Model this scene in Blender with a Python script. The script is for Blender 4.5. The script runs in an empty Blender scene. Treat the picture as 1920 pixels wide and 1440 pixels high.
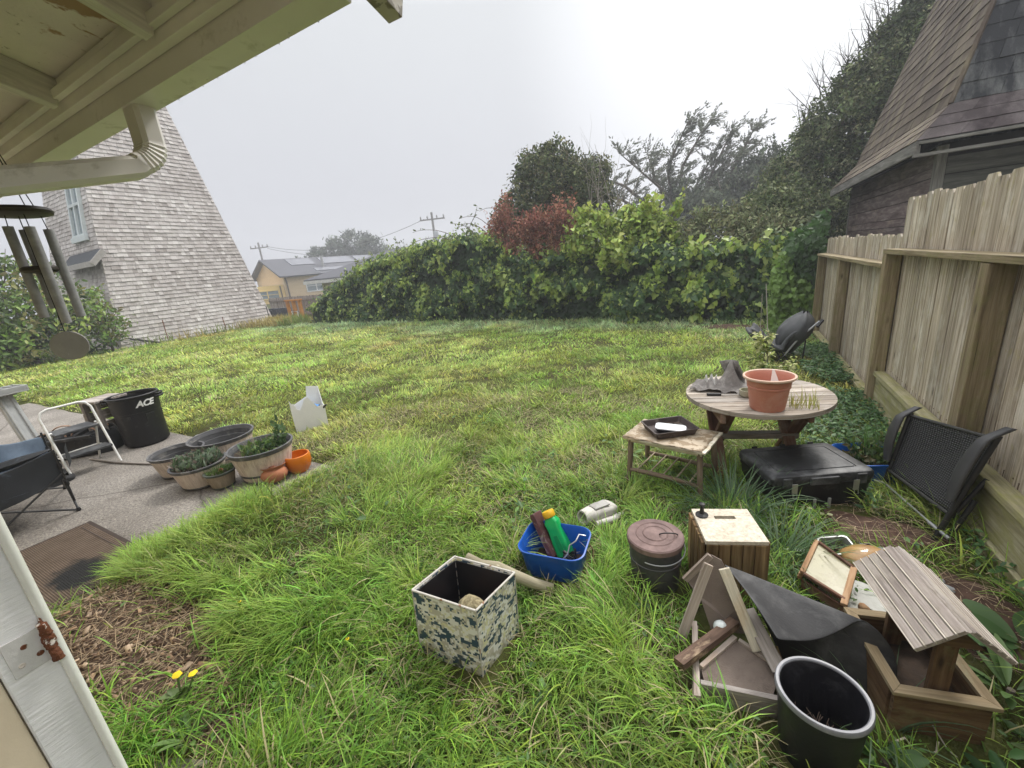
import bpy, bmesh, math, random
import numpy as np
from mathutils import Vector, Matrix, Euler
random.seed(7); RS = np.random.RandomState(11)
SC = bpy.context.scene
COL = SC.collection
R = math.radians
FOG_DENSITY = .0034

# ------------------------------------------------------------------ materials
def new_mat(name):
    m = bpy.data.materials.new(name); m.use_nodes = True
    nt = m.node_tree
    for n in list(nt.nodes): nt.nodes.remove(n)
    out = nt.nodes.new('ShaderNodeOutputMaterial')
    return m, nt, out
def N(nt, t, **k):
    n = nt.nodes.new(t)
    for a, v in k.items():
        if a.startswith('i_'): n.inputs[a[2:].replace('_', ' ')].default_value = v
        else: setattr(n, a, v)
    return n
def L(nt, a, b): nt.links.new(a, b)
def c4(c): return (c[0], c[1], c[2], 1.0)
def ramp(nt, fac, stops, interp='LINEAR'):
    r = nt.nodes.new('ShaderNodeValToRGB'); r.color_ramp.interpolation = interp
    els = r.color_ramp.elements
    while len(els) < len(stops): els.new(0.5)
    for e, (p, c) in zip(els, stops):
        e.position = p; e.color = c4(c) if len(c) == 3 else c
    L(nt, fac, r.inputs[0]); return r.outputs[0]
def coords(nt, scale=(1, 1, 1), src='gco'):
    if src == 'gco':
        a = N(nt, 'ShaderNodeAttribute', attribute_name='gco'); v = a.outputs['Vector']
    else:
        a = N(nt, 'ShaderNodeTexCoord'); v = a.outputs['Object']
    mp = N(nt, 'ShaderNodeMapping'); mp.inputs['Scale'].default_value = scale
    L(nt, v, mp.inputs['Vector']); return mp.outputs['Vector']
def noise(nt, vec, scale, detail=4, rough=0.55, dist=0.0):
    n = N(nt, 'ShaderNodeTexNoise'); n.inputs['Scale'].default_value = scale
    n.inputs['Detail'].default_value = detail; n.inputs['Roughness'].default_value = rough
    n.inputs['Distortion'].default_value = dist
    L(nt, vec, n.inputs['Vector']); return n.outputs['Fac']
def mixc(nt, fac, a, b, mode='MIX'):
    m = N(nt, 'ShaderNodeMix', data_type='RGBA', blend_type=mode)
    for sock, v in ((m.inputs[0], fac), (m.inputs[6], a), (m.inputs[7], b)):
        if hasattr(v, 'is_linked') or hasattr(v, 'links'): L(nt, v, sock)
        elif isinstance(v, (int, float)): sock.default_value = v
        else: sock.default_value = c4(v)
    return m.outputs[2]
def rnd_val(nt, col, amt):
    """lighten / darken a piece by its own random number"""
    a = N(nt, 'ShaderNodeAttribute', attribute_name='rnd')
    mr = N(nt, 'ShaderNodeMapRange'); mr.inputs['To Min'].default_value = 1 - amt; mr.inputs['To Max'].default_value = 1 + amt
    L(nt, a.outputs['Fac'], mr.inputs['Value'])
    h = N(nt, 'ShaderNodeHueSaturation'); L(nt, mr.outputs[0], h.inputs['Value']); L(nt, col, h.inputs['Color'])
    return h.outputs[0]
def finish(nt, out, col, rough=0.6, metal=0.0, bump=None, bstr=0.3, bdist=0.01, spec=0.4, trans=0.0, coat=0.0):
    p = N(nt, 'ShaderNodeBsdfPrincipled')
    L(nt, col, p.inputs['Base Color'])
    if hasattr(rough, 'links'): L(nt, rough, p.inputs['Roughness'])
    else: p.inputs['Roughness'].default_value = rough
    p.inputs['Metallic'].default_value = metal
    p.inputs['Specular IOR Level'].default_value = spec
    p.inputs['Coat Weight'].default_value = coat
    if bump is not None:
        b = N(nt, 'ShaderNodeBump'); b.inputs['Strength'].default_value = bstr; b.inputs['Distance'].default_value = bdist
        L(nt, bump, b.inputs['Height']); L(nt, b.outputs[0], p.inputs['Normal'])
    sh = p.outputs[0]
    if trans > 0:
        t = N(nt, 'ShaderNodeBsdfTranslucent'); L(nt, col, t.inputs['Color'])
        mx = N(nt, 'ShaderNodeMixShader'); mx.inputs[0].default_value = trans
        L(nt, sh, mx.inputs[1]); L(nt, t.outputs[0], mx.inputs[2]); sh = mx.outputs[0]
    L(nt, sh, out.inputs['Surface'])

def M_wood(name, dark, mid, light, rough=0.8, grain=26, rv=0.22, blotch=None, bamt=0.5, bscale=6, bstr=0.5, moss=None, mamt=0.0, knots=0.0):
    m, nt, out = new_mat(name)
    g = noise(nt, coords(nt, (1.6, grain, grain)), 1.0, 7, 0.62, 0.6)
    fine = noise(nt, coords(nt, (6, grain * 6, grain * 6)), 1.0, 3, 0.6)
    col = ramp(nt, g, [(0.28, dark), (0.5, mid), (0.72, light)])
    col = mixc(nt, 0.35, col, ramp(nt, fine, [(0.3, (0.25, 0.25, 0.25)), (0.7, (1, 1, 1))]), 'MULTIPLY')
    if blotch:
        b = noise(nt, coords(nt, (bscale * 0.5, bscale, bscale)), 1.0, 5, 0.65)
        f = ramp(nt, b, [(0.62 - bamt * 0.3, (0, 0, 0)), (0.70, (1, 1, 1))])
        col = mixc(nt, f, col, mixc(nt, 0.6, col, blotch))
    if moss:
        b = noise(nt, coords(nt, (9, 14, 14)), 1.0, 6, 0.7)
        f = ramp(nt, b, [(0.66 - mamt * 0.3, (0, 0, 0)), (0.72, (0.85,) * 3)])
        col = mixc(nt, f, col, moss)
    if knots:
        vo = N(nt, 'ShaderNodeTexVoronoi'); vo.inputs['Scale'].default_value = 1.0; L(nt, coords(nt, (2.6, 9, 9)), vo.inputs['Vector'])
        col = mixc(nt, ramp(nt, vo.outputs['Distance'], [(.045 * knots, (.85,) * 3), (.10 * knots, (.35,) * 3), (.16 * knots, (0, 0, 0))]), col, tuple(x * .45 for x in dark))
        sp = noise(nt, coords(nt, (.8, grain * 2.2, grain * 2.2)), 1.0, 2, .5)
        col = mixc(nt, ramp(nt, sp, [(.66, (0, 0, 0)), (.70, (.8,) * 3)]), col, tuple(x * .5 for x in dark))
    col = rnd_val(nt, col, rv)
    finish(nt, out, col, rough, bump=fine, bstr=bstr, bdist=0.004, spec=0.25)
    return m
def M_plain(name, c, c2=None, scale=8, rough=0.55, metal=0, bstr=0.15, rv=0.05, dirt=None, damt=0.4, dscale=5, spec=0.4, fine=60, stretch=(1, 1, 1), trans=0.0, coat=0.0):
    m, nt, out = new_mat(name)
    v = coords(nt, stretch)
    n1 = noise(nt, v, scale, 5, 0.6)
    c2 = c2 or tuple(x * 0.75 for x in c)
    col = ramp(nt, n1, [(0.3, c2), (0.68, c)])
    if dirt:
        n2 = noise(nt, v, dscale, 7, 0.7, 0.4)
        f = ramp(nt, n2, [(0.62 - damt * 0.35, (0, 0, 0)), (0.74, (0.9,) * 3)])
        col = mixc(nt, f, col, dirt)
    col = rnd_val(nt, col, rv)
    n3 = noise(nt, v, fine, 3, 0.6)
    rr = N(nt, 'ShaderNodeMapRange'); rr.inputs['To Min'].default_value = max(0.05, rough - 0.12); rr.inputs['To Max'].default_value = min(1, rough + 0.15)
    L(nt, n1, rr.inputs['Value'])
    finish(nt, out, col, rr.outputs[0], metal, bump=n3, bstr=bstr, bdist=0.004, spec=spec, trans=trans, coat=coat)
    return m
def M_peel(name, paint, bare, thr=0.62, scale=5, rough=0.6, stretch=(1, 1, 1), bstr=0.4, fine=(30, 30, 30), grime=None):
    """old paint that has flaked off in patches"""
    m, nt, out = new_mat(name)
    v = coords(nt, stretch)
    n1 = noise(nt, v, scale, 9, 0.62, 0.3)
    f = ramp(nt, n1, [(thr, (0, 0, 0)), (thr + 0.015, (1, 1, 1))])
    soft = noise(nt, v, 2.3, 4, 0.6)
    p2 = tuple(x * 0.82 for x in paint)
    base = ramp(nt, soft, [(0.35, p2), (0.65, paint)])
    if grime:
        sp = noise(nt, v, 38, 5, 0.7)
        base = mixc(nt, ramp(nt, sp, [(0.63, (0, 0, 0)), (0.72, (0.7,) * 3)]), base, grime)
    col = mixc(nt, f, base, bare)
    col = rnd_val(nt, col, 0.06)
    hb = noise(nt, coords(nt, fine), 1.0, 4, 0.6)
    h = mixc(nt, f, hb, (0.0, 0.0, 0.0))
    finish(nt, out, col, rough, bump=h, bstr=bstr, bdist=0.004, spec=0.35)
    return m
def M_leaf(name, trans=0.35, rough=0.55, spec=0.35):
    m, nt, out = new_mat(name)
    a = N(nt, 'ShaderNodeAttribute', attribute_name='col')
    finish(nt, out, a.outputs['Color'], rough, spec=spec, trans=trans)
    return m

# ------------------------------------------------------------------ mesh builder
class MB:
    def __init__(s): s.v = []; s.f = []; s.a = []; s.g = []; s.mi = []; s.cm = 0
    def raw(s, vs, fs, a=None, g=None):
        o = len(s.v); r = random.random() if a is None else a
        vs = [tuple(map(float, v)) for v in vs]
        s.v += vs
        if g is None:
            q = (random.random() * 9, random.random() * 9, random.random() * 9)
            g = [(v[0] + q[0], v[1] + q[1], v[2] + q[2]) for v in vs]
        s.g += [tuple(x) for x in g]
        for f in fs: s.f.append([i + o for i in f]); s.a.append(r); s.mi.append(s.cm)
        return s
    def obox(s, c, ax, ay, az, size, a=None, taper=(1, 1), roughen=0.0):
        """box with centre c, unit axes and full sizes; grain runs along its longest side"""
        c = Vector(c); ax, ay, az = Vector(ax).normalized(), Vector(ay).normalized(), Vector(az).normalized()
        vs, g = [], []; q = [random.random() * 9 for _ in range(3)]
        o = sorted(range(3), key=lambda i: -size[i])
        for k in (-.5, .5):
            tx, ty = (1, 1) if k < 0 else taper
            for i, j in ((-.5, -.5), (.5, -.5), (.5, .5), (-.5, .5)):
                l = (i * size[0] * tx, j * size[1] * ty, k * size[2])
                p = c + ax * l[0] + ay * l[1] + az * l[2]
                if roughen: p = p + Vector([random.uniform(-roughen, roughen) for _ in range(3)])
                vs.append(p)
                g.append((l[o[0]] + q[0], l[o[1]] + q[1], l[o[2]] + q[2]))
        return s.raw(vs, [(3, 2, 1, 0), (4, 5, 6, 7), (0, 1, 5, 4), (1, 2, 6, 5), (2, 3, 7, 6), (3, 0, 4, 7)], a, g)
    def box(s, x0, x1, y0, y1, z0, z1, a=None, rz=0.0, taper=(1, 1), roughen=0.0):
        c = ((x0 + x1) / 2, (y0 + y1) / 2, (z0 + z1) / 2)
        return s.obox(c, (math.cos(rz), math.sin(rz), 0), (-math.sin(rz), math.cos(rz), 0), (0, 0, 1), (x1 - x0, y1 - y0, z1 - z0), a, taper, roughen)
    def beam(s, p0, p1, w, h, up=(0, 0, 1), a=None, roughen=0.0):
        p0, p1 = Vector(p0), Vector(p1); d = (p1 - p0); l = d.length; d.normalize()
        sd = d.cross(Vector(up)); sd = sd.normalized() if sd.length > 1e-5 else Vector((1, 0, 0))
        u = sd.cross(d).normalized()
        return s.obox((p0 + p1) / 2, d, sd, u, (l, w, h), a, (1, 1), roughen)
    def tube(s, pts, r, n=8, a=None, cap=True, flat=1.0, closed=False):
        pts = [Vector(p) for p in pts]; m = len(pts)
        rs = [r] * m if isinstance(r, (int, float)) else list(r)
        vs, fs, g = [], [], []; ref = None; acc = 0
        for i, p in enumerate(pts):
            if closed: t = pts[(i + 1) % m] - pts[i - 1]
            else: t = pts[min(i + 1, m - 1)] - pts[max(i - 1, 0)]
            t.normalize()
            if ref is None:
                ref = Vector((0, 0, 1)) if abs(t.z) < 0.9 else Vector((1, 0, 0))
            x = ref - t * ref.dot(t); x = x.normalized() if x.length > 1e-6 else t.orthogonal().normalized()
            y = t.cross(x); ref = x
            if i: acc += (p - pts[i - 1]).length
            for k in range(n):
                an = 2 * math.pi * k / n
                vs.append(p + x * math.cos(an) * rs[i] + y * math.sin(an) * rs[i] * flat)
                g.append((acc, math.cos(an) * rs[i], math.sin(an) * rs[i]))
        for i in range(m if closed else m - 1):
            for k in range(n):
                k2 = (k + 1) % n; i2 = (i + 1) % m
                fs.append((i * n + k, i * n + k2, i2 * n + k2, i2 * n + k))
        if cap and not closed:
            fs.append(tuple(range(n - 1, -1, -1))); fs.append(tuple((m - 1) * n + k for k in range(n)))
        q = random.random() * 9
        return s.raw(vs, fs, a, [(x + q, y + q, z + q) for x, y, z in g])
    def lathe(s, prof, n=32, c=(0, 0, 0), a=None, sx=1.0, sy=1.0, rot=None, wob=None):
        vs, fs = [], []
        for (r, z) in prof:
            for k in range(n):
                an = 2 * math.pi * k / n
                rr = r * (1 + (wob(an, z) if wob else 0))
                p = Vector((rr * math.cos(an) * sx, rr * math.sin(an) * sy, z))
                if rot: p = rot @ p
                vs.append(p + Vector(c))
        m = len(prof)
        for i in range(m - 1):
            for k in range(n):
                k2 = (k + 1) % n
                fs.append((i * n + k, i * n + k2, (i + 1) * n + k2, (i + 1) * n + k))
        if prof[0][0] < 1e-3 or True:
            pass
        return s.raw(vs, fs, a)
    def disc(s, c, r, n=32, up=True, a=None, sx=1, sy=1):
        vs = [(c[0] + r * math.cos(2 * math.pi * k / n) * sx, c[1] + r * math.sin(2 * math.pi * k / n) * sy, c[2]) for k in range(n)]
        return s.raw(vs, [tuple(range(n)) if up else tuple(range(n - 1, -1, -1))], a)
    def prism(s, poly, o, ux, uy, un, t0, t1, a=None):
        """polygon in the plane (o, ux, uy) pushed along un from t0 to t1"""
        o, ux, uy, un = Vector(o), Vector(ux), Vector(uy), Vector(un); n = len(poly)
        vs = [o + ux * p[0] + uy * p[1] + un * t for t in (t0, t1) for p in poly]
        fs = [tuple(range(n - 1, -1, -1)), tuple(range(n, 2 * n))]
        for k in range(n): fs.append((k, (k + 1) % n, n + (k + 1) % n, n + k))
        g = [(p[0] + 3, p[1] + 3, t) for t in (t0, t1) for p in poly]
        return s.raw(vs, fs, a, g)
    def sheet(s, P, t=0.0, a=None):
        """grid of points -> a surface with thickness t"""
        m, n = len(P), len(P[0]); vs = [Vector(p) for row in P for p in row]; fs = []
        for i in range(m - 1):
            for j in range(n - 1): fs.append((i * n + j, i * n + j + 1, (i + 1) * n + j + 1, (i + 1) * n + j))
        g = [(v.x + .7, v.y + .3, v.z) for v in vs]
        return s.raw(vs, fs, a, g)
    def shingles(s, bl, br, tl, tr, expo, wmin, wmax, thick=0.012, gap=0.004, jit=0.006, streak=None):
        bl, br, tl, tr = map(Vector, (bl, br, tl, tr))
        n = (br - bl).cross(tl - bl).normalized()
        H = ((tl + tr) / 2 - (bl + br) / 2).length; nc = int(H / expo)
        for i in range(nc):
            t0, t1 = i / nc, (i + 1.25) / nc
            A, B = bl.lerp(tl, t0), br.lerp(tr, t0); A1, B1 = bl.lerp(tl, t1), br.lerp(tr, t1)
            W = (B - A).length; x = -random.uniform(0, wmax * .7)
            cb = random.gauss(0, .05)
            while x < W:
                w = random.uniform(wmin, wmax); x0, x1 = max(0, x), min(W, x + w); x += w
                if x1 - x0 < 0.01: continue
                u0, u1 = (x0 + gap / 2) / W, (x1 - gap / 2) / W
                dz = random.uniform(-jit, jit)
                dn = (tl - bl).normalized() * dz
                p = [A.lerp(B, u0) + dn, A.lerp(B, u1) + dn, A1.lerp(B1, u1), A1.lerp(B1, u0)]
                th = thick * random.uniform(.7, 1.4)
                vs = [p[0], p[1], p[0] + n * th, p[1] + n * th, p[2] + n * .002, p[3] + n * .002]
                qq = random.random() * 30
                g = [(qq + k_, qq + x_, 0) for k_, x_ in ((0, x0), (0, x1), (0, x0), (0, x1), (expo, x1), (expo, x0))]
                s.raw(vs, [(0, 1, 3, 2), (2, 3, 4, 5), (0, 2, 5), (1, 4, 3)], min(1, max(0, random.gauss(.5, .22) + cb)), g)
        return s
    def build(s, name, mats, parent=None, bevel=0.0, smooth=None, seg=2, weld=False):
        me = bpy.data.meshes.new(name); me.from_pydata(s.v, [], s.f); me.update()
        at = me.attributes.new('rnd', 'FLOAT', 'FACE'); at.data.foreach_set('value', s.a)
        ag = me.attributes.new('gco', 'FLOAT_VECTOR', 'POINT'); ag.data.foreach_set('vector', [x for g in s.g for x in g])
        if not isinstance(mats, (list, tuple)): mats = [mats]
        for m in mats: me.materials.append(m)
        me.polygons.foreach_set('material_index', s.mi)
        if smooth is not None:
            me.polygons.foreach_set('use_smooth', [True] * len(me.polygons))
            me.set_sharp_from_angle(angle=R(smooth))
        o = bpy.data.objects.new(name, me); COL.objects.link(o)
        if parent is not None: o.parent = parent
        if bevel > 0:
            b = o.modifiers.new('bevel', 'BEVEL'); b.width = bevel; b.segments = seg; b.limit_method = 'ANGLE'; b.angle_limit = R(35)
        return o

def tag(o, label, cat, group=None, kind=None):
    if label: o['label'] = label
    if cat: o['category'] = cat
    if group: o['group'] = group
    if kind: o['kind'] = kind
    return o
def thing(name, label, cat, loc=(0, 0, 0), rot=(0, 0, 0), group=None):
    o = bpy.data.objects.new(name, None); COL.objects.link(o)
    o.empty_display_size = 0.1; o.location = loc; o.rotation_euler = rot
    return tag(o, label, cat, group)
def copy_tree(o, parent=None, share=True):
    c = o.copy(); COL.objects.link(c); c.parent = parent
    for ch in o.children: copy_tree(ch, c)
    return c
def solidify(o, t, off=0):
    m = o.modifiers.new('solid', 'SOLIDIFY'); m.thickness = t; m.offset = off; return o
def subsurf(o, n=1):
    m = o.modifiers.new('sub', 'SUBSURF'); m.levels = n; m.render_levels = n; return o

# ------------------------------------------------------------------ numpy mass meshes
_tab = RS.rand(256, 256)
def vn(x, y, s=1.0, o=0):
    x = np.asarray(x, float) * s + 100.3 + o * 17.1; y = np.asarray(y, float) * s + 57.7 + o * 31.7
    xi, yi = np.floor(x).astype(int), np.floor(y).astype(int); fx, fy = x - xi, y - yi
    fx = fx * fx * (3 - 2 * fx); fy = fy * fy * (3 - 2 * fy)
    g = lambda a, b: _tab[a % 256, b % 256]
    return (g(xi, yi) * (1 - fx) + g(xi + 1, yi) * fx) * (1 - fy) + (g(xi, yi + 1) * (1 - fx) + g(xi + 1, yi + 1) * fx) * fy
def fbm(x, y, s=1.0, o=0, n=3):
    r = 0; a = .5; t = 0
    for i in range(n): r = r + a * vn(x, y, s * 2 ** i, o + i); t += a; a *= .5
    return r / t
def np_mesh(name, V, faces, col, mat, parent=None, smooth=True):
    """V (n,3); faces: list of int arrays (m,k); col (n,3) per vertex"""
    me = bpy.data.meshes.new(name)
    me.vertices.add(len(V)); me.vertices.foreach_set('co', np.ascontiguousarray(V, np.float32).ravel())
    loops = np.concatenate([f.ravel() for f in faces]).astype(np.int32)
    sizes = np.concatenate([np.full(len(f), f.shape[1], np.int32) for f in faces])
    starts = np.concatenate([[0], np.cumsum(sizes)[:-1]]).astype(np.int32)
    me.loops.add(len(loops)); me.loops.foreach_set('vertex_index', loops)
    me.polygons.add(len(sizes)); me.polygons.foreach_set('loop_start', starts)
    if smooth: me.polygons.foreach_set('use_smooth', np.ones(len(sizes), bool))
    c = np.ones((len(V), 4), np.float32); c[:, :3] = col
    a = me.attributes.new('col', 'FLOAT_COLOR', 'POINT'); a.data.foreach_set('color', c.ravel())
    me.update(calc_edges=True); me.materials.append(mat)
    o = bpy.data.objects.new(name, me); COL.objects.link(o)
    if parent is not None: o.parent = parent
    return o
def unit(a): return a / np.maximum(1e-9, np.linalg.norm(a, axis=1, keepdims=True))
def leaf_arrays(P, D, Nn, size, tmpl, faces, col, bend=0.0):
    """leaf template verts (k,3): x along the leaf, y across, z along normal"""
    P = np.asarray(P); n = len(P); D = unit(D); Nn = Nn - D * np.sum(Nn * D, 1, keepdims=True); Nn = unit(Nn); S = np.cross(Nn, D)
    T = np.asarray(tmpl, float); k = len(T); size = np.asarray(size).reshape(n, 1, 1)
    V = P[:, None, :] + size * (T[None, :, 0:1] * D[:, None, :] + T[None, :, 1:2] * S[:, None, :] + T[None, :, 2:3] * Nn[:, None, :])
    off = (np.arange(n) * k)[:, None]
    by = {}
    for f in faces: by.setdefault(len(f), []).append(f)
    F = [ (off[:, :, None] + np.array(fs)[None, :, :]).reshape(-1, kk) for kk, fs in by.items() ]
    C = np.repeat(np.asarray(col), k, axis=0)
    return V.reshape(-1, 3), F, C
def join_arrays(parts):
    V, F, C = [], {}, []; o = 0
    for v, fs, c in parts:
        V.append(v); C.append(c)
        for f in fs: F.setdefault(f.shape[1], []).append(f + o)
        o += len(v)
    return np.concatenate(V), [np.concatenate(x) for x in F.values()], np.concatenate(C)
IVY = ([(0, 0, 0), (-.18, .3, .03), (.1, .5, .0), (.38, .32, .05), (.62, .3, .02), (1, 0, -.1), (.62, -.3, .02), (.38, -.32, .05), (.1, -.5, 0), (-.18, -.3, .03), (.4, 0, -.03)],
       [(0, 10, 2, 1), (10, 4, 3, 2), (10, 5, 4), (10, 6, 5), (10, 8, 7, 6), (0, 9, 8, 10)])
OVAL = ([(0, 0, 0), (.35, .22, .05), (.75, .17, .03), (1, 0, -.08), (.75, -.17, .03), (.35, -.22, .05), (.5, 0, -.02)],
        [(0, 6, 2, 1), (6, 3, 2), (6, 4, 3), (0, 5, 4, 6)])
SPRAY = ([(0, 0.03, 0), (0, -0.03, 0), (.25, -.22, .02), (.35, -.05, 0), (.65, -.2, -.02), (.62, -.04, -.02), (1, 0, -.08), (.6, .05, -.02), (.72, .2, -.02), (.38, .06, 0), (.2, .24, .02)],
         [(0, 1, 3, 9), (1, 2, 3), (9, 10, 0), (3, 5, 7, 9), (3, 4, 5), (7, 8, 9), (5, 6, 7)])
BLADE = ([(0, .05, 0), (0, -.05, 0), (.5, -.05, .06), (.5, .05, .06), (1, 0, -.02)], [(0, 1, 2, 3), (3, 2, 4)])
def rdir(n): return unit(RS.normal(size=(n, 3)))
def jitter_col(base, n, v=.25, h=.08):
    b = np.array(base)[None, :] * (1 + (RS.rand(n, 1) - .5) * 2 * v) * (1 + (RS.rand(n, 3) - .5) * 2 * h)
    return np.clip(b, 0.002, 1)
def blades(pts, z, Ln, W, th0, th1, az, col, nseg=3, twist=0.5):
    n = len(pts); pos = np.stack([pts[:, 0], pts[:, 1], z], 1)
    d = np.stack([np.cos(az), np.sin(az), np.zeros(n)], 1)
    ta = az + math.pi / 2 + (RS.rand(n) - .5) * 2 * twist
    sd = np.stack([np.cos(ta), np.sin(ta), (RS.rand(n) - .5) * .5], 1)
    rows, cols = [], []; p = pos
    for i in range(nseg + 1):
        t = i / nseg
        if i:
            th = th0 + (th1 - th0) * (t - .5 / nseg)
            p = p + (Ln / nseg)[:, None] * (d * np.sin(th)[:, None] + np.array([0, 0, 1.])[None] * np.cos(th)[:, None])
        if i < nseg:
            w = (W * (1 - .75 * t ** 1.5))[:, None] / 2
            rows += [p - sd * w, p + sd * w]
        else: rows.append(p)
    k = len(rows); V = np.stack(rows, 1).reshape(-1, 3); off = (np.arange(n) * k)[:, None]
    q = np.concatenate([off + np.array([[2 * i, 2 * i + 1, 2 * i + 3, 2 * i + 2]]) for i in range(nseg - 1)])
    t = off + np.array([[k - 3, k - 2, k - 1]])
    return V, [q, t], np.repeat(col, k, axis=0)
# ------------------------------------------------------------------ camera
cam_d = bpy.data.cameras.new('camera'); cam = bpy.data.objects.new('camera', cam_d); COL.objects.link(cam)
dn = np.array([280, 2760, 0.]); dn /= np.linalg.norm(dn); th = math.atan(.2867)
up = -np.array([dn[0] * math.cos(th), dn[1] * math.cos(th), math.sin(th)])
fv = np.array([(1390 - 960) / 776., (453 - 720) / 776., 1.]); fv -= fv.dot(up) * up; fv /= np.linalg.norm(fv)
rv = np.cross(fv, up); rv = rv if rv[0] > 0 else -rv
MW = np.array([rv, fv, up])
mw = Matrix(((MW[0, 0], -MW[0, 1], -MW[0, 2]), (MW[1, 0], -MW[1, 1], -MW[1, 2]), (MW[2, 0], -MW[2, 1], -MW[2, 2]))).to_4x4()
mw.translation = (0, 0, 1.75); cam.matrix_world = mw
cam_d.sensor_width = 36; cam_d.lens = 36 * 776 / 1920.; cam_d.clip_start = 0.02; cam_d.clip_end = 2000
SC.camera = cam
def in_view(x, y, m=0.0, z=0.0):
    """rough frustum test, widened by m metres so that a step aside still sees things"""
    c = np.stack([x, y, np.full_like(x, z - 1.75)], 1) @ MW
    d = c[:, 2]
    return (d > 0.2) & (np.abs(c[:, 0]) < 1.27 * d + m) & (c[:, 1] < 0.96 * d + m) & (c[:, 1] > -1.2 * d - m)

# ------------------------------------------------------------------ light
SUN_EL, SUN_AZ = R(48), R(14)     # azimuth from +Y towards +X
w = bpy.data.worlds.new('World'); SC.world = w; w.use_nodes = True
nt = w.node_tree; bg = nt.nodes['Background']
sky = N(nt, 'ShaderNodeTexSky', sky_type='NISHITA', sun_disc=False)
sky.sun_elevation = SUN_EL; sky.sun_rotation = SUN_AZ; sky.air_density = 1.0; sky.dust_density = 4.0
hs = N(nt, 'ShaderNodeHueSaturation'); hs.inputs['Saturation'].default_value = 0.35; L(nt, sky.outputs[0], hs.inputs['Color'])
tc = N(nt, 'ShaderNodeTexCoord')
nm = N(nt, 'ShaderNodeVectorMath', operation='NORMALIZE'); L(nt, tc.outputs['Generated'], nm.inputs[0])
sep = N(nt, 'ShaderNodeSeparateXYZ'); L(nt, nm.outputs[0], sep.inputs[0])
# cloud deck: grey at the horizon, three times as bright overhead
deck = ramp(nt, sep.outputs['Z'], [(0.0, (2.82, 2.87, 3.10)), (0.18, (2.98, 3.03, 3.24)), (0.45, (3.45, 3.55, 3.65)), (0.64, (7.2, 7.25, 7.3)), (1.0, (16., 16., 16.))])
dt = N(nt, 'ShaderNodeVectorMath', operation='DOT_PRODUCT'); L(nt, nm.outputs[0], dt.inputs[0])
dt.inputs[1].default_value = (0.10, 0.93, 0.36)
gl = N(nt, 'ShaderNodeMapRange', interpolation_type='SMOOTHSTEP'); gl.inputs['From Min'].default_value = 0.86; gl.inputs['From Max'].default_value = 1.0
gl.inputs['To Max'].default_value = 1.6; L(nt, dt.outputs['Value'], gl.inputs['Value'])
ad = mixc(nt, 1.0, deck, gl.outputs[0], 'ADD')
wn = noise(nt, nm.outputs[0], 1.6, 3, 0.5)
ad = mixc(nt, 0.10, ad, ramp(nt, wn, [(0.3, (0.6, 0.62, 0.66)), (0.7, (1, 1, 1))]), 'MULTIPLY')
tot = mixc(nt, 0.07, ad, hs.outputs[0])
L(nt, tot, bg.inputs['Color']); bg.inputs['Strength'].default_value = 0.125
sd = bpy.data.lights.new('sun', 'SUN'); sd.energy = 1.5; sd.angle = R(12); sd.color = (1.0, 0.96, 0.90)
so = bpy.data.objects.new('sun', sd); COL.objects.link(so)
sv = Vector((math.sin(SUN_AZ) * math.cos(SUN_EL), math.cos(SUN_AZ) * math.cos(SUN_EL), math.sin(SUN_EL)))
so.rotation_euler = sv.to_track_quat('Z', 'Y').to_euler(); so.location = (3, 12, 14)
SC.view_settings.view_transform = 'Standard'; SC.view_settings.look = 'None'; SC.view_settings.exposure = 0.84; SC.view_settings.gamma = 1.0

# ------------------------------------------------------------------ shared materials
W_FENCE = M_wood('fence_board_wood', (.165, .125, .085), (.435, .37, .285), (.69, .615, .51), grain=40, rv=.20, blotch=(.68, .65, .58), bamt=.40, bscale=5, moss=(.36, .32, .16), mamt=.30, knots=1.0)
W_POST = M_wood('mossy_post_wood', (.14, .105, .06), (.29, .23, .14), (.43, .36, .25), grain=28, rv=.15, moss=(.21, .20, .085), mamt=.6, knots=.9, bstr=.8)
W_KICK = M_wood('mossy_kickboard_wood', (.18, .16, .09), (.34, .31, .19), (.48, .45, .32), grain=20, rv=.1, moss=(.25, .25, .07), mamt=.75)
W_GREY = M_wood('weathered_grey_wood', (.15, .125, .11), (.30, .265, .24), (.48, .44, .41), grain=28, rv=.2, blotch=(.5, .48, .45), bamt=.4, bstr=.8)
W_PINK = M_wood('weathered_pale_wood', (.24, .185, .15), (.42, .35, .30), (.62, .55, .49), grain=26, rv=.15, blotch=(.35, .20, .09), bamt=.2, bscale=4, bstr=.8)
W_PEEL = M_wood('flaking_painted_wood', (.40, .34, .24), (.62, .57, .45), (.78, .74, .64), grain=22, rv=.1, blotch=(.38, .22, .08), bamt=.45, bscale=9, bstr=.8)
W_ROT = M_wood('rotten_dark_wood', (.05, .03, .022), (.14, .09, .065), (.30, .21, .16), grain=20, rv=.1, blotch=(.55, .42, .28), bamt=.25, bscale=16, bstr=1)
W_RED = M_wood('red_brown_stained_wood', (.065, .028, .017), (.15, .075, .048), (.25, .15, .10), grain=20, rv=.15, blotch=(.28, .22, .17), bamt=.35)
W_CRATE = M_wood('stained_crate_wood', (.065, .038, .02), (.19, .12, .055), (.40, .29, .15), grain=22, rv=.35, moss=(.17, .16, .04), mamt=.25)
W_WELL = M_wood('well_planter_wood', (.05, .028, .015), (.135, .08, .042), (.24, .16, .09), grain=18, rv=.15, blotch=(.035, .018, .012), bamt=.3, bscale=7, moss=(.17, .165, .08), mamt=.42, knots=.8)
W_FRESH = M_wood('honey_wood', (.22, .12, .06), (.40, .24, .13), (.56, .39, .25), grain=22, rv=.15)
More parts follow.
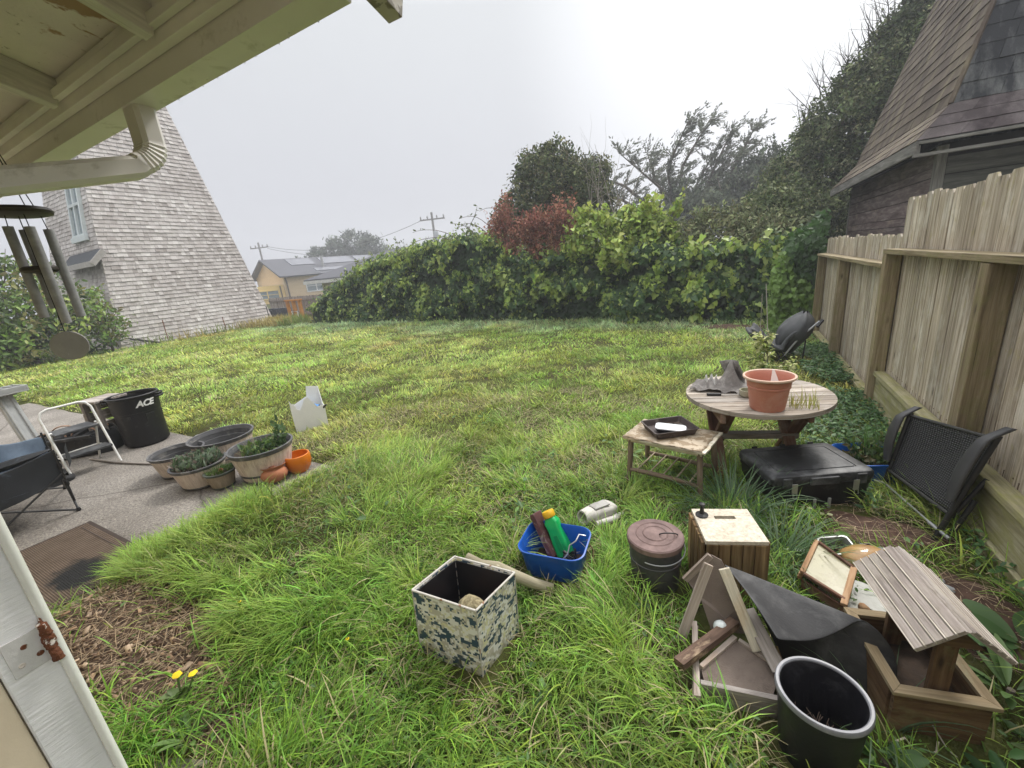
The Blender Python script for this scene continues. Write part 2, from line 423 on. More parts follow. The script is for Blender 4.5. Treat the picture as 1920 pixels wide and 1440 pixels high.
P_BLACK = M_plain('black_plastic', (.013, .013, .015), (.008, .008, .009), rough=.42, dirt=(.09, .085, .08), damt=.15, dscale=7)
P_DUSTY = M_plain('dusty_black_plastic', (.028, .030, .034), (.016, .016, .018), rough=.45, dirt=(.16, .165, .17), damt=.42, dscale=5)
P_BLUE = M_plain('blue_plastic', (.008, .085, .40), (.006, .065, .32), rough=.35, dirt=(.02, .04, .09), damt=.2, dscale=6, bstr=.05)
MET_BLACK = M_plain('black_metal_tube', (.02, .02, .022), rough=.4, rv=.05, spec=.5)
MET_WHITE = M_plain('white_painted_metal', (.74, .74, .72), (.62, .62, .60), rough=.35, dirt=(.35, .28, .2), damt=.08, dscale=12)
MET_GREY = M_plain('dull_grey_metal', (.40, .41, .43), (.30, .31, .33), rough=.4, metal=.3)
MET_SILVER = M_plain('silver_metal', (.55, .55, .54), rough=.35, metal=.8)
RUST = M_plain('rusty_iron', (.23, .085, .035), (.10, .03, .015), scale=18, rough=.85, bstr=.9, fine=25, dirt=(.42, .22, .13), damt=.3, dscale=14)
SOIL = M_plain('dark_soil', (.055, .036, .024), (.028, .018, .012), scale=30, rough=.95, bstr=1, fine=40)
LEAF = M_leaf('leaf', rough=.5, spec=.42); LEAF_DULL = M_leaf('dull_leaf', trans=.22, rough=.75, spec=.2); GRASS = M_leaf('grass_blade', trans=.30, rough=.55, spec=.3); STRAW = M_leaf('dry_stalk', trans=.1, rough=.8, spec=.2)
BARK = M_wood('bark', (.05, .04, .03), (.12, .095, .075), (.22, .19, .16), grain=12, rv=.1, bstr=1)
W_WHITE = M_peel('white_house_paint', (.86, .86, .87), (.17, .15, .13), thr=.735, scale=6, fine=(120, 14, 160), bstr=.5, stretch=(1, 2, 1))

# ------------------------------------------------------------------ ground
def in_patio(x, y): return (x < -3.5) & (y < 2.42) & (x > -13)
def lawn_h(x, y):
    h = .015 + .055 * fbm(x, y, .9, 1, 3)
    e = np.exp(-((x + 3.25) / .35) ** 2) * ((y < 2.7) & (y > .9)) * .025
    h = h + e
    f = np.clip(np.maximum(x + 3.5, y - 2.42) / .12, 0, 1); f = np.where(x < -13, 1, f)
    h = -0.03 * (1 - f) + h * f
    far = np.clip((np.hypot(x, y) - 17) / 10, 0, 1)
    return h * (1 - far)
def axis(lo, hi, st, fl, fh):
    a = list(np.arange(lo, hi + 1e-6, st)); g = st
    b = []; v = lo
    while v > fl: g *= 1.35; v -= g; b.append(v)
    g = st; v = hi; c = []
    while v < fh: g *= 1.35; v += g; c.append(v)
    return np.array(b[::-1] + a + c)
gx, gy = axis(-14, 1.6, .13, -130, 130), axis(0, 13, .13, -130, 130)
X, Yg = np.meshgrid(gx, gy); Z = lawn_h(X.ravel(), Yg.ravel())
V = np.stack([X.ravel(), Yg.ravel(), Z], 1); nx, ny = len(gx), len(gy)
i0 = (np.arange(ny - 1)[:, None] * nx + np.arange(nx - 1)[None]).ravel()
F = np.stack([i0, i0 + 1, i0 + nx + 1, i0 + nx], 1)
gm, nt, out = new_mat('lawn_soil')
vv = coords(nt, (1, 1, 1), 'obj')
n1 = noise(nt, vv, 3.0, 6, .65); n2 = noise(nt, vv, 45, 4, .7)
col = ramp(nt, n1, [(.32, (.050, .040, .022)), (.5, (.065, .075, .022)), (.7, (.11, .115, .035))])
col = mixc(nt, .5, col, ramp(nt, n2, [(.3, (.4, .35, .3)), (.7, (1, 1, 1))]), 'MULTIPLY')
finish(nt, out, col, .95, bump=n2, bstr=.8, bdist=.02, spec=.1)
ground = np_mesh('ground', V, [F], np.full((len(V), 3), .1), gm)
tag(ground, 'soil under the lawn of the back yard', 'ground', kind='structure')

# patio slab
pm, nt, out = new_mat('patio_concrete')
vv = coords(nt, (1, 1, 1), 'obj')
n1 = noise(nt, vv, 1.3, 6, .6); n2 = noise(nt, vv, 130, 3, .7); n3 = noise(nt, vv, 5, 7, .7, .5)
col = ramp(nt, n1, [(.3, (.165, .15, .135)), (.7, (.29, .27, .245))])
col = mixc(nt, .55, col, ramp(nt, n2, [(.36, (.18, .175, .17)), (.5, (.82, .82, .82)), (.64, (1.4, 1.36, 1.3))]), 'MULTIPLY')
col = mixc(nt, ramp(nt, n3, [(.55, (0, 0, 0)), (.70, (.75,) * 3)]), col, (.12, .105, .09))
n6 = noise(nt, vv, 48, 4, .75); col = mixc(nt, .8, col, ramp(nt, n6, [(.34, (.35, .34, .33)), (.5, (.95, .95, .95)), (.66, (1.7, 1.66, 1.6))]), 'MULTIPLY')
n5 = noise(nt, vv, 30, 2, .5); col = mixc(nt, ramp(nt, n5, [(.70, (0, 0, 0)), (.73, (.8,) * 3)]), col, (.055, .05, .045))
vor = N(nt, 'ShaderNodeTexVoronoi', feature='DISTANCE_TO_EDGE'); vor.inputs['Scale'].default_value = .42
wv = N(nt, 'ShaderNodeMixRGB'); wv.inputs[0].default_value = .12; L(nt, vv, wv.inputs[1])
nn = N(nt, 'ShaderNodeTexNoise'); nn.inputs['Scale'].default_value = 3; L(nt, vv, nn.inputs['Vector']); L(nt, nn.outputs['Color'], wv.inputs[2]); L(nt, wv.outputs[0], vor.inputs['Vector'])
col = mixc(nt, ramp(nt, vor.outputs['Distance'], [(0.0, (.8,) * 3), (.006, (0, 0, 0))]), col, (.06, .05, .04))
finish(nt, out, col, .85, bump=n2, bstr=.35, bdist=.004, spec=.25)
mb = MB()
def irr(p0, p1, n, amp):
    return [(p0[0] + (p1[0] - p0[0]) * i / n + random.uniform(-amp, amp), p0[1] + (p1[1] - p0[1]) * i / n + random.uniform(-amp, amp)) for i in range(n)]
poly = irr((-13, -.6), (-3.5, -.6), 4, 0) + irr((-3.5, -.6), (-3.5, 2.4), 14, .008) + irr((-3.5, 2.4), (-13, 2.4), 30, .02)
mb.prism(poly, (0, 0, 0), (1, 0, 0), (0, 1, 0), (0, 0, 1), -.12, 0)
patio = mb.build('patio', pm, bevel=.008)
tag(patio, 'worn grey concrete patio slab', 'patio', kind='structure')

# bare earth beds: raised, lumpy sheets
def bed(name, cx, cy, rx, ry, h, mat, label, ang=0, z0=.0):
    n, m = 40, 14; P = []
    for i in range(m + 1):
        row = []
        for k in range(n + 1):
            a = 2 * math.pi * k / n; rr = i / m
            wob = 1 + .18 * math.sin(3 * a + cx) + .1 * math.sin(5 * a + 2) + .06 * math.sin(9 * a)
            x, y = rr * rx * wob * math.cos(a), rr * ry * wob * math.sin(a)
            X_, Y_ = cx + x * math.cos(ang) - y * math.sin(ang), cy + x * math.sin(ang) + y * math.cos(ang)
            zz = float(lawn_h(np.array([X_]), np.array([Y_]))[0])
            row.append((X_, Y_, zz + z0 + h * (1 - rr ** 2) + (.02 * float(fbm(np.array([X_]), np.array([Y_]), 9, 5)[0]) - .006 if i < m else -.02)))
        P.append(row)
    mb = MB(); mb.sheet(P); o = mb.build(name, mat, smooth=60)
    return tag(o, label, 'bare earth', kind='structure')
MULCH = M_plain('mulch_soil', (.085, .052, .034), (.035, .021, .014), scale=14, rough=.95, bstr=1, fine=30, dirt=(.15, .10, .065), damt=.4, dscale=22)
REDSOIL = M_plain('red_brown_soil', (.10, .055, .038), (.045, .025, .018), scale=16, rough=.95, bstr=1, fine=30)
bed('mulch_bed', -2.68, .50, .95, .40, .012, MULCH, 'bare bed of bark mulch between the patio and the lawn', R(4))
bed('soil_patch', .80, 2.78, .28, .17, .012, REDSOIL, 'bare red brown soil patch in front of the recliner')
bed('soil_patch', 1.0, 2.25, .18, .30, .012, REDSOIL, 'bare soil strip beside the fence base')
bed('soil_patch', .0, 9.7, .7, .25, .05, REDSOIL, 'bare soil heap at the foot of the hedge near the fence')

# bark chips and dead stalks, too many to count
def chips(name, cx, cy, rx, ry, n, label, smin=.008, smax=.03, cols=((.22, .145, .09), (.12, .075, .05), (.32, .24, .17))):
    a = RS.rand(n) * 2 * math.pi; r = np.sqrt(RS.rand(n))
    x, y = cx + rx * r * np.cos(a), cy + ry * r * np.sin(a); z = lawn_h(x, y) + .022 + .01 * RS.rand(n)
    D = rdir(n); D[:, 2] *= .25; Nn = rdir(n) * .45 + np.array([0, 0, 1.])
    C = np.array(cols)[RS.randint(len(cols), size=n)] * (.6 + .7 * RS.rand(n, 1))
    chip = ([(-.5, -.25, 0), (.5, -.2, 0), (.45, .22, 0), (-.4, .25, 0), (-.5, -.25, .12), (.5, -.2, .12), (.45, .22, .12), (-.4, .25, .12)],
            [(4, 5, 6, 7), (0, 1, 5, 4), (1, 2, 6, 5), (2, 3, 7, 6), (3, 0, 4, 7)])
    V, F, Cc = leaf_arrays(np.stack([x, y, z], 1), D, Nn, smin + (smax - smin) * RS.rand(n) ** 2, chip[0], chip[1], C)
    ns = n // 2; a = RS.rand(ns) * 2 * math.pi; r = np.sqrt(RS.rand(ns)); px = np.stack([cx + rx * r * np.cos(a), cy + ry * r * np.sin(a)], 1)
    B = blades(px, lawn_h(px[:, 0], px[:, 1]) + .025, .05 + .13 * RS.rand(ns), .002 + .002 * RS.rand(ns), 1.2 + .3 * RS.rand(ns), 1.5 + .3 * RS.rand(ns), RS.rand(ns) * 6.28, np.array((.42, .32, .21)) * (.5 + .7 * RS.rand(ns, 1)))
    V, F, Cc = join_arrays([(V, F, Cc), B])
    return tag(np_mesh(name, V, F, Cc, STRAW, smooth=False), label, 'mulch', kind='stuff')
chips('bark_chips', -2.68, .50, .92, .40, 2600, 'loose bark chips and dead grass stalks on the mulch bed')
chips('bark_chips', -2.7, .50, .85, .36, 110, 'larger pale wood chips strewn over the mulch bed', .025, .055, ((.40, .27, .17), (.28, .18, .11), (.12, .075, .05), (.46, .35, .25)))
chips('bark_chips', .9, 2.6, .36, .62, 700, 'dry stalks and crumbs on the red brown soil', .005, .016)

# ------------------------------------------------------------------ lawn grass
def keep_out(x, y):
    bad = in_patio(x, y) & ~((x > -3.62) & (y < 1.7) & (RS.rand(len(x)) < .5)) | ((x < -3.40) & (x > -4) & (y > 1.65) & (y < 2.40)) & ~((y > 2.30) & (RS.rand(len(x)) < .5))
    m = (((x + 2.72) / .82) ** 2 + ((y - .52) / .31) ** 2 < 1 + 2.4 * (fbm(x, y, 4, 8) - .56)) & (RS.rand(len(x)) < .96)
    s = (((x - .80) / .27) ** 2 + ((y - 2.78) / .16) ** 2 < 1) | (((x - 1.0) / .17) ** 2 + ((y - 2.25) / .29) ** 2 < 1)
    f = x > 1.22
    def rect(x0, x1, y0, y1): return (x > x0) & (x < x1) & (y > y0) & (y < y1)
    o = rect(-1.25, -.83, 1.03, 1.36) | (np.hypot(x + .31, y - 1.92) < .17) | (np.hypot(x + .79, y - 2.34) < .13) | rect(-.17, .15, 1.88, 2.18) | (np.hypot(x - .30, y - 1.315) < .15) | rect(.44, .80, 1.48, 1.90) | rect(.2, .75, 2.88, 3.35) | rect(-1.06, -.64, 1.66, 2.01) | rect(-.13, .26, 1.33, 1.80) | rect(.15, .58, 1.45, 1.75)
    h = y > 11.6 - .09 * (x + 6.4)
    t = (x < -21.8) & (y > 7)
    bare = (x > .2) & (y < 2.75) & (y > 1.0) & (RS.rand(len(x)) < .62)
    return bad | m | s | f | o | h | t | bare | (y < .12) | (x < -22)
def trod(x, y):
    """how far the grass is trodden down or shaded out round the things on the right"""
    t = np.zeros_like(x)
    for cx_, cy_, r_ in ((-1.05, 1.15, .38), (-.85, 1.8, .30), (-.32, 1.9, .30), (0, 2.0, .3), (.1, 1.5, .42), (.5, 1.6, .5), (.35, 1.25, .35), (.8, 1.7, .45), (.7, 2.3, .5), (-.38, 2.95, .4), (.45, 3.0, .45), (-.79, 2.34, .25)):
        t = np.maximum(t, np.clip(1.3 - np.hypot(x - cx_, y - cy_) / r_, 0, 1))
    return t
def lawn_colour(x, y, n):
    lush = np.array((.19, .33, .050)); mid = np.array((.365, .485, .105)); yel = np.array((.50, .51, .155)); blue = np.array((.33, .46, .26)); bro = np.array((.48, .38, .12))
    r = np.hypot(x, y)
    a = np.clip((r - 2.0) / 3.2, 0, 1)[:, None]
    c = lush * (1 - a) + mid * a
    c = c * (.62 + .76 * fbm(x, y, 1.5, 91, 3)[:, None]) * (1 + (fbm(x, y, .9, 95)[:, None] - .5) * np.array([[.45, .05, .2]]))
    p = np.clip((fbm(x, y, .75, 3) - .47) * 5, 0, 1)[:, None] * np.clip((r - 2.6) / 2.5, 0, 1)[:, None]
    c = c * (1 - .48 * p) + yel * .48 * p
    b = np.clip((fbm(x, y, .55, 21) - .60) * 7, 0, 1)[:, None] * np.clip((y - 4.2) / 3, 0, 1)[:, None]
    c = c * (1 - .7 * b) + bro * .7 * b
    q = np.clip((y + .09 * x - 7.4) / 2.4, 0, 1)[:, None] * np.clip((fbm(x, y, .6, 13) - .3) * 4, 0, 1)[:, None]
    c = c * (1 - .75 * q) + blue * .75 * q  # far blue-green blades mixed paler to paint in a dewy sheen
    g = np.clip((fbm(x, y, .5, 31) - .5) * 4, 0, 1)[:, None] * np.clip((x + 1.0) / 1.2, 0, 1)[:, None]
    c = c * (1 - .5 * g) + np.array((.14, .25, .095)) * .5 * g
    return np.clip(c * (1 + (RS.rand(n, 1) - .5) * .8) * (1 + (RS.rand(n, 3) - .5) * .16), .005, 1)
def scatter(r0, r1, dens, xr=(-24, 1.25), yr=(.1, 13.4)):
    A = (xr[1] - xr[0]) * (yr[1] - yr[0]); n = int(A * dens)
    x = xr[0] + (xr[1] - xr[0]) * RS.rand(n); y = yr[0] + (yr[1] - yr[0]) * RS.rand(n)
    r = np.hypot(x, y); k = (r >= r0) & (r < r1) & in_view(x, y, .6); return x[k], y[k]
parts = []
def lawn_layer(r0, r1, dens, W, Lm, tuft, sprd, xr, yr, tall=1.0):
    """tuft = blades per tussock; blades lean outward from the middle of their tussock"""
    cx, cy = scatter(r0, r1, dens / tuft, xr, yr)
    gap = fbm(cx, cy, 2.7, 33, 2); kk = (gap > .44) | (RS.rand(len(cx)) < .22) | (np.hypot(cx, cy) > 7); cx, cy = cx[kk], cy[kk]
    nt_ = len(cx); n = nt_ * tuft; k = np.repeat(np.arange(nt_), tuft)
    tsz = (.45 + 1.1 * RS.rand(nt_)); sp = (sprd * tsz)[k]
    ox, oy = RS.normal(size=n) * sp, RS.normal(size=n) * sp
    x, y = cx[k] + ox, cy[k] + oy; ok = ~keep_out(x, y); x, y, ox, oy, k = x[ok], y[ok], ox[ok], oy[ok], k[ok]; n = len(x)
    hh = fbm(x, y, 1.1, 2); tuss = np.clip((fbm(x, y, .8, 9) - .42) * 3.5, 0, 1)
    edge = np.exp(-((x + 3.3) / .30) ** 2) * (y < 1.75) + np.exp(-((y + .09 * x - 10.6) / .5) ** 2) * .7
    near = np.clip((4.6 - np.hypot(x, y)) / 2.6, 0, 1)
    rgt = np.clip((x + .5) / .6, 0, 1) * np.clip((5.5 - y) / 2, 0, 1)
    lk = Lm * (.45 + .55 * hh + .75 * fbm(x, y, 2.3, 44, 2)) * (1 + .9 * tuss * near + .35 * near + .6 * edge + .15 * rgt) * tall * (1 - .45 * trod(x, y))
    q = np.hypot(ox, oy) / (sprd * tsz[k]); Ln = lk * (.55 + .7 * RS.rand(n)) * (.75 + .45 * tsz[k]) * (1.15 - .22 * np.clip(q, 0, 2))
    flow = 6.28 * fbm(x, y, .7, 17, 2) * 1.6
    az = np.arctan2(oy + .7 * sp[ok] * np.sin(flow), ox + .7 * sp[ok] * np.cos(flow)) + RS.normal(size=n) * .45
    lean = .06 + .22 * RS.rand(n) + .35 * np.clip(q / 1.6, 0, 1)
    curl = lean + (.4 + 1.2 * RS.rand(n)) * (1 + .35 * near)
    c = lawn_colour(x, y, n)
    tc_ = (1 + (RS.rand(nt_, 1) - .5) * .75)[k] * (1 + (RS.rand(nt_, 3) - .5) * np.array([[.38, .12, .3]]))[k]
    dead = (RS.rand(n) < .04 + .12 * (fbm(x, y, 1.9, 55) > .6))[:, None]
    c = np.where(dead, np.array((.50, .44, .25)) * (.7 + .5 * RS.rand(n, 1)), c * tc_)
    zz = lawn_h(x, y) + .03 * near * np.exp(-q ** 2) - .012
    parts.append(blades(np.stack([x, y], 1), zz, Ln, W * (.4 + 1.3 * RS.rand(n) ** 1.6), lean, curl, az, c, 3 if r0 > 4 else 4))
lawn_layer(0.0, 2.3, 6800, .0054, .098, 34, .055, (-4, 1.25), (.1, 2.4))
lawn_layer(2.3, 4.5, 4500, .0064, .092, 30, .06, (-5, 1.25), (.1, 4.6))
lawn_layer(4.5, 8.0, 2100, .0092, .075, 24, .07, (-9, 1.25), (.1, 8.1))
lawn_layer(8.0, 13., 950, .015, .080, 18, .10, (-14, 1.25), (.1, 13.1))
lawn_layer(13., 27., 400, .027, .10, 10, .16, (-24, -5), (2, 13.6))
# fine short underlayer that closes the turf
x, y = scatter(0, 6, 1300, (-6, 1.25), (.1, 6)); ok = ~keep_out(x, y); x, y = x[ok], y[ok]; n = len(x)
parts.append(blades(np.stack([x, y], 1), lawn_h(x, y) - .004, .03 + .04 * RS.rand(n), .006 + .004 * RS.rand(n), .2 + .5 * RS.rand(n), .6 + .9 * RS.rand(n), RS.rand(n) * 6.28, lawn_colour(x, y, n) * .65, 2))  # lawn colour darkened here to deepen the shade between tufts
# dead thatch lying flat in the turf
x, y = scatter(0, 5.5, 900, (-5, 1.25), (.1, 5.5)); ok = ~keep_out(x, y) & (fbm(x, y, 1.9, 55) > .42); x, y = x[ok], y[ok]; n = len(x)
parts.append(blades(np.stack([x, y], 1), lawn_h(x, y) + .03 * RS.rand(n), .06 + .10 * RS.rand(n), .003 + .002 * RS.rand(n), 1.0 + .4 * RS.rand(n), 1.4 + .4 * RS.rand(n), RS.rand(n) * 6.28, np.array((.44, .37, .22)) * (.5 + .7 * RS.rand(n, 1)), 2))
# long tufts arching over the patio edge and out of the near lawn
for i in range(210):
    if i < 95: bx, by, reach = -3.46 + .12 * RS.randn(), .70 + .92 * RS.rand(), math.pi
    elif i < 150: bx, by, reach = -3.1 + 1.3 * RS.rand(), .86 + .08 * RS.randn(), -math.pi / 2
    else: bx, by, reach = -3.1 + 2.9 * RS.rand(), .75 + 2.3 * RS.rand(), RS.rand() * 6.28
    n = 55; ox, oy = RS.normal(size=n) * .03, RS.normal(size=n) * .03; x, y = bx + ox, by + oy
    k0 = ~keep_out(x, y) | (i < 95); x, y, ox, oy = x[k0], y[k0], ox[k0], oy[k0]; n = len(x)
    if not n: continue
    az = np.arctan2(oy + .035 * math.sin(reach), ox + .035 * math.cos(reach)) + RS.normal(size=n) * .35; ln = (.15 + .10 * RS.rand()) * (.6 + .6 * RS.rand(n)); t0 = .05 + .4 * RS.rand(n)
    cc = np.array((.22, .36, .055) if RS.rand() < .6 else (.30, .40, .085)) * (.75 + .5 * RS.rand()) * (.7 + .6 * RS.rand(n, 1)) * (1 + (RS.rand(n, 3) - .5) * .15)
    parts.append(blades(np.stack([x, y], 1), lawn_h(x, y) - .005, ln, .0055 * (.6 + .8 * RS.rand(n)), t0, t0 + .8 + 1.1 * RS.rand(n), az, cc, 5))
V, F, C = join_arrays(parts)
print('grass verts', len(V))
tag(np_mesh('lawn_grass', V, F, C, GRASS), 'long tufted green lawn grass, yellowing in patches', 'grass', kind='stuff')

# tall dry grass at the tower foot
x = -21.5 + 3.2 * RS.rand(2600); y = np.where(RS.rand(2600) < .5, 7.2 + 6.4 * RS.rand(2600), 11.5 + 2 * RS.rand(2600)); k = (x < -20.7) | (y > 11.8); x, y = x[k], y[k]; n = len(x)
c = np.where((fbm(x, y, .7, 4) > .5)[:, None], np.array((.38, .31, .10)), np.array((.20, .26, .06))) * (.6 + .7 * RS.rand(n, 1))
V, F, C = blades(np.stack([x, y], 1), np.zeros(n), .25 + .4 * RS.rand(n), .02 + .012 * RS.rand(n), .1 + .3 * RS.rand(n), .3 + .8 * RS.rand(n), RS.rand(n) * 6.28, c, 3)
tag(np_mesh('tall_dry_grass', V, F, C, GRASS), 'tall yellowing grass along the foot of the shingled tower', 'grass', kind='stuff')

# clover and small weeds: tiny leaves through the near grass and along the fence
def weeds(name, x, y, size, hmax, cols, label, cat='ground cover'):
    ok = ~keep_out(x, y); x, y = x[ok], y[ok]; n = len(x)
    z = lawn_h(x, y) + .01 + hmax * RS.rand(n)
    C = np.array(cols)[RS.randint(len(cols), size=n)] * (.6 + .7 * RS.rand(n, 1))
    V, F, C = leaf_arrays(np.stack([x, y, z], 1), rdir(n) * np.array([1, 1, .3]), rdir(n) * .5 + np.array([0, 0, 1.]), size * (.5 + .9 * RS.rand(n)), OVAL[0], OVAL[1], C)
    return tag(np_mesh(name, V, F, C, LEAF), label, cat, kind='stuff')
m = 14000; x = -3.3 + 4.45 * RS.rand(m); y = .4 + 2.7 * RS.rand(m); k = (fbm(x, y, 1.6, 40) > .54) | (fbm(x, y, 2.7, 33, 2) < .41) | ((x > .25) & (y < 2.6) & (fbm(x, y, 2.4, 41) > .42))
weeds('clover', x[k], y[k], .022, .07, [(.075, .16, .032), (.11, .21, .042)], 'small clover leaves growing through the near lawn grass')
m = 15000; x = .35 + .9 * RS.rand(m) ** .7; y = 1.2 + 6.6 * RS.rand(m); k = ((x > .85) | (y > 2.9)) & (fbm(x, y, 1.3, 50) > .36)
weeds('ground_cover', x[k], y[k], .045, .10, [(.05, .12, .035), (.08, .17, .055), (.12, .22, .08)], 'low leafy ground cover along the foot of the wooden fence')
m = 2600; x = -3.2 + 4.3 * RS.rand(m); y = .5 + 3.4 * RS.rand(m); k = fbm(x, y, 2.1, 71) > .62
weeds('broad_leaf_weeds', x[k], y[k], .065, .06, [(.10, .21, .045), (.14, .26, .06), (.08, .16, .05)], 'broad flat weed leaves scattered through the near lawn', 'weeds')
# ------------------------------------------------------------------ our house: eave, gutter, downspout, door jamb
EAVE = M_peel('olive_cream_paint', (.84, .80, .74), (.20, .12, .06), thr=.80, scale=3, fine=(60, 60, 60), bstr=.15)
SHEATH = M_peel('flaking_cream_soffit', (.86, .81, .74), (.42, .28, .16), thr=.605, scale=3.2, fine=(90, 90, 90), bstr=.5, grime=(.22, .17, .1))
GUTTER = M_plain('gutter_enamel', (.76, .73, .68), (.68, .65, .60), scale=5, rough=.35, bstr=.05, dirt=(.35, .32, .24), damt=.12)
BEIGE = M_plain('beige_wall_paint', (.72, .62, .47), (.66, .56, .42), rough=.6)
house = thing('house', 'cream painted house eave with rafters, gutter and downspout over the patio', 'house', (-1.5, .16, 0))
HL = Vector(house.location)
def hb(): return MB()
def hbuild(mb, name, mat, **k):
    mb.v = [tuple(Vector(v) - HL) for v in mb.v]; return mb.build(name, mat, house, **k)
mb = hb(); mb.box(-9, -1.52, .02, .16, -.1, 2.62); mb.box(.78, 3.0, -.08, .06, -.1, 2.62); mb.box(-1.52, .78, -.06, .08, 2.12, 2.62); mb.box(-9, 3, -3.4, -3.3, -.1, 2.6); hbuild(mb, 'wall', BEIGE)
# roof deck: sloping up and inward from the fascia
sl = .30; z0 = 2.495; y0 = .78
def roofz(y): return z0 + (y0 - y) * sl
mb = hb(); mb.prism([(-6.5, y0), (-.42, y0), (-.42, -3.2), (-6.5, -3.2)], (0, 0, 0), (1, 0, 0), (0, 1, -sl), (0, 0, 1), z0 + y0 * sl, z0 + y0 * sl + .03); hbuild(mb, 'soffit_deck', SHEATH)
mb = hb(); mb.prism([(-6.5, y0 + .09), (-.40, y0 + .09), (-.40, -3.2), (-6.5, -3.2)], (0, 0, 0), (1, 0, 0), (0, 1, -sl), (0, 0, 1), z0 + y0 * sl + .033, z0 + y0 * sl + .06); hbuild(mb, 'roofing', M_plain('asphalt_roofing', (.06, .06, .065), scale=40, rough=.9))
RAFT = M_wood('cream_painted_rafter', (.64, .60, .55), (.76, .72, .66), (.84, .80, .75), grain=14, rv=.06, blotch=(.30, .27, .2), bamt=.2)
for xr_ in (-1.40, -2.085, -2.79, -3.48, -4.17, -4.86):
    mb = hb(); a = Vector((xr_, .748, roofz(.748) - .048)); b = Vector((xr_, -1.2, roofz(-1.2) - .048))
    mb.beam(a, b, .042, .09); hbuild(mb, 'rafter', RAFT, bevel=.003)
# barge rafter with a lichened face
BARGE = M_peel('lichened_barge_paint', (.50, .47, .40), (.24, .22, .18), thr=.5, scale=24, fine=(60, 60, 60), bstr=.6)
mb = hb(); mb.beam((-.778, 1.0, 2.412), (-.778, -1.2, 3.07), .045, .12); hbuild(mb, 'barge_rafter', BARGE, bevel=.002)
mb = hb(); mb.box(-6.5, -.84, .751, .779, 2.405, 2.50); hbuild(mb, 'fascia', EAVE, bevel=.002)
mb = hb(); mb.box(-6.5, -.84, .728, .749, 2.435, 2.462); hbuild(mb, 'frieze_strip', EAVE, bevel=.002)
# K gutter
gp = [(.781, 2.47), (.781, 2.35), (.862, 2.35), (.875, 2.40), (.895, 2.43), (.897, 2.465), (.887, 2.465), (.885, 2.432), (.866, 2.405), (.855, 2.358), (.789, 2.358), (.789, 2.47)]
mb = hb(); mb.prism(gp, (0, 0, 0), (0, 1, 0), (0, 0, 1), (1, 0, 0), -6.5, -.80)
rvx = -6.4
while rvx < -.85:
    mb.lathe([(.0025, 0), (.002, -.002), (0, -.003)], 8, (rvx, .85, 2.350)); rvx += random.uniform(.05, .3)
# water drops hanging along the gutter lip
DROP = M_plain('water_drop', (.8, .82, .84), (.8, .82, .84), rough=.05, spec=.8)
mb.cm = 1; xd = -3.2
while xd < -.85:
    r_ = random.uniform(.0010, .0018); mb.lathe([(.0, .001), (r_, -.001), (r_ * .9, -.003), (0, -.004)], 8, (xd, .859 + random.uniform(-.003, .003), 2.349)); xd += random.uniform(.03, .13)
hbuild(mb, 'gutter', [GUTTER, DROP])
# downspout: outlet, ribbed elbow, long run back to the wall
def sweep_rect(mb, pts, w, h, up0):
    pts = [Vector(p) for p in pts]; prof = []
    for k in range(5): prof.append((-w / 2 + w * k / 4, h / 2 + (.004 if k in (1, 3) else 0)))
    prof = [(-w / 2, -h / 2 + .012), (-w / 2, h / 2 - .012), (-w / 2 + .012, h / 2)] + [(-w * .22, h / 2), (-w * .18, h / 2 - .004), (-w * .10, h / 2 - .004), (-w * .06, h / 2), (w * .06, h / 2), (w * .10, h / 2 - .004), (w * .18, h / 2 - .004), (w * .22, h / 2)] + [(w / 2 - .012, h / 2), (w / 2, h / 2 - .012), (w / 2, -h / 2 + .012), (w / 2 - .012, -h / 2), (-w / 2 + .012, -h / 2)]
    # ribs also on both sides
    n = len(prof); vs, fs = [], []
    for i, p in enumerate(pts):
        t = (pts[min(i + 1, len(pts) - 1)] - pts[max(i - 1, 0)]).normalized()
        s_ = Vector((1, 0, 0)); u = s_.cross(t).normalized()
        sc = 1.06 if (i % 2 and 3 < i < len(pts) - 3) else 1.0
        for a, b in prof: vs.append(p + s_ * a * sc + u * b * sc)
    for i in range(len(pts) - 1):
        for k in range(n): fs.append((i * n + k, i * n + (k + 1) % n, (i + 1) * n + (k + 1) % n, (i + 1) * n + k))
    mb.raw(vs, fs)
path = [(-1.74, .82, 2.36), (-1.74, .82, 2.315), (-1.74, .82, 2.27)]
for k in range(15):
    a = R(72) * k / 14; path.append((-1.74, .82 - .075 * (1 - math.cos(a)), 2.25 - .075 * math.sin(a)))
path += [(-1.74, .76, 2.168), (-1.74, .70, 2.154), (-1.74, .46, 2.097), (-1.74, .17, 2.028)]
mb = hb(); sweep_rect(mb, path, .088, .064, None); hbuild(mb, 'downspout', GUTTER, smooth=35)
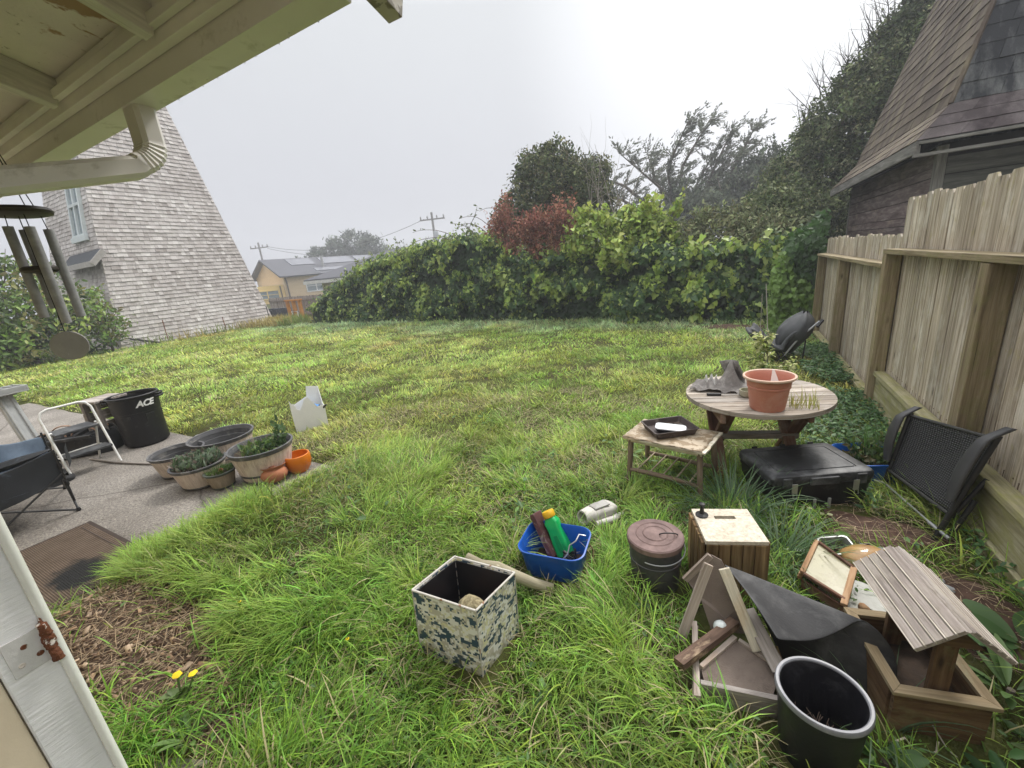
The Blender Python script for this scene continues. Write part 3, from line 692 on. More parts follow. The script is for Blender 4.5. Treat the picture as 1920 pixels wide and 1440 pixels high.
# door jamb with its rusted hinge, and the round weather strip
JX = -1.5
mb = hb(); mb.box(JX - .05, JX, .058, .148, -.05, 2.12); hbuild(mb, 'door_jamb', W_WHITE, bevel=.004)
mb = hb(); mb.tube([(JX + .004, .158, z) for z in (-.05, .7, 1.4, 2.12)], .0105, 12); hbuild(mb, 'weather_strip', M_plain('white_vinyl', (.78, .79, .74), (.70, .71, .66), rough=.35), smooth=60)
mb = hb(); mb.box(JX - .05, JX - .004, -.06, .055, -.05, 2.12); hbuild(mb, 'jamb_trim', BEIGE, bevel=.003)
HINGE = M_peel('painted_hinge_plate', (.62, .61, .60), (.14, .06, .03), thr=.70, scale=16, fine=(50, 50, 50))
mb = hb(); mb.box(JX + .0005, JX + .003, .075, .150, .903, 1.003)
hinge = hbuild(mb, 'hinge', HINGE, bevel=.001)
RUSTP = M_peel('flaking_painted_rust', (.17, .062, .030), (.66, .60, .54), thr=.56, scale=26, rough=.85, fine=(160, 160, 160), bstr=1, grime=(.07, .025, .012))
for zz, yy, r_ in ((.930, .093, .0065), (.935, .126, .007), (.972, .108, .0065)):
    mb = MB(); mb.lathe([(r_, 0), (r_ * .8, .0016), (r_ * .4, .0006), (0, .0008)], 14, (0, 0, 0), rot=Matrix.Rotation(R(90), 3, 'Y')); mb.v = [tuple(Vector((v[0] + JX + .003, v[1] + yy, v[2] + zz)) - HL) for v in mb.v]; mb.build('screw', RUSTP, hinge, smooth=60)
mb = MB(); n_, m_ = 40, 18; P = []
for i in range(n_ + 1):
    t = i / n_; z = .895 + .118 * t; seg = abs(((t * 3) % 1) - .5); r0_ = .0112 * (1 - .35 * max(0, (seg - .44) / .06)) * (1 if .02 < t < .98 else .55)
    row = []
    for k in range(m_ + 1):
        an = 2 * math.pi * (k % m_) / m_; rr = r0_ * (1 + .28 * (float(vn(np.array([k % m_ * .9]), np.array([i * .55]), 1, 3)[0]) - .5) + .14 * math.sin(2 * an + t * 9)); row.append((JX + .010 + rr * math.cos(an), .147 + rr * math.sin(an), z))
    P.append(row)
mb.sheet(P); mb.lathe([(.0045, 0), (.003, .012), (0, .016)], 8, (JX + .010, .147, 1.012))
mb.v = [tuple(Vector(v) - HL) for v in mb.v]; mb.build('hinge_knuckle', RUSTP, hinge, smooth=70)

# ------------------------------------------------------------------ wind chime hung from the eave
CHIME = M_plain('grey_aluminium_tube', (.34, .34, .35), (.22, .22, .225), scale=9, rough=.45, metal=.0, stretch=(.4, 3, 3), dirt=(.3, .29, .26), damt=.15, dscale=30)
CHD = M_plain('dark_chime_wood', (.045, .038, .032), (.025, .02, .018), rough=.5)
cx, cy = -2.304, .600
ch = thing('wind_chime', 'dark wind chime with grey tubes and a flat sail hanging under the eave', 'wind chime', (cx, cy, 1.60))
def cb(mb, n, m, p=ch, **k): mb.v = [(v[0] - cx, v[1] - cy, v[2] - 1.60) for v in mb.v]; return mb.build(n, m, p, **k)
mb = MB(); mb.lathe([(0, 2.092), (.075, 2.092), (.091, 2.096), (.095, 2.106), (.089, 2.116), (.02, 2.118), (0, 2.118)], 40, (cx, cy, 0)); cb(mb, 'top_disc', CHD, smooth=40)
tubes = [(-.006, -.036, 2.055, .325), (.055, .002, 2.048, .345), (.012, .060, 2.045, .325), (-.048, .012, 2.05, .29)]
for dx, dy, zt, ln in tubes:
    mb = MB(); mb.lathe([(.0125, zt - ln), (.0145, zt - ln), (.0145, zt), (.0115, zt), (.0115, zt - ln + .01)], 16, (cx + dx, cy + dy, 0)); t_ = cb(mb, 'chime_tube', CHIME, smooth=40)
    mb = MB(); mb.tube([(cx + dx, cy + dy, zt - .01), (cx + dx * .9, cy + dy * .9, 2.095)], .0016, 5); cb(mb, 'tube_cord', CHD, t_)
mb = MB()
for a in range(3):
    an = a * 2.09 + .4; mb.tube([(cx + .075 * math.cos(an), cy + .075 * math.sin(an), 2.116), (cx, cy, 2.36)], .0018, 5)
mb.tube([(cx, cy, 2.36), (cx, cy, 2.45)], .002, 5); mb.tube([(cx, cy, 2.09), (cx, cy, 1.665)], .0014, 5); cb(mb, 'suspension_cord', CHD)
mb = MB(); mb.lathe([(0, 1.893), (.045, 1.893), (.052, 1.90), (.052, 1.908), (.045, 1.915), (0, 1.915)], 28, (cx, cy, 0)); cb(mb, 'striker', CHD, smooth=40)
mb = MB(); mb.lathe([(0, -.004), (.054, -.004), (.056, 0), (.054, .004), (0, .004)], 36, rot=Matrix.Rotation(R(62), 3, 'Z') @ Matrix.Rotation(R(90), 3, 'X')); mb.v = [(v[0] + cx, v[1] + cy, v[2] + 1.615) for v in mb.v]; cb(mb, 'sail', M_plain('speckled_grey_sail', (.30, .295, .28), (.24, .235, .225), scale=20, rough=.6, dirt=(.4, .4, .38), damt=.05, dscale=60), smooth=40)

# ------------------------------------------------------------------ shingled tower on the left
m, nt, out = new_mat('weathered_cedar_shingle')
a = N(nt, 'ShaderNodeAttribute', attribute_name='rnd')
col = ramp(nt, a.outputs['Fac'], [(.0, (.37, .335, .315)), (.3, (.49, .455, .435)), (.6, (.58, .545, .525)), (1.0, (.72, .69, .665))])
big = noise(nt, coords(nt, (1, 1, 1), 'obj'), .55, 5, .6); col = mixc(nt, .35, col, ramp(nt, big, [(.35, (.55, .50, .49)), (.65, (1.05, 1.05, 1.05))]), 'MULTIPLY')
g = noise(nt, coords(nt, (1.5, 30, 30)), 1, 4, .6); col = mixc(nt, .3, col, ramp(nt, g, [(.3, (.45, .42, .42)), (.7, (1, 1, 1))]), 'MULTIPLY')
finish(nt, out, col, .85, bump=g, bstr=.4, bdist=.01, spec=.15); SHINGLE = m
TW = thing('shingled_tower', 'tall tapering tower clad in weathered pale grey shingles', 'tower', (-25.2, 10.4, 0))
tl = Vector(TW.location)
bat = .152; hgt = 15.0; c0, c1 = 7.15, 13.75; xa, xb = -22.0, -28.6
def tp(x, y, z):
    cxx, cyy = (xa + xb) / 2, (c0 + c1) / 2
    return (x + (-bat * z if x > cxx else bat * z), y + (bat * z if y < cyy else -bat * z), z)
def tbuild(mb, n, mt, p=TW, **k): mb.v = [tuple(Vector(v) - tl) for v in mb.v]; return mb.build(n, mt, p, **k)
mb = MB(); mb.shingles(tp(xa, c0, 0), tp(xa, c1, 0), tp(xa, c0, hgt), tp(xa, c1, hgt), .165, .10, .23, .032, jit=.010)
mb.shingles(tp(xb, c0, 0), tp(xa, c0, 0), tp(xb, c0, hgt), tp(xa, c0, hgt), .160, .10, .23, .022, jit=.010)
i_ = .03
mb.raw([tp(xa - i_, c0 + i_, 0), tp(xa - i_, c1 - i_, 0), tp(xb + i_, c1 - i_, 0), tp(xb + i_, c0 + i_, 0), tp(xa - i_, c0 + i_, hgt), tp(xa - i_, c1 - i_, hgt), tp(xb + i_, c1 - i_, hgt), tp(xb + i_, c0 + i_, hgt)],
       [(0, 1, 5, 4), (1, 2, 6, 5), (2, 3, 7, 6), (3, 0, 4, 7), (4, 5, 6, 7)], .4)
tbuild(mb, 'shingle_wall', SHINGLE)
PALEBLUE = M_plain('pale_blue_trim_paint', (.60, .65, .66), (.54, .58, .59), rough=.5)
GLASS = M_plain('window_glass', (.22, .27, .30), (.16, .2, .22), scale=1.5, rough=.08, spec=.9, bstr=0)
# tall sash window on the left face, leaning with it
def lf(x, z, o=0.0):   # point on the left (-y) face
    return Vector((x, c0 + bat * z - o, z))
wx0, wx1, wz0, wz1 = -24.55, -23.45, 4.6, 7.0
mb = MB()
for p, q in (((wx0, wz0), (wx0, wz1)), ((wx1, wz0), (wx1, wz1)), ((wx0 - .05, wz1), (wx1 + .05, wz1)), ((wx0 - .1, wz0), (wx1 + .1, wz0)), ((wx0, (wz0 + wz1) / 2), (wx1, (wz0 + wz1) / 2)), (((wx0 + wx1) / 2, wz0), ((wx0 + wx1) / 2, wz1))):
    mb.beam(lf(*p, .06), lf(*q, .06), .10, .14, up=(0, -1, 0))
win = tbuild(mb, 'window', PALEBLUE)
mb = MB(); mb.raw([lf(wx0, wz0, .05), lf(wx1, wz0, .05), lf(wx1, wz1, .05), lf(wx0, wz1, .05)], [(0, 1, 2, 3)]); tbuild(mb, 'pane', GLASS, win)
mb = MB(); mb.beam(lf(wx0 - .2, wz0 - .12, .1), lf(wx1 + .2, wz0 - .12, .1), .2, .10, up=(0, -1, 0)); tbuild(mb, 'sill', PALEBLUE, win)
# small pent roof and door trim below it
SLATE = M_plain('dark_roofing', (.05, .055, .065), (.03, .034, .04), scale=20, rough=.8)
mb = MB(); mb.raw([(-22.25, 7.7, 3.95), (-22.25, 7.28, 3.45), (-25.5, 7.28, 3.45), (-25.5, 7.7, 3.95), (-22.25, 7.7, 3.85), (-22.25, 7.28, 3.37), (-25.5, 7.28, 3.37), (-25.5, 7.7, 3.85)], [(0, 3, 2, 1), (4, 5, 6, 7), (0, 1, 5, 4), (1, 2, 6, 5)]); pr = tbuild(mb, 'pent_roof', SLATE)
mb = MB(); mb.beam((-22.23, 7.75, 3.86), (-22.23, 7.26, 3.36), .06, .2); mb.beam((-22.23, 7.25, 3.38), (-25.5, 7.25, 3.38), .06, .2); tbuild(mb, 'fascia', M_plain('grey_fascia', (.42, .39, .37), rough=.7), pr)
mb = MB(); mb.box(-22.2, -22.0, 7.0, 7.14, .5, 2.45); mb.box(-24, -22.0, 6.98, 7.12, 2.3, 2.5); tbuild(mb, 'door_trim', M_plain('white_trim', (.7, .7, .69), rough=.5))
mb = MB(); mb.beam((-21.93, 7.9, .0), (-21.93, 13.7, .0), .1, .14); tbuild(mb, 'base_board', M_plain('grey_base_board', (.4, .39, .36), rough=.8))
# rebar stakes and a black wire rack by the tower
def simple(name, mb, mat, label, cat, loc, group=None, **k):
    mb.v = [tuple(Vector(v) - Vector(loc)) for v in mb.v]; o = mb.build(name, mat, None, **k); o.location = loc; return tag(o, label, cat, group)
mb = MB(); mb.tube([(-21.6, 8.63, -.1), (-21.62, 8.66, .95)], .018, 6); simple('metal_stake', mb, RUST, 'thin rusty stake in front of the shingled tower, the taller one nearer its corner', 'stake', (-21.6, 8.63, 0))
mb = MB(); mb.tube([(-21.6, 11.05, -.1), (-21.62, 11.03, .72)], .018, 6); simple('metal_stake', mb, RUST, 'thin rusty stake near the middle of the shingled tower base', 'stake', (-21.6, 11.05, 0))
mb = MB(); mb.tube([(-21.3, 13.1, -.1), (-21.32, 13.08, .95)], .02, 6); simple('metal_stake', mb, MET_BLACK, 'dark stake at the far corner of the shingled tower', 'stake', (-21.3, 13.1, 0))
mb = MB()
for a, b in (((-21.5, 7.3, .42), (-21.5, 8.3, .05)), ((-21.2, 7.3, .36), (-21.2, 8.3, .0)), ((-21.5, 7.3, .42), (-21.2, 7.3, .36)), ((-21.5, 7.95, .2), (-21.2, 7.95, .14))): mb.tube([a, b], .022, 6)
simple('wire_rack', mb, MET_BLACK, 'black wire rack leaning at the near corner of the tower', 'rack', (-21.35, 7.8, 0))
mb = MB(); mb.box(-21.4, -21.25, 8.9, 9.75, .05, .12); mb.box(-21.36, -21.3, 9.4, 9.46, -.1, .06); mb.box(-21.36, -21.3, 9.65, 9.71, -.1, .2); simple('edging_board', mb, M_plain('pale_edging', (.45, .42, .36), rough=.8), 'short pale edging board on pegs at the tower foot', 'board', (-21.3, 9.3, 0))

# ------------------------------------------------------------------ wooden fence on the right
NAIL = M_plain('rusty_nail_stain', (.13, .085, .055), (.08, .05, .03), rough=.9)
def fence_panel(mb, ya, yb, ztop, zbot, x, seed, zlow_, zrail_):
    random.seed(seed); y = ya
    while y > yb:
        w_ = random.uniform(.125, .15); h = ztop + random.uniform(-.02, .022); t = random.uniform(.014, .018); lean = random.uniform(-.008, .008)
        y1, y2 = y, y - w_ + random.uniform(.003, .009); e = .026; off = random.uniform(0, .006)
        poly = [(y2, zbot), (y1, zbot), (y1 + lean, h - e), (y1 - e * .8 + lean, h), (y2 + e * .8 + lean, h), (y2 + lean, h - e)]
        n = len(poly); xs = (x + off, x + off + t); q = random.random() * 40; zc = random.random() * 9
        vs = [(xx, p[0], p[1]) for xx in xs for p in poly]; g = [(p[1] + zc, p[0] + q, xx) for xx in xs for p in poly]
        fs = [tuple(range(n - 1, -1, -1)), tuple(range(n, 2 * n))] + [(k, (k + 1) % n, n + (k + 1) % n, n + k) for k in range(n)]
        mb.raw(vs, [f[::-1] for f in fs], random.random(), g)
        for zn in (zlow_ + .022, zrail_ - .03):
            for s_ in (-.3, .3):
                yc = (y1 + y2) / 2 + s_ * w_; mb.cm = 1; mb.lathe([(.0055, 0), (.004, .0015), (0, .002)], 7, (0, 0, 0), rot=Matrix.Rotation(R(-90), 3, 'Y')); mb.v[-21:] = [(v[0] + x + off, v[1] + yc, v[2] + zn + .05) for v in mb.v[-21:]]
                if random.random() < .6: hh_ = random.uniform(.05, .22); mb.raw([(x + off - .0008, yc - .005, zn + .045), (x + off - .0008, yc + .005, zn + .045), (x + off - .0008, yc + .002, zn + .045 - hh_), (x + off - .0008, yc - .002, zn + .045 - hh_)], [(0, 1, 2, 3)])
                mb.cm = 0
        y -= w_
def fence(label, ya, yb, ztop, zrail, posts, zlow, seed, group):
    f = thing('wooden_fence', label, 'fence', (1.28, (ya + yb) / 2, 0), group=group); fl = Vector(f.location)
    def fb(mb, n, mt, **k): mb.v = [tuple(Vector(v) - fl) for v in mb.v]; return mb.build(n, mt, f, **k)
    mb = MB(); fence_panel(mb, ya, yb, ztop, .12 if zlow > .2 else .02, 1.292, seed, zlow, zrail); fb(mb, 'picket_panel', [W_FENCE, NAIL])
    mb = MB(); mb.box(1.165, 1.29, yb, ya, zrail, zrail + .038, roughen=.003); fb(mb, 'top_rail', W_POST, bevel=.004)
    mb = MB(); mb.box(1.20, 1.29, yb, ya, zlow, zlow + .042, roughen=.003); fb(mb, 'bottom_rail', W_KICK, bevel=.004)
    for py in posts:
        mb = MB(); mb.box(1.172, 1.286, py - .055, py + .055, -.2, zrail - .002, roughen=.004); fb(mb, 'post', W_POST, bevel=.006)
    mb = MB(); mb.box(1.225, 1.25, yb, ya, .12, zlow - .003, roughen=.002) if zlow > .2 else mb.box(1.23, 1.255, yb, ya, -.12, zlow - .003)
    fb(mb, 'kickboard', W_KICK, bevel=.003)
    if zlow > .2:
        mb = MB(); mb.box(1.205, 1.285, yb, ya, -.15, .117, roughen=.004); fb(mb, 'base_beam', W_KICK, bevel=.006)
fence('tall near run of weathered board fence with mossy posts', 5.19, .3, 1.975, 1.515, (5.135, 3.27, 1.4), .37, 3, 'runs of board fence')
fence('lower far run of weathered board fence ending at the hedge', 9.08, 5.2, 1.67, 1.385, (9.0, 7.2), .06, 4, 'runs of board fence')
random.seed(21)

# ------------------------------------------------------------------ dark shed tower behind the fence
def M_shing2(name, stops, streak):
    m, nt, out = new_mat(name); a = N(nt, 'ShaderNodeAttribute', attribute_name='rnd'); col = ramp(nt, a.outputs['Fac'], stops)
    st = noise(nt, coords(nt, (2.2, 2.2, .35), 'obj'), 1.6, 6, .65)
    col = mixc(nt, ramp(nt, st, [(.44, (0, 0, 0)), (.66, (.8,) * 3)]), col, streak)
    g = noise(nt, coords(nt, (60, 60, 60), 'obj'), 1, 3, .7); col = mixc(nt, .4, col, ramp(nt, g, [(.3, (.5,) * 3), (.7, (1.1,) * 3)]), 'MULTIPLY')
    finish(nt, out, col, .85, bump=g, bstr=.4, bdist=.006, spec=.2); return m
SH_BROWN = M_shing2('brown_streaked_shingle', [(0, (.048, .035, .027)), (.5, (.080, .060, .047)), (1, (.13, .102, .08))], (.20, .17, .11))
SH_DARK = M_shing2('charcoal_asphalt_shingle', [(0, (.022, .024, .028)), (.5, (.042, .044, .049)), (1, (.08, .083, .087))], (.20, .205, .20))
SH_WINE = M_shing2('wine_asphalt_shingle', [(0, (.040, .030, .032)), (.5, (.062, .050, .051)), (1, (.10, .085, .083))], (.14, .12, .12))
SIDING = M_wood('purple_brown_siding', (.085, .058, .058), (.19, .145, .14), (.36, .31, .285), grain=12, rv=.2, blotch=(.33, .27, .21), bamt=.35, bscale=3)
SIDG = M_wood('grey_green_siding', (.06, .06, .055), (.12, .12, .105), (.19, .185, .165), grain=12, rv=.15)
sx0, sy0, sy1, W_ = 2.1, 8.5, 15.1, 6.6
shed = thing('shed_tower', 'dark wooden outbuilding with a steep shingled tower roof behind the fence', 'outbuilding', (5.4, 11.8, 0)); sl_ = Vector(shed.location)
def sb(mb, n, mt, p=shed, **k): mb.v = [tuple(Vector(v) - sl_) for v in mb.v]; return mb.build(n, mt, p, **k)
ze, zs, fo = 2.86, 3.33, .42; hb_, zt = .30, 10.0; d_ = (zt - zs) * hb_
A = (sx0, sy0, ze); B = (sx0, sy1, ze); A1 = (sx0 + fo, sy0 + fo, zs); B1 = (sx0 + fo, sy1 - fo, zs); A2 = (sx0 + fo + d_, sy0 + fo + d_, zt); B2 = (sx0 + fo + d_, sy1 - fo - d_, zt)
Cc = (sx0 + W_, sy0, ze); C1 = (sx0 + W_ - fo, sy0 + fo, zs); C2 = (sx0 + W_ - fo - d_, sy0 + fo + d_, zt)
D_ = (sx0 + W_, sy1, ze); D1 = (sx0 + W_ - fo, sy1 - fo, zs); D2 = (sx0 + W_ - fo - d_, sy1 - fo - d_, zt)
mb = MB(); mb.shingles(B, A, B1, A1, .16, .2, .5, .012); mb.shingles(B1, A1, B2, A2, .19, .3, .9, .014); sb(mb, 'roof_side', SH_BROWN)
mb = MB(); mb.shingles(A1, C1, A2, C2, .235, .22, .42, .012); sb(mb, 'roof_front', SH_DARK)
mb = MB(); mb.shingles(A, Cc, A1, C1, .2, .25, .4, .012); sb(mb, 'roof_flare', SH_WINE)
mb = MB(); v8 = [Vector(p) - Vector((0, 0, .02)) for p in (A, Cc, D_, B)] + [Vector(p) + (Vector((5.4, 11.8, 5)) - Vector(p)) * .01 for p in (A1, C1, D1, B1, A2, C2, D2, B2)]
mb.raw(v8, [(0, 4, 7, 3)[::-1], (0, 1, 5, 4), (1, 2, 6, 5), (2, 3, 7, 6), (4, 5, 9, 8), (5, 6, 10, 9), (6, 7, 11, 10), (7, 4, 8, 11), (8, 9, 10, 11)]); sb(mb, 'roof_deck', SH_DARK)
mb = MB(); mb.beam(Vector(A1) + Vector((-.01, -.01, .0)), Vector(A2) + Vector((-.01, -.01, 0)), .05, .03); sb(mb, 'hip_cap', SH_BROWN)
FASC = M_wood('grey_fascia_board', (.10, .095, .085), (.22, .21, .19), (.36, .35, .32), grain=16, rv=.1)
mb = MB(); mb.box(sx0 - .012, sx0 + .03, sy0 - .02, sy1, ze - .17, ze - .012); mb.box(sx0 + .031, sx0 + W_, sy0 - .02, sy0 + .02, ze - .05, ze - .012); mb.box(sx0 - .012, sx0 + W_, sy0 - .03, sy0 + .04, ze - .215, ze - .172); mb.box(sx0 + .02, sx0 + .06, sy0 + .0, sy0 + .03, ze - .171, ze - .06); sb(mb, 'fascia', FASC, bevel=.004)
wx = sx0 + .40; wy = sy0 + .45
mb = MB(); z = 2.78; random.seed(5)
while z > -.1:
    h = random.choice((.30, .14, .26, .24)); mb.box(wx - .018, wx, wy, sy1 - .4, z - h + .012, z, roughen=.003); z -= h
sb(mb, 'side_siding', SIDING)
mb = MB(); z = 2.64
while z > -.1:
    h = random.choice((.28, .22, .24)); mb.box(wx + .09, sx0 + W_ - .4, wy - .018, wy, z - h + .012, z, roughen=.003); z -= h
sb(mb, 'front_siding', SIDG)
mb = MB(); mb.box(wx - .03, wx + .08, wy - .035, wy + .10, -.1, 2.80); sb(mb, 'corner_trim', FASC, bevel=.004)
mb = MB(); mb.box(wx - .03, wx + .0, sy1 - .5, sy1 - .38, -.1, 2.80); sb(mb, 'corner_trim', FASC, bevel=.004)
mb = MB(); mb.box(wx + .002, sx0 + W_ - .38, wy + .004, sy1 - .38, -.1, 2.83); sb(mb, 'inner_wall', M_plain('void_shade', (.02, .018, .017), rough=.9))  # box behind the open eave, its near-black colour painted as shade
mb = MB(); mb.prism([(0, 0), (.075, 0), (.075, .12), (0, .12)], Vector((3.35, sy0 + fo + .012, zs + .12)), (1, 0, 0), Vector((0, hb_, 1)).normalized(), (0, -1, 0), .0, .012); sb(mb, 'tin_patch', MET_SILVER)

# ------------------------------------------------------------------ back fence, orange stand, far houses, poles
fb_ = thing('back_fence', 'grey board fence at the far left corner of the lawn', 'fence', (-21, 17.5, 0)); fl = Vector(fb_.location)
def bb(mb, n, mt, p=fb_, **k): mb.v = [tuple(Vector(v) - fl) for v in mb.v]; return mb.build(n, mt, p, **k)
p0, p1 = Vector((-27.5, 17.2, 0)), Vector((-15.5, 15.6, 0)); dd = (p1 - p0).normalized(); mb = MB(); s_ = 0
while s_ < (p1 - p0).length:
    q0 = p0 + dd * s_; mb.obox(q0 + Vector((0, 0, .58)), dd, Vector((-dd.y, dd.x, 0)), (0, 0, 1), (.135, .02, 1.20 + random.uniform(-.03, .03))); s_ += .143
bb(mb, 'picket_panel', W_GREY)
nn_ = Vector((dd.y, -dd.x, 0)) * .04; mb = MB()
for z in (.98, .15): mb.beam(p0 + nn_ + Vector((0, 0, z)), p1 + nn_ + Vector((0, 0, z)), .05, .14 if z > 1 else .09)
bb(mb, 'rail', W_GREY)
ORANGE = M_plain('orange_stained_wood', (.52, .24, .05), (.36, .15, .03), rough=.6)
og = thing('timber_frame', 'orange stained timber frame standing in front of the far grey fence', 'frame', (-21.6, 15.4, 0)); ol = Vector(og.location)
def ob(mb, n, mt, p=og, **k): mb.v = [tuple(Vector(v) - ol) for v in mb.v]; return mb.build(n, mt, p, **k)
for px_ in (-22.95, -22.4, -21.85):
    mb = MB(); mb.box(px_ - .08, px_ + .08, 15.3, 15.44, -.3, 1.02); ob(mb, 'post', ORANGE)
mb = MB(); mb.box(-23.1, -21.7, 15.28, 15.46, .985, 1.07); ob(mb, 'top_beam', ORANGE)
mb = MB(); mb.tube([(-22.35, 15.1, -.2), (-22.35, 15.1, .42), (-21.85, 15.1, .42), (-21.85, 15.1, -.2)], .03, 8); ob(mb, 'rail', MET_WHITE, smooth=60)
mb = MB(); mb.box(-25.6, -23.1, 15.5, 16.3, .0, .10); mb.box(-25.6, -23.1, 15.5, 15.6, -.3, -.02); ob(mb, 'bench', ORANGE)
cr = MB(); [cr.box(-25.4 + .28 * k, -25.17 + .28 * k, 15.5, 15.7, .12, .62) for k in range(8)]; simple('plank_stack', cr, M_plain('dark_slate_plank', (.06, .07, .09), (.04, .045, .06), rough=.6), 'dark blue grey planks stacked on the orange bench', 'planks', (-24.3, 15.6, .12))
# yellow house far behind
YEL = M_wood('cream_yellow_siding', (.66, .50, .30), (.70, .54, .34), (.73, .58, .38), grain=4, rv=.03); YELL = M_plain('yellow_wall', (.74, .55, .22), (.70, .52, .20), rough=.7)
GR_ROOF = M_plain('grey_asphalt_roof', (.11, .11, .125), (.075, .078, .09), scale=30, rough=.9, rv=.05)
PVC = M_plain('solar_panel', (.12, .125, .15), (.10, .105, .13), rough=.12, spec=.7, bstr=0)
yh = thing('yellow_house', 'pale yellow house with grey roof and solar panels beyond the back fence', 'house', (-43, 30, -1.5)); yl = Vector(yh.location)
U = Vector((math.cos(R(80)), math.sin(R(80)), 0)); Vv = Vector((-U.y, U.x, 0)); O_ = Vector((-50.4, 34.0, -1.85))
def yp(u, v, z): return O_ + U * u + Vv * v + Vector((0, 0, z))
def yb(mb, n, mt, p=yh, **k): mb.v = [tuple(Vector(v) - yl) for v in mb.v]; return mb.build(n, mt, p, **k)
def ybox(mb, u0, u1, v0, v1, z0_, z1_): mb.obox(yp((u0 + u1) / 2, (v0 + v1) / 2, (z0_ + z1_) / 2), U, Vv, (0, 0, 1), (u1 - u0, v1 - v0, z1_ - z0_))
mb = MB(); ybox(mb, 0, 16, 0, 8, 0, 5.1); 
mb.raw([yp(0, 0, 5.1), yp(0, 8, 5.1), yp(0, 4, 7.1)], [(0, 2, 1)]); yb(mb, 'wall', YEL)
mb = MB(); ybox(mb, -4, -.02, .4, 7, 0, 4.0); yb(mb, 'porch_wall', YELL)
mb = MB(); mb.raw([yp(-.7, -.7, 4.9), yp(16.5, -.7, 4.9), yp(16.5, 4, 7.25), yp(-.7, 4, 7.25), yp(-.7, 8.7, 4.9), yp(16.5, 8.7, 4.9)], [(0, 1, 2, 3), (3, 2, 5, 4)]); rf = solidify(yb(mb, 'roof', GR_ROOF), .18)
def onroof(u, t, o=.14): return yp(u, -.7 + 4.7 * t, 4.9 + 2.35 * t + o)
for (u0, u1, t0, t1) in ((2.3, 5.6, .55, .92), (6.8, 11.6, .55, .92), (4.5, 9.5, .14, .30), (12.3, 15, .55, .92)):
    mb = MB(); mb.raw([onroof(u0, t0), onroof(u1, t0), onroof(u1, t1), onroof(u0, t1)], [(0, 1, 2, 3)]); solidify(yb(mb, 'solar_panel', PVC, rf), .08)
mb = MB(); mb.tube([yp(6.2, 1.2, 5.8), yp(6.2, 1.2, 7.2)], .16, 10); mb.tube([yp(6.2, 1.2, 7.2), yp(6.2, 1.2, 7.35)], .24, 10); yb(mb, 'chimney_pipe', MET_SILVER, rf, smooth=50)
def ywin(u0, u1, z0_, z1_, v, fr):
    mb = MB(); ybox(mb, u0, u1, v - .08, v - .0, z0_, z0_ + .14); ybox(mb, u0, u1, v - .08, v, z1_ - .14, z1_); ybox(mb, u0, u0 + .14, v - .08, v, z0_ + .15, z1_ - .15); ybox(mb, u1 - .14, u1, v - .08, v, z0_ + .15, z1_ - .15); c_ = (u0 + u1) / 2; ybox(mb, c_ - .06, c_ + .06, v - .07, v, z0_ + .15, z1_ - .15); ybox(mb, u0 + .15, c_ - .07, v - .06, v, (z0_ + z1_) / 2 - .03, (z0_ + z1_) / 2 + .03); ybox(mb, c_ + .07, u1 - .15, v - .06, v, (z0_ + z1_) / 2 - .03, (z0_ + z1_) / 2 + .03)
    wf = yb(mb, 'window', fr); mb = MB(); ybox(mb, u0 + .05, u1 - .05, v - .03, v - .01, z0_ + .05, z1_ - .05); yb(mb, 'pane', GLASS, wf)
ywin(2.6, 5.4, 2.75, 4.3, 0, M_plain('white_window_frame', (.75, .75, .74), rough=.5)); ywin(-3.6, -.7, 2.35, 3.5, .4, YELL)
mb = MB(); mb.tube([yp(.15, -.12, 4.8), yp(.25, -.12, 4.3), yp(.25, -.12, 0)], .09, 8); mb.tube([yp(-.5, .3, 3.9), yp(-.5, .3, 0)], .07, 8); yb(mb, 'downspout', M_plain('brown_downspout', (.10, .07, .05), rough=.6), smooth=50)
mb = MB(); mb.tube([yp(1.2, -2, 2.0), yp(1.2, -2, 0)], .08, 6); mb.tube([yp(5.0, -2, 2.0), yp(5.0, -2, 0)], .08, 6); mb.tube([yp(1.2, -2, 1.9), yp(9, -2, 1.9)], .06, 6); yb(mb, 'deck_rail', W_RED)
# grey hip roof house nearer, half hidden by the hedge
g2 = thing('grey_roof_house', 'low house with a dark grey roof half hidden behind the hedge', 'house', (-24, 29, -1)); gl2 = Vector(g2.location)
def gb(mb, n, mt, **k): mb.v = [tuple(Vector(v) - gl2) for v in mb.v]; return mb.build(n, mt, g2, **k)
U2 = Vector((.875, .484, 0)); V2 = Vector((-.484, .875, 0)); Q0 = Vector((-31.4, 22.9, 0))
def qp(u, v, z): return Q0 + U2 * u + V2 * v + Vector((0, 0, z))
mb = MB(); mb.obox(qp(8.5, 5, 0), U2, V2, (0, 0, 1), (15, 8, 4.0)); gb(mb, 'wall', M_plain('pale_stucco', (.55, .50, .36), rough=.8))
mb = MB(); E1 = [qp(0, 0, 2.1), qp(17, 0, 2.1), qp(17, 10, 2.1), qp(0, 10, 2.1)]; mb.raw(E1 + [qp(6.5, 5, 4.2), qp(11, 5, 4.2)], [(0, 1, 5, 4), (1, 2, 5), (2, 3, 4, 5), (3, 0, 4)]); solidify(gb(mb, 'roof', GR_ROOF), .15)
mb = MB(); mb.beam(qp(-.05, -.05, 1.95), qp(17, -.05, 1.95), .08, .26); mb.beam(qp(-.05, 0, 1.95), qp(-.05, 10, 1.95), .08, .26); gb(mb, 'fascia', M_plain('off_white_fascia', (.6, .6, .58), rough=.6))
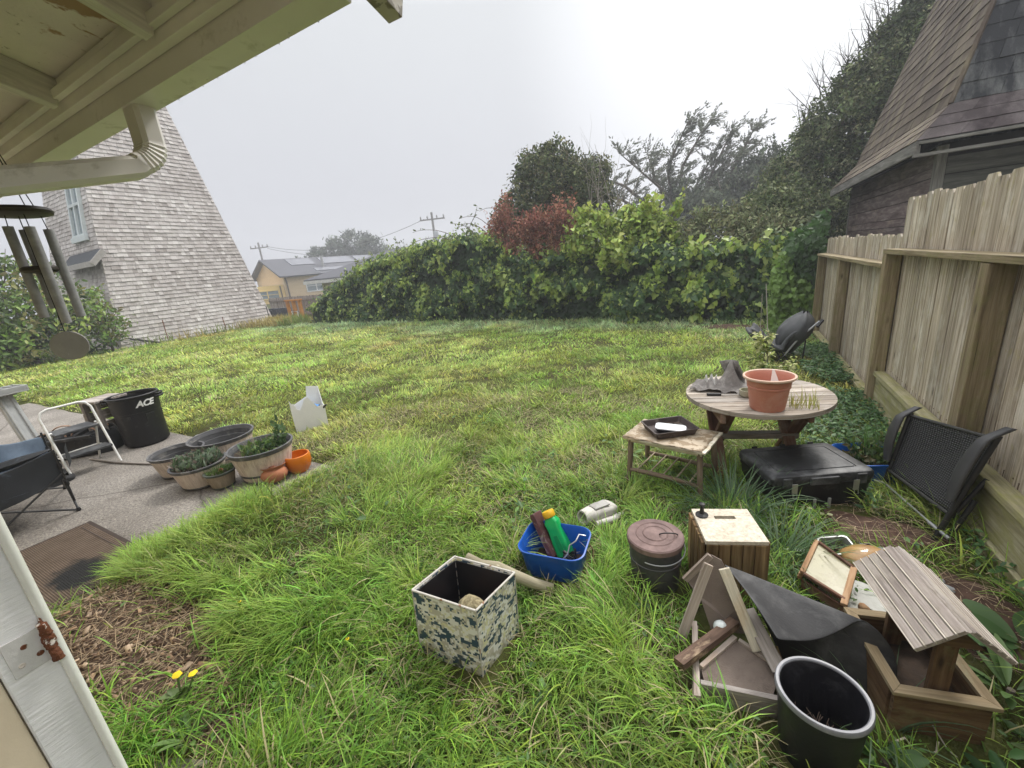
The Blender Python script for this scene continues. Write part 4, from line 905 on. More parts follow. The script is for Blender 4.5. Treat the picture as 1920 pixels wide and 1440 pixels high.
# utility poles
POLE = M_plain('haze_lightened_pole', (.30, .29, .285), rough=.9)  # colour lightened so the poles look fainter, as through haze
def upole(base, top, label, transformer):
    p = thing('utility_pole', label, 'utility pole', base, group='utility poles in the fog')
    mb = MB(); mb.tube([(0, 0, 0), (0, 0, top)], [.17, .12], 8); mb.build('pole', POLE, p, smooth=50)
    mb = MB(); mb.beam((-1.3, -.5, top - .7), (1.3, .5, top - .7), .12, .14); mb.build('crossarm', POLE, p)
    for s in (-1.2, -.5, .5, 1.2):
        mb = MB(); mb.lathe([(.05, 0), (.08, .12), (.05, .3), (0, .32)], 8, (s, s * .385, top - .62)); mb.build('insulator', POLE, p)
    if transformer:
        mb = MB(); mb.lathe([(0, 0), (.26, .0), (.28, .9), (.2, 1.0), (0, 1.02)], 14, (.32, -.1, top - 2.9)); mb.build('transformer', MET_GREY, p, smooth=50)
        mb = MB(); mb.beam((-1.1, -.42, top - 3.6), (.9, .35, top - 3.6), .1, .12); mb.build('crossarm', POLE, p)
upole((-60.0, 38.0, -3.0), 11.2, 'distant utility pole left of the pale fog bound tree, above the yellow house', False)
upole((-29.6, 38.7, -3.0), 11.0, 'utility pole with a transformer rising behind the ivy hedge', True)
def wire(a, b, sag, n=14): return [Vector(a).lerp(Vector(b), i / n) - Vector((0, 0, sag * 4 * (i / n) * (1 - i / n))) for i in range(n + 1)]
mb = MB(); mb.tube(wire((-59, 38.4, 7.6), (-30.5, 38.4, 7.4), 1.6), .022, 4); mb.tube(wire((-58.8, 38.4, 7.3), (-30.2, 38.4, 5.0), 1.2), .022, 4)
simple('power_line', mb, MET_BLACK, 'thin power lines strung between the two utility poles', 'wires', (-45, 38.4, 6))
# ------------------------------------------------------------------ foliage
def hedge_y(x): return np.interp(x, [-18, -6.4, -.9, 1.3], [12.7, 11.45, 10.4, 10.1])
def hedge_top(x): return np.interp(x, [-17.6, -16.6, -15.4, -14, -11, -8.4, -6.9, -6.0, -1.85, 0.1, 1.2], [.8, 1.3, 1.65, 2.2, 2.6, 2.75, 2.65, 1.95, 1.8, 1.55, 1.7])
def thing_np(name, label, cat, loc, group=None): return thing(name, label, cat, loc, group=group)
def put(o, loc):  # give a mass mesh an origin at its thing
    n = len(o.data.vertices); a = np.empty(n * 3, np.float32); o.data.vertices.foreach_get('co', a)
    a = (a.reshape(-1, 3) - np.array(loc, np.float32)).ravel(); o.data.vertices.foreach_set('co', a); o.data.update(); return o
DARKCORE = M_plain('hedge_inner_shade', (.016, .024, .010), (.007, .009, .005), scale=5, rough=1, bstr=1, fine=20)  # near-black sheet added as the shade inside the hedge
hd = thing('ivy_hedge', 'long ivy covered hedge across the back of the lawn', 'hedge', (-7, 12, 0)); HLc = (-7, 12, 0)
n = 42000; x = -17.9 + 19.2 * RS.rand(n); ht = hedge_top(x) * (1 + .14 * (fbm(x, x * 0, 1.2, 61) - .5)) + .12 * (fbm(x, x * 0 + 3, 4., 63) - .5)
z = ht * RS.rand(n) ** .85; bul = (fbm(x, z, .9, 60) - .5) * 1.2 + (fbm(x, z, 2.8, 62, 2) - .5) * .8
y = hedge_y(x) + .22 + .35 * (z / 2.5) ** 2 - bul + .40 * RS.rand(n) ** 1.5
k = RS.rand(n) < .25                         # leaves over the top and the left end
y[k] += 1.5 * RS.rand(k.sum()); z[k] = ht[k] + .12 * RS.normal(size=k.sum())
endm = (x < -17.0); y[endm] += 1.0 * RS.rand(endm.sum())
z = np.maximum(z, .03)
gp = (fbm(x, z, 3.3, 66, 2) > .34) | k; x, y, z, ht, k = x[gp], y[gp], z[gp], ht[gp], k[gp]; n = len(x)
D = np.stack([RS.normal(size=n) * .6, -.35 + RS.normal(size=n) * .3, -.8 + .5 * RS.normal(size=n)], 1); Nn = np.stack([RS.normal(size=n) * .5, -1 + .4 * RS.normal(size=n), .55 + .5 * RS.normal(size=n)], 1)
Nn[k] += np.array([0, .6, 1.0])
young_highlight = np.clip((fbm(x, z, 2.4, 70, 2) - .52) * 3.2 + .6 * (z / ht - .65) + .5 * RS.normal(size=n), 0, 1)[:, None]
c = np.array((.042, .094, .024)) * (1 - young_highlight) + np.array((.36, .47, .085)) * young_highlight  # new-growth green, brightened to carry the leaf highlights too
pale = (RS.rand(n) < .15)[:, None]; c = np.where(pale, np.array((.34, .44, .11)), c)
c = c * (1 + (RS.rand(n, 1) - .5) * .7) * (1 + (RS.rand(n, 3) - .5) * .15)
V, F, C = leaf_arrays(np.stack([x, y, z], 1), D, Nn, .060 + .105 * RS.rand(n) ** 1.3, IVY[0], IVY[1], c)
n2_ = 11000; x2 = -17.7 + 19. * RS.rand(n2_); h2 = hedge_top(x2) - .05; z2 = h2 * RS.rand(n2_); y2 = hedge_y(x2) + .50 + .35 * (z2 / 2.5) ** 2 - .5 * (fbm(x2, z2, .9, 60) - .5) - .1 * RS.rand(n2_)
V2 = leaf_arrays(np.stack([x2, y2, z2], 1), np.stack([RS.normal(size=n2_), -.3 + 0 * x2, -.8 + RS.normal(size=n2_) * .5], 1), np.stack([RS.normal(size=n2_) * .5, -1 + 0 * x2, .4 + RS.normal(size=n2_) * .4], 1), .09 + .07 * RS.rand(n2_), IVY[0], IVY[1], np.array((.026, .062, .018)) * (.5 + .8 * RS.rand(n2_, 1)))  # inner leaves coloured dark to stand in for shade between the outer ones
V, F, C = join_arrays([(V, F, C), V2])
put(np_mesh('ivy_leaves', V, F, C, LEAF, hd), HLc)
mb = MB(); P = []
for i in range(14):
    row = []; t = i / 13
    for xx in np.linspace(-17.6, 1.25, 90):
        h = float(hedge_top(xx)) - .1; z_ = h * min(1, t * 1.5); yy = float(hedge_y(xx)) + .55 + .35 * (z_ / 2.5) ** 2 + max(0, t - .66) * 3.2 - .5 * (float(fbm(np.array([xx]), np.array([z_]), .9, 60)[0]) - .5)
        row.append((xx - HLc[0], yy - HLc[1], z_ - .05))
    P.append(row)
mb.sheet(P); mb.build('shade_core', DARKCORE, hd, smooth=70)
# side return of the hedge at the fence end: ivy climbing over
iv = thing('climbing_ivy', 'bright ivy climbing over the far end of the board fence', 'climbing plant', (1.0, 9.7, 0)); IVL = (1.0, 9.7, 0)
n = 3800; x = .55 + .75 * RS.rand(n); y = 9.25 + .9 * RS.rand(n); z = 1.95 * RS.rand(n) * np.clip(.62 + .6 * (x - .5) + .5 * (fbm(x, y, 3, 83) - .5), 0, 1.1); 
y -= .35 * (fbm(x, z, 2, 81) - .3)
D = np.stack([RS.normal(size=n) * .6, -.3 + RS.normal(size=n) * .3, -.8 + .5 * RS.normal(size=n)], 1); Nn = np.stack([-.4 + RS.normal(size=n) * .5, -1 + .4 * RS.normal(size=n), .6 + .4 * RS.normal(size=n)], 1)
c = np.where((fbm(x, z, 2, 90) > .5)[:, None], np.array((.15, .25, .05)), np.array((.04, .09, .022))) * (.6 + .8 * RS.rand(n, 1))
V, F, C = leaf_arrays(np.stack([x, y, z], 1), D, Nn, .055 + .05 * RS.rand(n), IVY[0], IVY[1], c)
put(np_mesh('ivy_leaves', V, F, C, LEAF, iv), IVL)
mb = MB(); [mb.tube([(random.uniform(-.3, .25), random.uniform(-.1, .4), 0), (random.uniform(-.3, .25), .2, .8), (random.uniform(-.2, .28), .2, 1.7)], .014, 5) for _ in range(10)]; mb.build('stem', BARK, iv)

def limb(mb, p, d, ln, r, depth, wob=.35, kids=3, tips=None, up=.15):
    """a branch with smaller branches on it; collects its tips"""
    pts = [Vector(p)]; rs = [r]; d = Vector(d).normalized(); n = 5
    for i in range(n):
        d = (d + Vector((random.gauss(0, wob * .35), random.gauss(0, wob * .35), random.gauss(up * .3, wob * .2)))).normalized()
        pts.append(pts[-1] + d * ln / n); rs.append(r * (1 - .75 * (i + 1) / n))
    mb.tube(pts, rs, 6 if depth > 1 else 4)
    if tips is not None: tips.append((pts[-1], d.copy()))
    if depth > 0:
        for _ in range(kids):
            i = random.randint(1, n - 1); q = pts[i]
            dd = (d + Vector((random.gauss(0, .8), random.gauss(0, .8), random.gauss(.2, .5)))).normalized()
            limb(mb, q, dd, ln * random.uniform(.45, .7), rs[i] * .6, depth - 1, wob, kids, tips, up)
def crown_pts(blobs, per, clump, spread):
    P, Nn, K = [], [], []; kk = 0
    for (bx, by, bz, r, wt) in blobs:
        nc = max(1, int(per * wt * r * r / clump))
        for _ in range(nc):
            v = RS.normal(size=3); v /= np.linalg.norm(v); rr = r * (.45 + .6 * RS.rand() ** .6)
            c = np.array((bx, by, bz)) + v * rr * np.array((1, 1, .9)); q = c + np.clip(RS.normal(size=(clump, 3)), -1.7, 1.7) * spread * (.6 + .8 * RS.rand()); P.append(q)
            Nn.append(np.repeat((v + np.array([0, 0, .5]))[None], clump, 0) + RS.normal(size=(clump, 3)) * .6); K += [kk] * clump; kk += 1
    return np.concatenate(P), np.concatenate(Nn), np.array(K)
def tree(name, label, cat, base, blobs, per, clump, spread, size, tmpl, cols, trunk_r=.1, limbs=7, mat=None, dmode='hang', group=None, limb_len=.6, lv=(.6, .9), core=True, minz=None):
    t = thing(name, label, cat, base, group=group); b = np.array(base)
    P, Nn, K = crown_pts(blobs, per, clump, spread); n = len(P)
    if minz is not None: P[:, 2] = np.maximum(P[:, 2], minz + .2 * RS.rand(n))
    D = rdir(n) + (np.array([0, 0, -.4]) if dmode == 'hang' else np.array([0, 0, .9]))
    ck = np.array(cols)[RS.randint(len(cols), size=K.max() + 1)] * (.65 + .7 * RS.rand(K.max() + 1, 1))
    c = ck[K] * (lv[0] + lv[1] * RS.rand(n, 1)) * (1 + (RS.rand(n, 3) - .5) * .15)
    V, F, C = leaf_arrays(P - b, D, Nn, size * (.6 + .8 * RS.rand(n)), tmpl[0], tmpl[1], np.clip(c, .004, 1))
    np_mesh('crown', V, F, C, mat or LEAF, t)
    mb = MB(); big = max(blobs, key=lambda q: q[3]); top = Vector((big[0], big[1], big[2])) - Vector(base)
    mb.tube([(0, 0, -.1), top * .35 + Vector((.05, .03, 0)), top * .7, top], [trunk_r, trunk_r * .8, trunk_r * .55, trunk_r * .3], 8)
    for i in range(limbs):
        q = blobs[i % len(blobs)]; e = Vector((q[0], q[1], q[2])) - Vector(base); s = top * random.uniform(.15, .5)
        e = e + Vector(tuple(RS.normal(size=3) * q[3] * limb_len)); mid = s.lerp(e, .5) + Vector((0, 0, -.08 * (e - s).length))
        mb.tube([s, mid, e], [trunk_r * .5, trunk_r * .3, trunk_r * .08], 6)
    mb.build('trunk', BARK, t, smooth=60)
    return t
# dark round tree behind the hedge
tree('bushy_tree', 'dark olive bushy tree with a rounded top behind the red leaved bush', 'tree', (-6.4, 16.0, 0),
     [(-6.6, 16, 4.4, 1.35, 1), (-7.4, 15.6, 3.6, 1.1, 1), (-5.6, 16.4, 4.3, 1.15, 1), (-7.0, 16, 5.2, .75, 1), (-6.2, 16.2, 5.4, .7, 1), (-5.1, 16.6, 3.6, 1.0, 1), (-6.3, 15.6, 3.0, 1.4, 1), (-4.9, 16.9, 4.9, .45, .9), (-8.2, 15.4, 3.3, .6, .9)],
     3400, 16, .12, .135, OVAL, [(.062, .086, .034), (.098, .125, .048), (.14, .155, .062), (.042, .06, .026), (.16, .16, .075)], .16, 12, LEAF_DULL)
mb = MB(); tips = []
for i in range(11): limb(mb, (-4.0 + random.uniform(-.6, .5), 14.6, 2.6), (random.gauss(0, .25), random.gauss(0, .1), 1), random.uniform(1.6, 2.7), .018, 1, .3, 3, tips)
simple('bare_bush', mb, M_plain('pale_bare_twig', (.30, .27, .23), rough=.9), 'leafless pale twiggy bush in front of the dark rounded tree', 'bush', (-4, 14.6, 0))
# bushes made of leafy shoots
def shoots(name, label, cat, base, starts, per, size, cols, mat, leaves=26, tmpl=OVAL, twig=BARK, spread=.05, rtw=.006):
    """starts: (x, y, z, dx, dy, dz, length, wobble)"""
    t = thing(name, label, cat, base); b = Vector(base); mb = MB(); P, D = [], []; K = []
    for si, (x, y, z, dx, dy, dz, ln, wb) in enumerate(starts):
        for q in range(per):
            p = Vector((x, y, z)) + Vector((random.gauss(0, wb), random.gauss(0, wb), random.gauss(0, wb * .6))); d = (Vector((dx, dy, dz)) + Vector((random.gauss(0, .28), random.gauss(0, .28), random.gauss(0, .18)))).normalized()
            l_ = ln * random.uniform(.45, 1.15); pts = [p]
            for i in range(5): d = (d + Vector((random.gauss(0, .12), random.gauss(0, .12), .06))).normalized(); pts.append(pts[-1] + d * l_ / 5)
            mb.tube([v - b for v in pts], [rtw * (1 - .15 * i) for i in range(6)], 4)
            kk = random.randint(0, len(cols) - 1)
            for i in range(leaves):
                f = random.random() ** .8 * 5; j = min(4, int(f)); c = pts[j].lerp(pts[j + 1], f - j); P.append(c + Vector((random.gauss(0, spread), random.gauss(0, spread), random.gauss(0, spread)))); D.append(d * .7 + Vector((random.gauss(0, .7), random.gauss(0, .7), random.gauss(0, .5)))); K.append(kk)
    P = np.array([tuple(q) for q in P]); n = len(P); c = np.array(cols)[K] * (.6 + .75 * RS.rand(n, 1)) * (1 + (RS.rand(n, 3) - .5) * .2)
    V, F, C = leaf_arrays(P - np.array(base), np.array([tuple(q) for q in D]), rdir(n) + np.array([0, -.2, .5]), size * (.55 + .8 * RS.rand(n)), tmpl[0], tmpl[1], c)
    np_mesh('crown', V, F, C, mat, t); mb.build('trunk', twig, t); return t
st_ = []
for (x_, z_, h_) in ((-6.35, 2.5, .85), (-6.2, 2.9, .85), (-6.0, 2.4, .8), (-5.7, 2.2, .8), (-5.75, 2.6, .55), (-5.4, 2.0, .8), (-5.4, 2.45, .6), (-5.1, 2.0, .8), (-5.0, 2.4, .75), (-4.8, 2.5, .8), (-4.6, 2.35, .85), (-4.5, 2.7, .7), (-4.75, 2.1, .7), (-6.5, 2.7, .5), (-4.35, 2.45, .55), (-5.2, 2.6, .6), (-6.1, 2.1, .6), (-5.3, 1.75, .6)):
    st_.append((x_, 11.75, z_, (x_ + 5.35) * .30, -.15, 1.0, h_, .13))
shoots('red_leaved_bush', 'rusty red leaved bush rising above the ivy hedge', 'bush', (-5.3, 11.8, 0), st_, 15, .085, [(.27, .11, .082), (.35, .16, .115), (.18, .075, .06), (.42, .22, .155), (.31, .14, .10), (.24, .09, .07)], LEAF_DULL, 26, spread=.055)
# fresh light green shrub on top of the hedge
tree('light_green_shrub', 'fresh yellow green shrub swelling out above the middle of the hedge', 'shrub', (-2.8, 11.7, 0),
     [(-3.5, 11.6, 2.25, .55, 1), (-2.8, 11.7, 2.35, .55, 1), (-2.1, 11.7, 2.2, .52, 1), (-3.6, 11.7, 2.65, .3, 1), (-2.6, 11.7, 2.68, .3, 1), (-1.75, 11.6, 2.1, .42, 1), (-3.9, 11.5, 2.05, .4, 1), (-2.8, 11.2, 1.75, .5, .9), (-2.1, 11.7, 2.55, .26, 1)],
     3000, 10, .085, .098, IVY, [(.34, .42, .09), (.40, .48, .13), (.24, .33, .06), (.17, .25, .05)], .05, 8, LEAF)
st_ = [(-3.9 + .22 * i + random.uniform(-.1, .1), 11.6, 2.2 + .35 * math.sin(i * .9) + random.uniform(-.1, .2), random.gauss(0, .2), -.15, 1, .55, .1) for i in range(11)]
shoots('light_green_shoots', 'leafy yellow green shoots standing up from the top of the fresh shrub', 'shrub', (-2.8, 11.6, 1.5), st_, 6, .105, [(.36, .44, .09), (.42, .50, .14), (.27, .36, .06)], LEAF, 14, IVY)
st_ = [(-16 + .8 * i, float(hedge_y(-16 + .8 * i)) + .6, float(hedge_top(-16 + .8 * i)) - .1, random.gauss(0, .4), -.2, 1, random.uniform(.25, .5), .2) for i in range(12)]
shoots('hedge_shoots', 'loose pale shoots sticking up out of the ivy hedge top', 'shoots', (-11, 12.3, 2), st_, 7, .10, [(.16, .22, .05), (.24, .30, .08), (.10, .12, .04)], LEAF, 12)
def graft(src, dst):
    """hand a set of shoots over to the plant they grow from"""
    a, b = bpy.data.objects[src], bpy.data.objects[dst]; off = a.location - b.location
    for ch in list(a.children): ch.parent = b; ch.location = off; ch.name = 'shoot_leaves' if ch.name.startswith('crown') else 'shoot_stems'
    bpy.data.objects.remove(a)
graft('light_green_shoots', 'light_green_shrub'); graft('hedge_shoots', 'ivy_hedge')
# olive grey shrub to its right
tree('olive_shrub', 'dull olive shrub between the light green shrub and the big dark tree', 'shrub', (-.4, 11.9, 0),
     [(-1.2, 11.9, 2.1, .6, 1), (-.5, 11.9, 2.0, .6, 1), (.2, 11.8, 1.8, .6, 1), (-.9, 12.0, 2.4, .35, 1), (-.2, 12.0, 2.35, .35, 1), (.6, 11.6, 1.8, .6, 1), (-.6, 11.5, 1.6, .5, 1), (.4, 11.3, 1.4, .5, 1)],
     3000, 12, .085, .095, OVAL, [(.17, .20, .10), (.23, .25, .13), (.12, .14, .07), (.18, .18, .095)], .05, 10, LEAF_DULL)
# big dark tree by the shed
tree('dark_evergreen_tree', 'tall dark evergreen tree rising along the roofline of the wooden outbuilding', 'tree', (2.0, 17.4, 0),
     [(.75, 12.4, 1.6, .85, 1), (.7, 13.2, 2.2, .8, 1), (.85, 14.5, 2.5, .9, 1), (.5, 12.6, 1.9, .6, 1), (1.5, 18, 2.6, 1.4, 1), (2.0, 18, 3.6, 1.4, 1), (2.9, 18, 4.9, 1.45, 1), (3.8, 18.2, 5.9, 1.4, 1), (4.7, 18.4, 7.0, 1.4, .9), (5.5, 18.5, 8.2, 1.3, .8), (1.9, 17.8, 4.7, .6, 1), (2.9, 18, 6.0, .6, 1), (3.7, 18.2, 7.0, .65, .9), (4.4, 18.4, 8.0, .7, .8), (1.3, 17.6, 3.6, .8, 1), (2.55, 16.7, 2.1, 1.0, 1), (1.7, 16.4, 2.0, .9, 1)],
     6500, 16, .10, .105, OVAL, [(.065, .092, .036), (.10, .135, .055), (.16, .19, .085), (.042, .062, .026), (.19, .205, .11)], .2, 16, LEAF_DULL)
mb = MB(); tips = []
for i in range(46):
    t_ = random.random(); p = Vector((1.25, 17.8, 5.0)).lerp(Vector((4.1, 18.2, 8.7)), t_) + Vector((random.uniform(-.1, .4), 0, -.45))
    limb(mb, p, (-.35 + random.gauss(0, .3), 0, 1), random.uniform(.6, 1.35), .017, 1, .4, 4, tips)
P_ = np.array([t[0] for t in tips]); n = len(P_) * 6; P_ = np.repeat(P_, 6, 0) + RS.normal(size=(n, 3)) * .09
simple('twig_tree', mb, M_plain('dark_bare_twig', (.09, .085, .075), rough=.9), 'thin twiggy tree top poking out above the dark evergreen tree', 'tree', (2.0, 18, 0))
# windswept cypress in the fog, its leaf colour lightened as part of the haze
cy_ = thing('windswept_cypress', 'windswept cypress with ragged feathery boughs fading into the fog', 'tree', (-1.4, 34, -1)); CL = Vector((-1.4, 34, -1))
mb = MB(); SP, SD = [], []
boughs = [[(-1.5, 0), (-3.0, 4.2), (-5.5, 6.8), (-8.8, 8.5)], [(-1.5, 0), (-3.5, 4), (-6.0, 6), (-8.0, 6.6)], [(-1.4, 0), (-2.6, 5), (-3.6, 7.2), (-4.2, 9.0)], [(-1.2, 0), (-1.9, 5), (-1.7, 7.6), (-.1, 10.2)], [(-1.2, 0), (-2.2, 5.2), (-2.4, 7.4), (-1.2, 9.6)], [(-1, 0), (-.6, 4.5), (.2, 6.8), (1.2, 9.1)], [(-1, 0), (.2, 4), (1.3, 6.2), (2.5, 8.6)], [(-1, 0), (1, 3.6), (2.2, 5.2), (3.4, 6.9)], [(-1.4, 0), (-4, 3), (-6, 4.4), (-7.5, 4.8)], [(-1, 0), (-1.4, 4.4), (-2.8, 6), (-5.6, 8.9)], [(-1, 0), (-.2, 5), (.4, 6.6), (1.9, 7.6)], [(-1, 0), (-.8, 4), (-.9, 6), (.3, 8.3)]]
for bI, B_ in enumerate(boughs):
    yo = random.uniform(-1.5, 1.5); pts = []
    for i in range(13):
        t = i / 12 * 3; j = min(2, int(t)); f = t - j; a = np.array(B_[j]); b = np.array(B_[j + 1]); p = a * (1 - f) + b * f; p = np.array((p[0] - 2.2, p[1] * .95))
        pts.append(Vector((p[0], 34 + yo * t / 2, p[1])))
    mb.tube(pts, [.22 * (1 - .85 * i / 12) for i in range(13)], 6)
    for i in range(3, 13):
        for _ in range(5 if i < 11 else 7):
            s = pts[i]; d = Vector((random.gauss(.45, .5), random.gauss(0, .6), random.gauss(.35, .35))).normalized(); ln = random.uniform(.6, 1.5)
            e = s + d * ln; mb.tube([s, s.lerp(e, .5) + Vector((0, 0, -.06)), e], [.03, .02, .006], 4)
            for q in range(24):
                f = .1 + .9 * random.random(); SP.append(s.lerp(e, f) + Vector((random.gauss(0, .09), random.gauss(0, .12), random.gauss(0, .07)))); SD.append(d + Vector((random.gauss(.25, .35), random.gauss(0, .4), random.gauss(.05, .3))))
mb.v = [tuple(Vector(v) - CL) for v in mb.v]; mb.build('trunk', BARK, cy_)
SP = np.array([tuple(p) for p in SP]); SD = np.array([tuple(p) for p in SD]); n = len(SP)
V, F, C = leaf_arrays(SP - np.array(CL), SD, rdir(n) * .6 + np.array([0, -.5, .6]), .15 + .20 * RS.rand(n), SPRAY[0], SPRAY[1], np.array((.11, .125, .085)) * (.6 + .8 * RS.rand(n, 1)))
np_mesh('crown', V, F, C, LEAF_DULL, cy_)
# lower dense part of the same kind, behind on the right
tree('cypress_bush', 'grey green conifer mass behind the hedge under the windswept cypress', 'tree', (0, 30, -1),
     [(.6, 33, 5.2, 1.7, 1), (-.4, 32, 4.2, 1.7, 1), (-2.0, 31, 3.6, 1.6, 1), (-4.2, 31, 3.4, 1.4, 1), (1.2, 33, 6.2, 1.0, 1), (2, 32, 4, 1.6, 1), (-6.2, 31, 3.2, 1.0, 1), (-3.6, 33, 4.8, 1.3, .8)], 480, 14, .25, .40, SPRAY, [(.075, .095, .058), (.10, .12, .075), (.055, .07, .045)], .2, 8, LEAF_DULL, 'up')
# far round conifer clump, pale with fog and with leaf colours lightened as haze
def atD(px_, py_, t):
    r_ = MW @ np.array([(px_ - 960) / 776., (py_ - 720) / 776., 1.]); return np.array([0, 0, 1.75]) + r_ * t
f0 = (-58.5, 56.5)
tree('far_conifer', 'distant rounded conifer clump fading into the fog above the grey roofs', 'tree', (-68, 59, -4),
     [(-74.2, 55.3, 4.6, 2.4, 1), (-71.6, 57.2, 6.2, 2.5, 1), (-68.6, 59.2, 7.4, 2.6, 1), (-65.6, 61, 8.0, 2.6, 1), (-63.2, 62.3, 7.3, 2.3, 1), (-61.2, 63, 5.2, 2.2, 1), (-76.5, 54, 2.6, 2.0, 1), (-70, 58, 3.4, 3.2, 1), (-65, 61, 4.2, 3.2, 1), (-61, 63, 2.5, 2.4, 1), (-69.8, 58.5, 8.8, .7, 1), (-66.6, 60.5, 9.9, .7, 1), (-64.2, 62, 9.4, .8, 1), (-72, 57, 7.9, .6, 1)], 190, 14, .42, .70, SPRAY, [(.075, .098, .066), (.10, .12, .078), (.06, .078, .054)], .4, 10, LEAF_DULL, 'up')
mb = MB(); tips = []
for i in range(9): limb(mb, (-58.6 + random.uniform(-1.8, 1.8), 64, 3.5), (random.gauss(0, .35), 0, 1), random.uniform(2.5, 4.5), .09, 2, .4, 3, tips)
simple('bare_tree', mb, M_plain('fog_bare_twig', (.22, .21, .19), rough=.9), 'thin bare tree beside the distant conifer clump', 'tree', (-58.6, 64, -4))
# left bush beside the tower
tree('leafy_bush', 'big unruly green bush at the left edge in front of the shingled tower', 'bush', (-21.4, 4.8, 0),
     [(-21.5, 4.4, 1.5, 1.5, 1), (-22, 3.0, 1.8, 1.6, 1), (-21.5, 5.4, 1.9, 1.1, 1), (-22.5, 4.2, 3.0, 1.2, 1), (-22.5, 2.8, 3.2, 1.1, 1), (-21.2, 3.6, .8, 1.2, 1), (-22.6, 5.6, 3.0, .7, .7), (-21.4, 5.8, .8, 1.0, 1), (-23, 2.0, 2.6, 1.5, 1), (-22.5, 3.5, 4.1, .6, .35), (-22.5, 4.9, 3.8, .5, .35)],
     900, 14, .16, .18, OVAL, [(.10, .17, .035), (.17, .27, .055), (.29, .38, .085), (.05, .09, .02), (.27, .26, .09)], .09, 12, LEAF)
tree('leafy_bush', 'small light green bush growing at the corner of the shingled tower', 'bush', (-21.2, 6.6, 0),
     [(-21.2, 6.6, .9, .65, 1), (-21.4, 6.5, 1.7, .6, 1), (-21.5, 6.6, 2.4, .4, .8), (-21.2, 7.0, 1.3, .45, .8)], 900, 12, .12, .16, OVAL, [(.17, .27, .055), (.25, .35, .08), (.11, .19, .04), (.22, .20, .07)], .05, 6, LEAF)
# brambles arching out of the hedge top
mb = MB(); BP, BD = [], []
def bram(p, d, ln, r):
    pts = [Vector(p)]; d = Vector(d).normalized()
    for i in range(9): d = (d + Vector((random.gauss(-.05, .12), random.gauss(0, .08), -.12 + random.gauss(0, .05)))).normalized(); pts.append(pts[-1] + d * ln / 9)
    mb.tube(pts, [r * (1 - .07 * i) for i in range(10)], 5)
    for q in pts[3:]:
        if random.random() < .6: BP.append(q + Vector((0, 0, .02))); BD.append((random.gauss(0, 1), random.gauss(0, 1), .3))
for (p, d, ln) in (((-8.6, 12, 2.75), (-1, -.1, .55), 2.5), ((-8.3, 12, 2.75), (-1, -.1, .9), 1.8), ((-7.6, 12, 2.8), (-.3, 0, 1), .9), ((-7.2, 12, 2.85), (-1, 0, 1.1), 1.4), ((-6.9, 12, 2.85), (-.8, 0, 1.2), 1.5), ((-6.4, 12.2, 3.0), (-.6, 0, 1.3), 1.3), ((-7.9, 12, 2.8), (.6, 0, 1), 1.2), ((-6.7, 12.2, 3.0), (.3, 0, 1), 1.0), ((-9.2, 12, 2.7), (-1, 0, .3), 1.2)): bram(p, d, ln, .013)
br = thing('bramble', 'thin bramble canes arching out of the hedge against the sky', 'bramble', (-8, 12, 2)); mb.v = [tuple(Vector(v) - Vector((-8, 12, 2))) for v in mb.v]; mb.build('cane', BARK, br)
BP = np.array([tuple(p) for p in BP]); n = len(BP); V, F, C = leaf_arrays(BP - np.array((-8, 12, 2)), np.array(BD), rdir(n), .10 + .05 * RS.rand(n), OVAL[0], OVAL[1], jitter_col((.09, .12, .04), n)); np_mesh('leaves', V, F, C, LEAF, br)
# small bare shrub on the lawn behind the trash can
mb = MB(); tips = []
for dx in (-.5, .1, .5): limb(mb, (-7.55, 3.2, 0), (dx, random.uniform(-.3, .5), .9), .62, .006, 1, .5, 3, tips)
simple('bare_sapling', mb, BARK, 'tiny leafless sapling in the lawn behind the black trash can', 'sapling', (-7.55, 3.2, 0))
# ------------------------------------------------------------------ loose things
class TH:
    def __init__(s, name, label, cat, loc, rot=(0, 0, 0), group=None):
        s.o = thing(name, label, cat, loc, rot, group); s.loc = Vector(loc)
    def l(s, mb, part, mat, parent=None, **k): return mb.build(part, mat, parent or s.o, **k)
    def w(s, mb, part, mat, parent=None, **k):
        mb.v = [tuple(Vector(v) - s.loc) for v in mb.v]; return mb.build(part, mat, parent or s.o, **k)
def arc(c, r, a0, a1, n, ax=(1, 0, 0), ay=(0, 0, 1)):
    ax, ay, c = Vector(ax), Vector(ay), Vector(c)
    return [c + ax * r * math.cos(a0 + (a1 - a0) * i / n) + ay * r * math.sin(a0 + (a1 - a0) * i / n) for i in range(n + 1)]

# --- black trash can with white lettering
tcan = TH('trash_can', 'big black plastic trash can with white lettering on the patio edge', 'trash can', (-6.69, 2.11, 0), (0, 0, 0))
mb = MB(); rb, rt, h = .198, .248, .645
mb.lathe([(0, .0), (rb, .0), (rb + .004, .02), (rb + (rt - rb) * .66, h * .68), (rb + (rt - rb) * .66 + .010, h * .685), (rb + (rt - rb) * .95, h * .95), (rt - .003, h - .012), (rt - .012, h - .012), (rb + .03, .03), (0, .03)], 56); tcan.l(mb, 'body', P_BLACK, smooth=35)
mb = MB(); mb.tube([(math.cos(a) * (rt + .006), math.sin(a) * (rt + .006), h) for a in [2 * math.pi * i / 56 for i in range(56)]], .014, 8, closed=True); tcan.l(mb, 'rim', P_BLACK, smooth=60)
for k in range(6):
    mb = MB(); a = k * math.pi / 3 + .15; r0, r1 = rb + .004, rb + (rt - rb) * .62
    mb.beam((math.cos(a) * r0, math.sin(a) * r0, .04), (math.cos(a) * r1, math.sin(a) * r1, h * .64), .10, .012, up=(math.cos(a), math.sin(a), 0)); tcan.l(mb, 'rib', P_BLACK, bevel=.004)
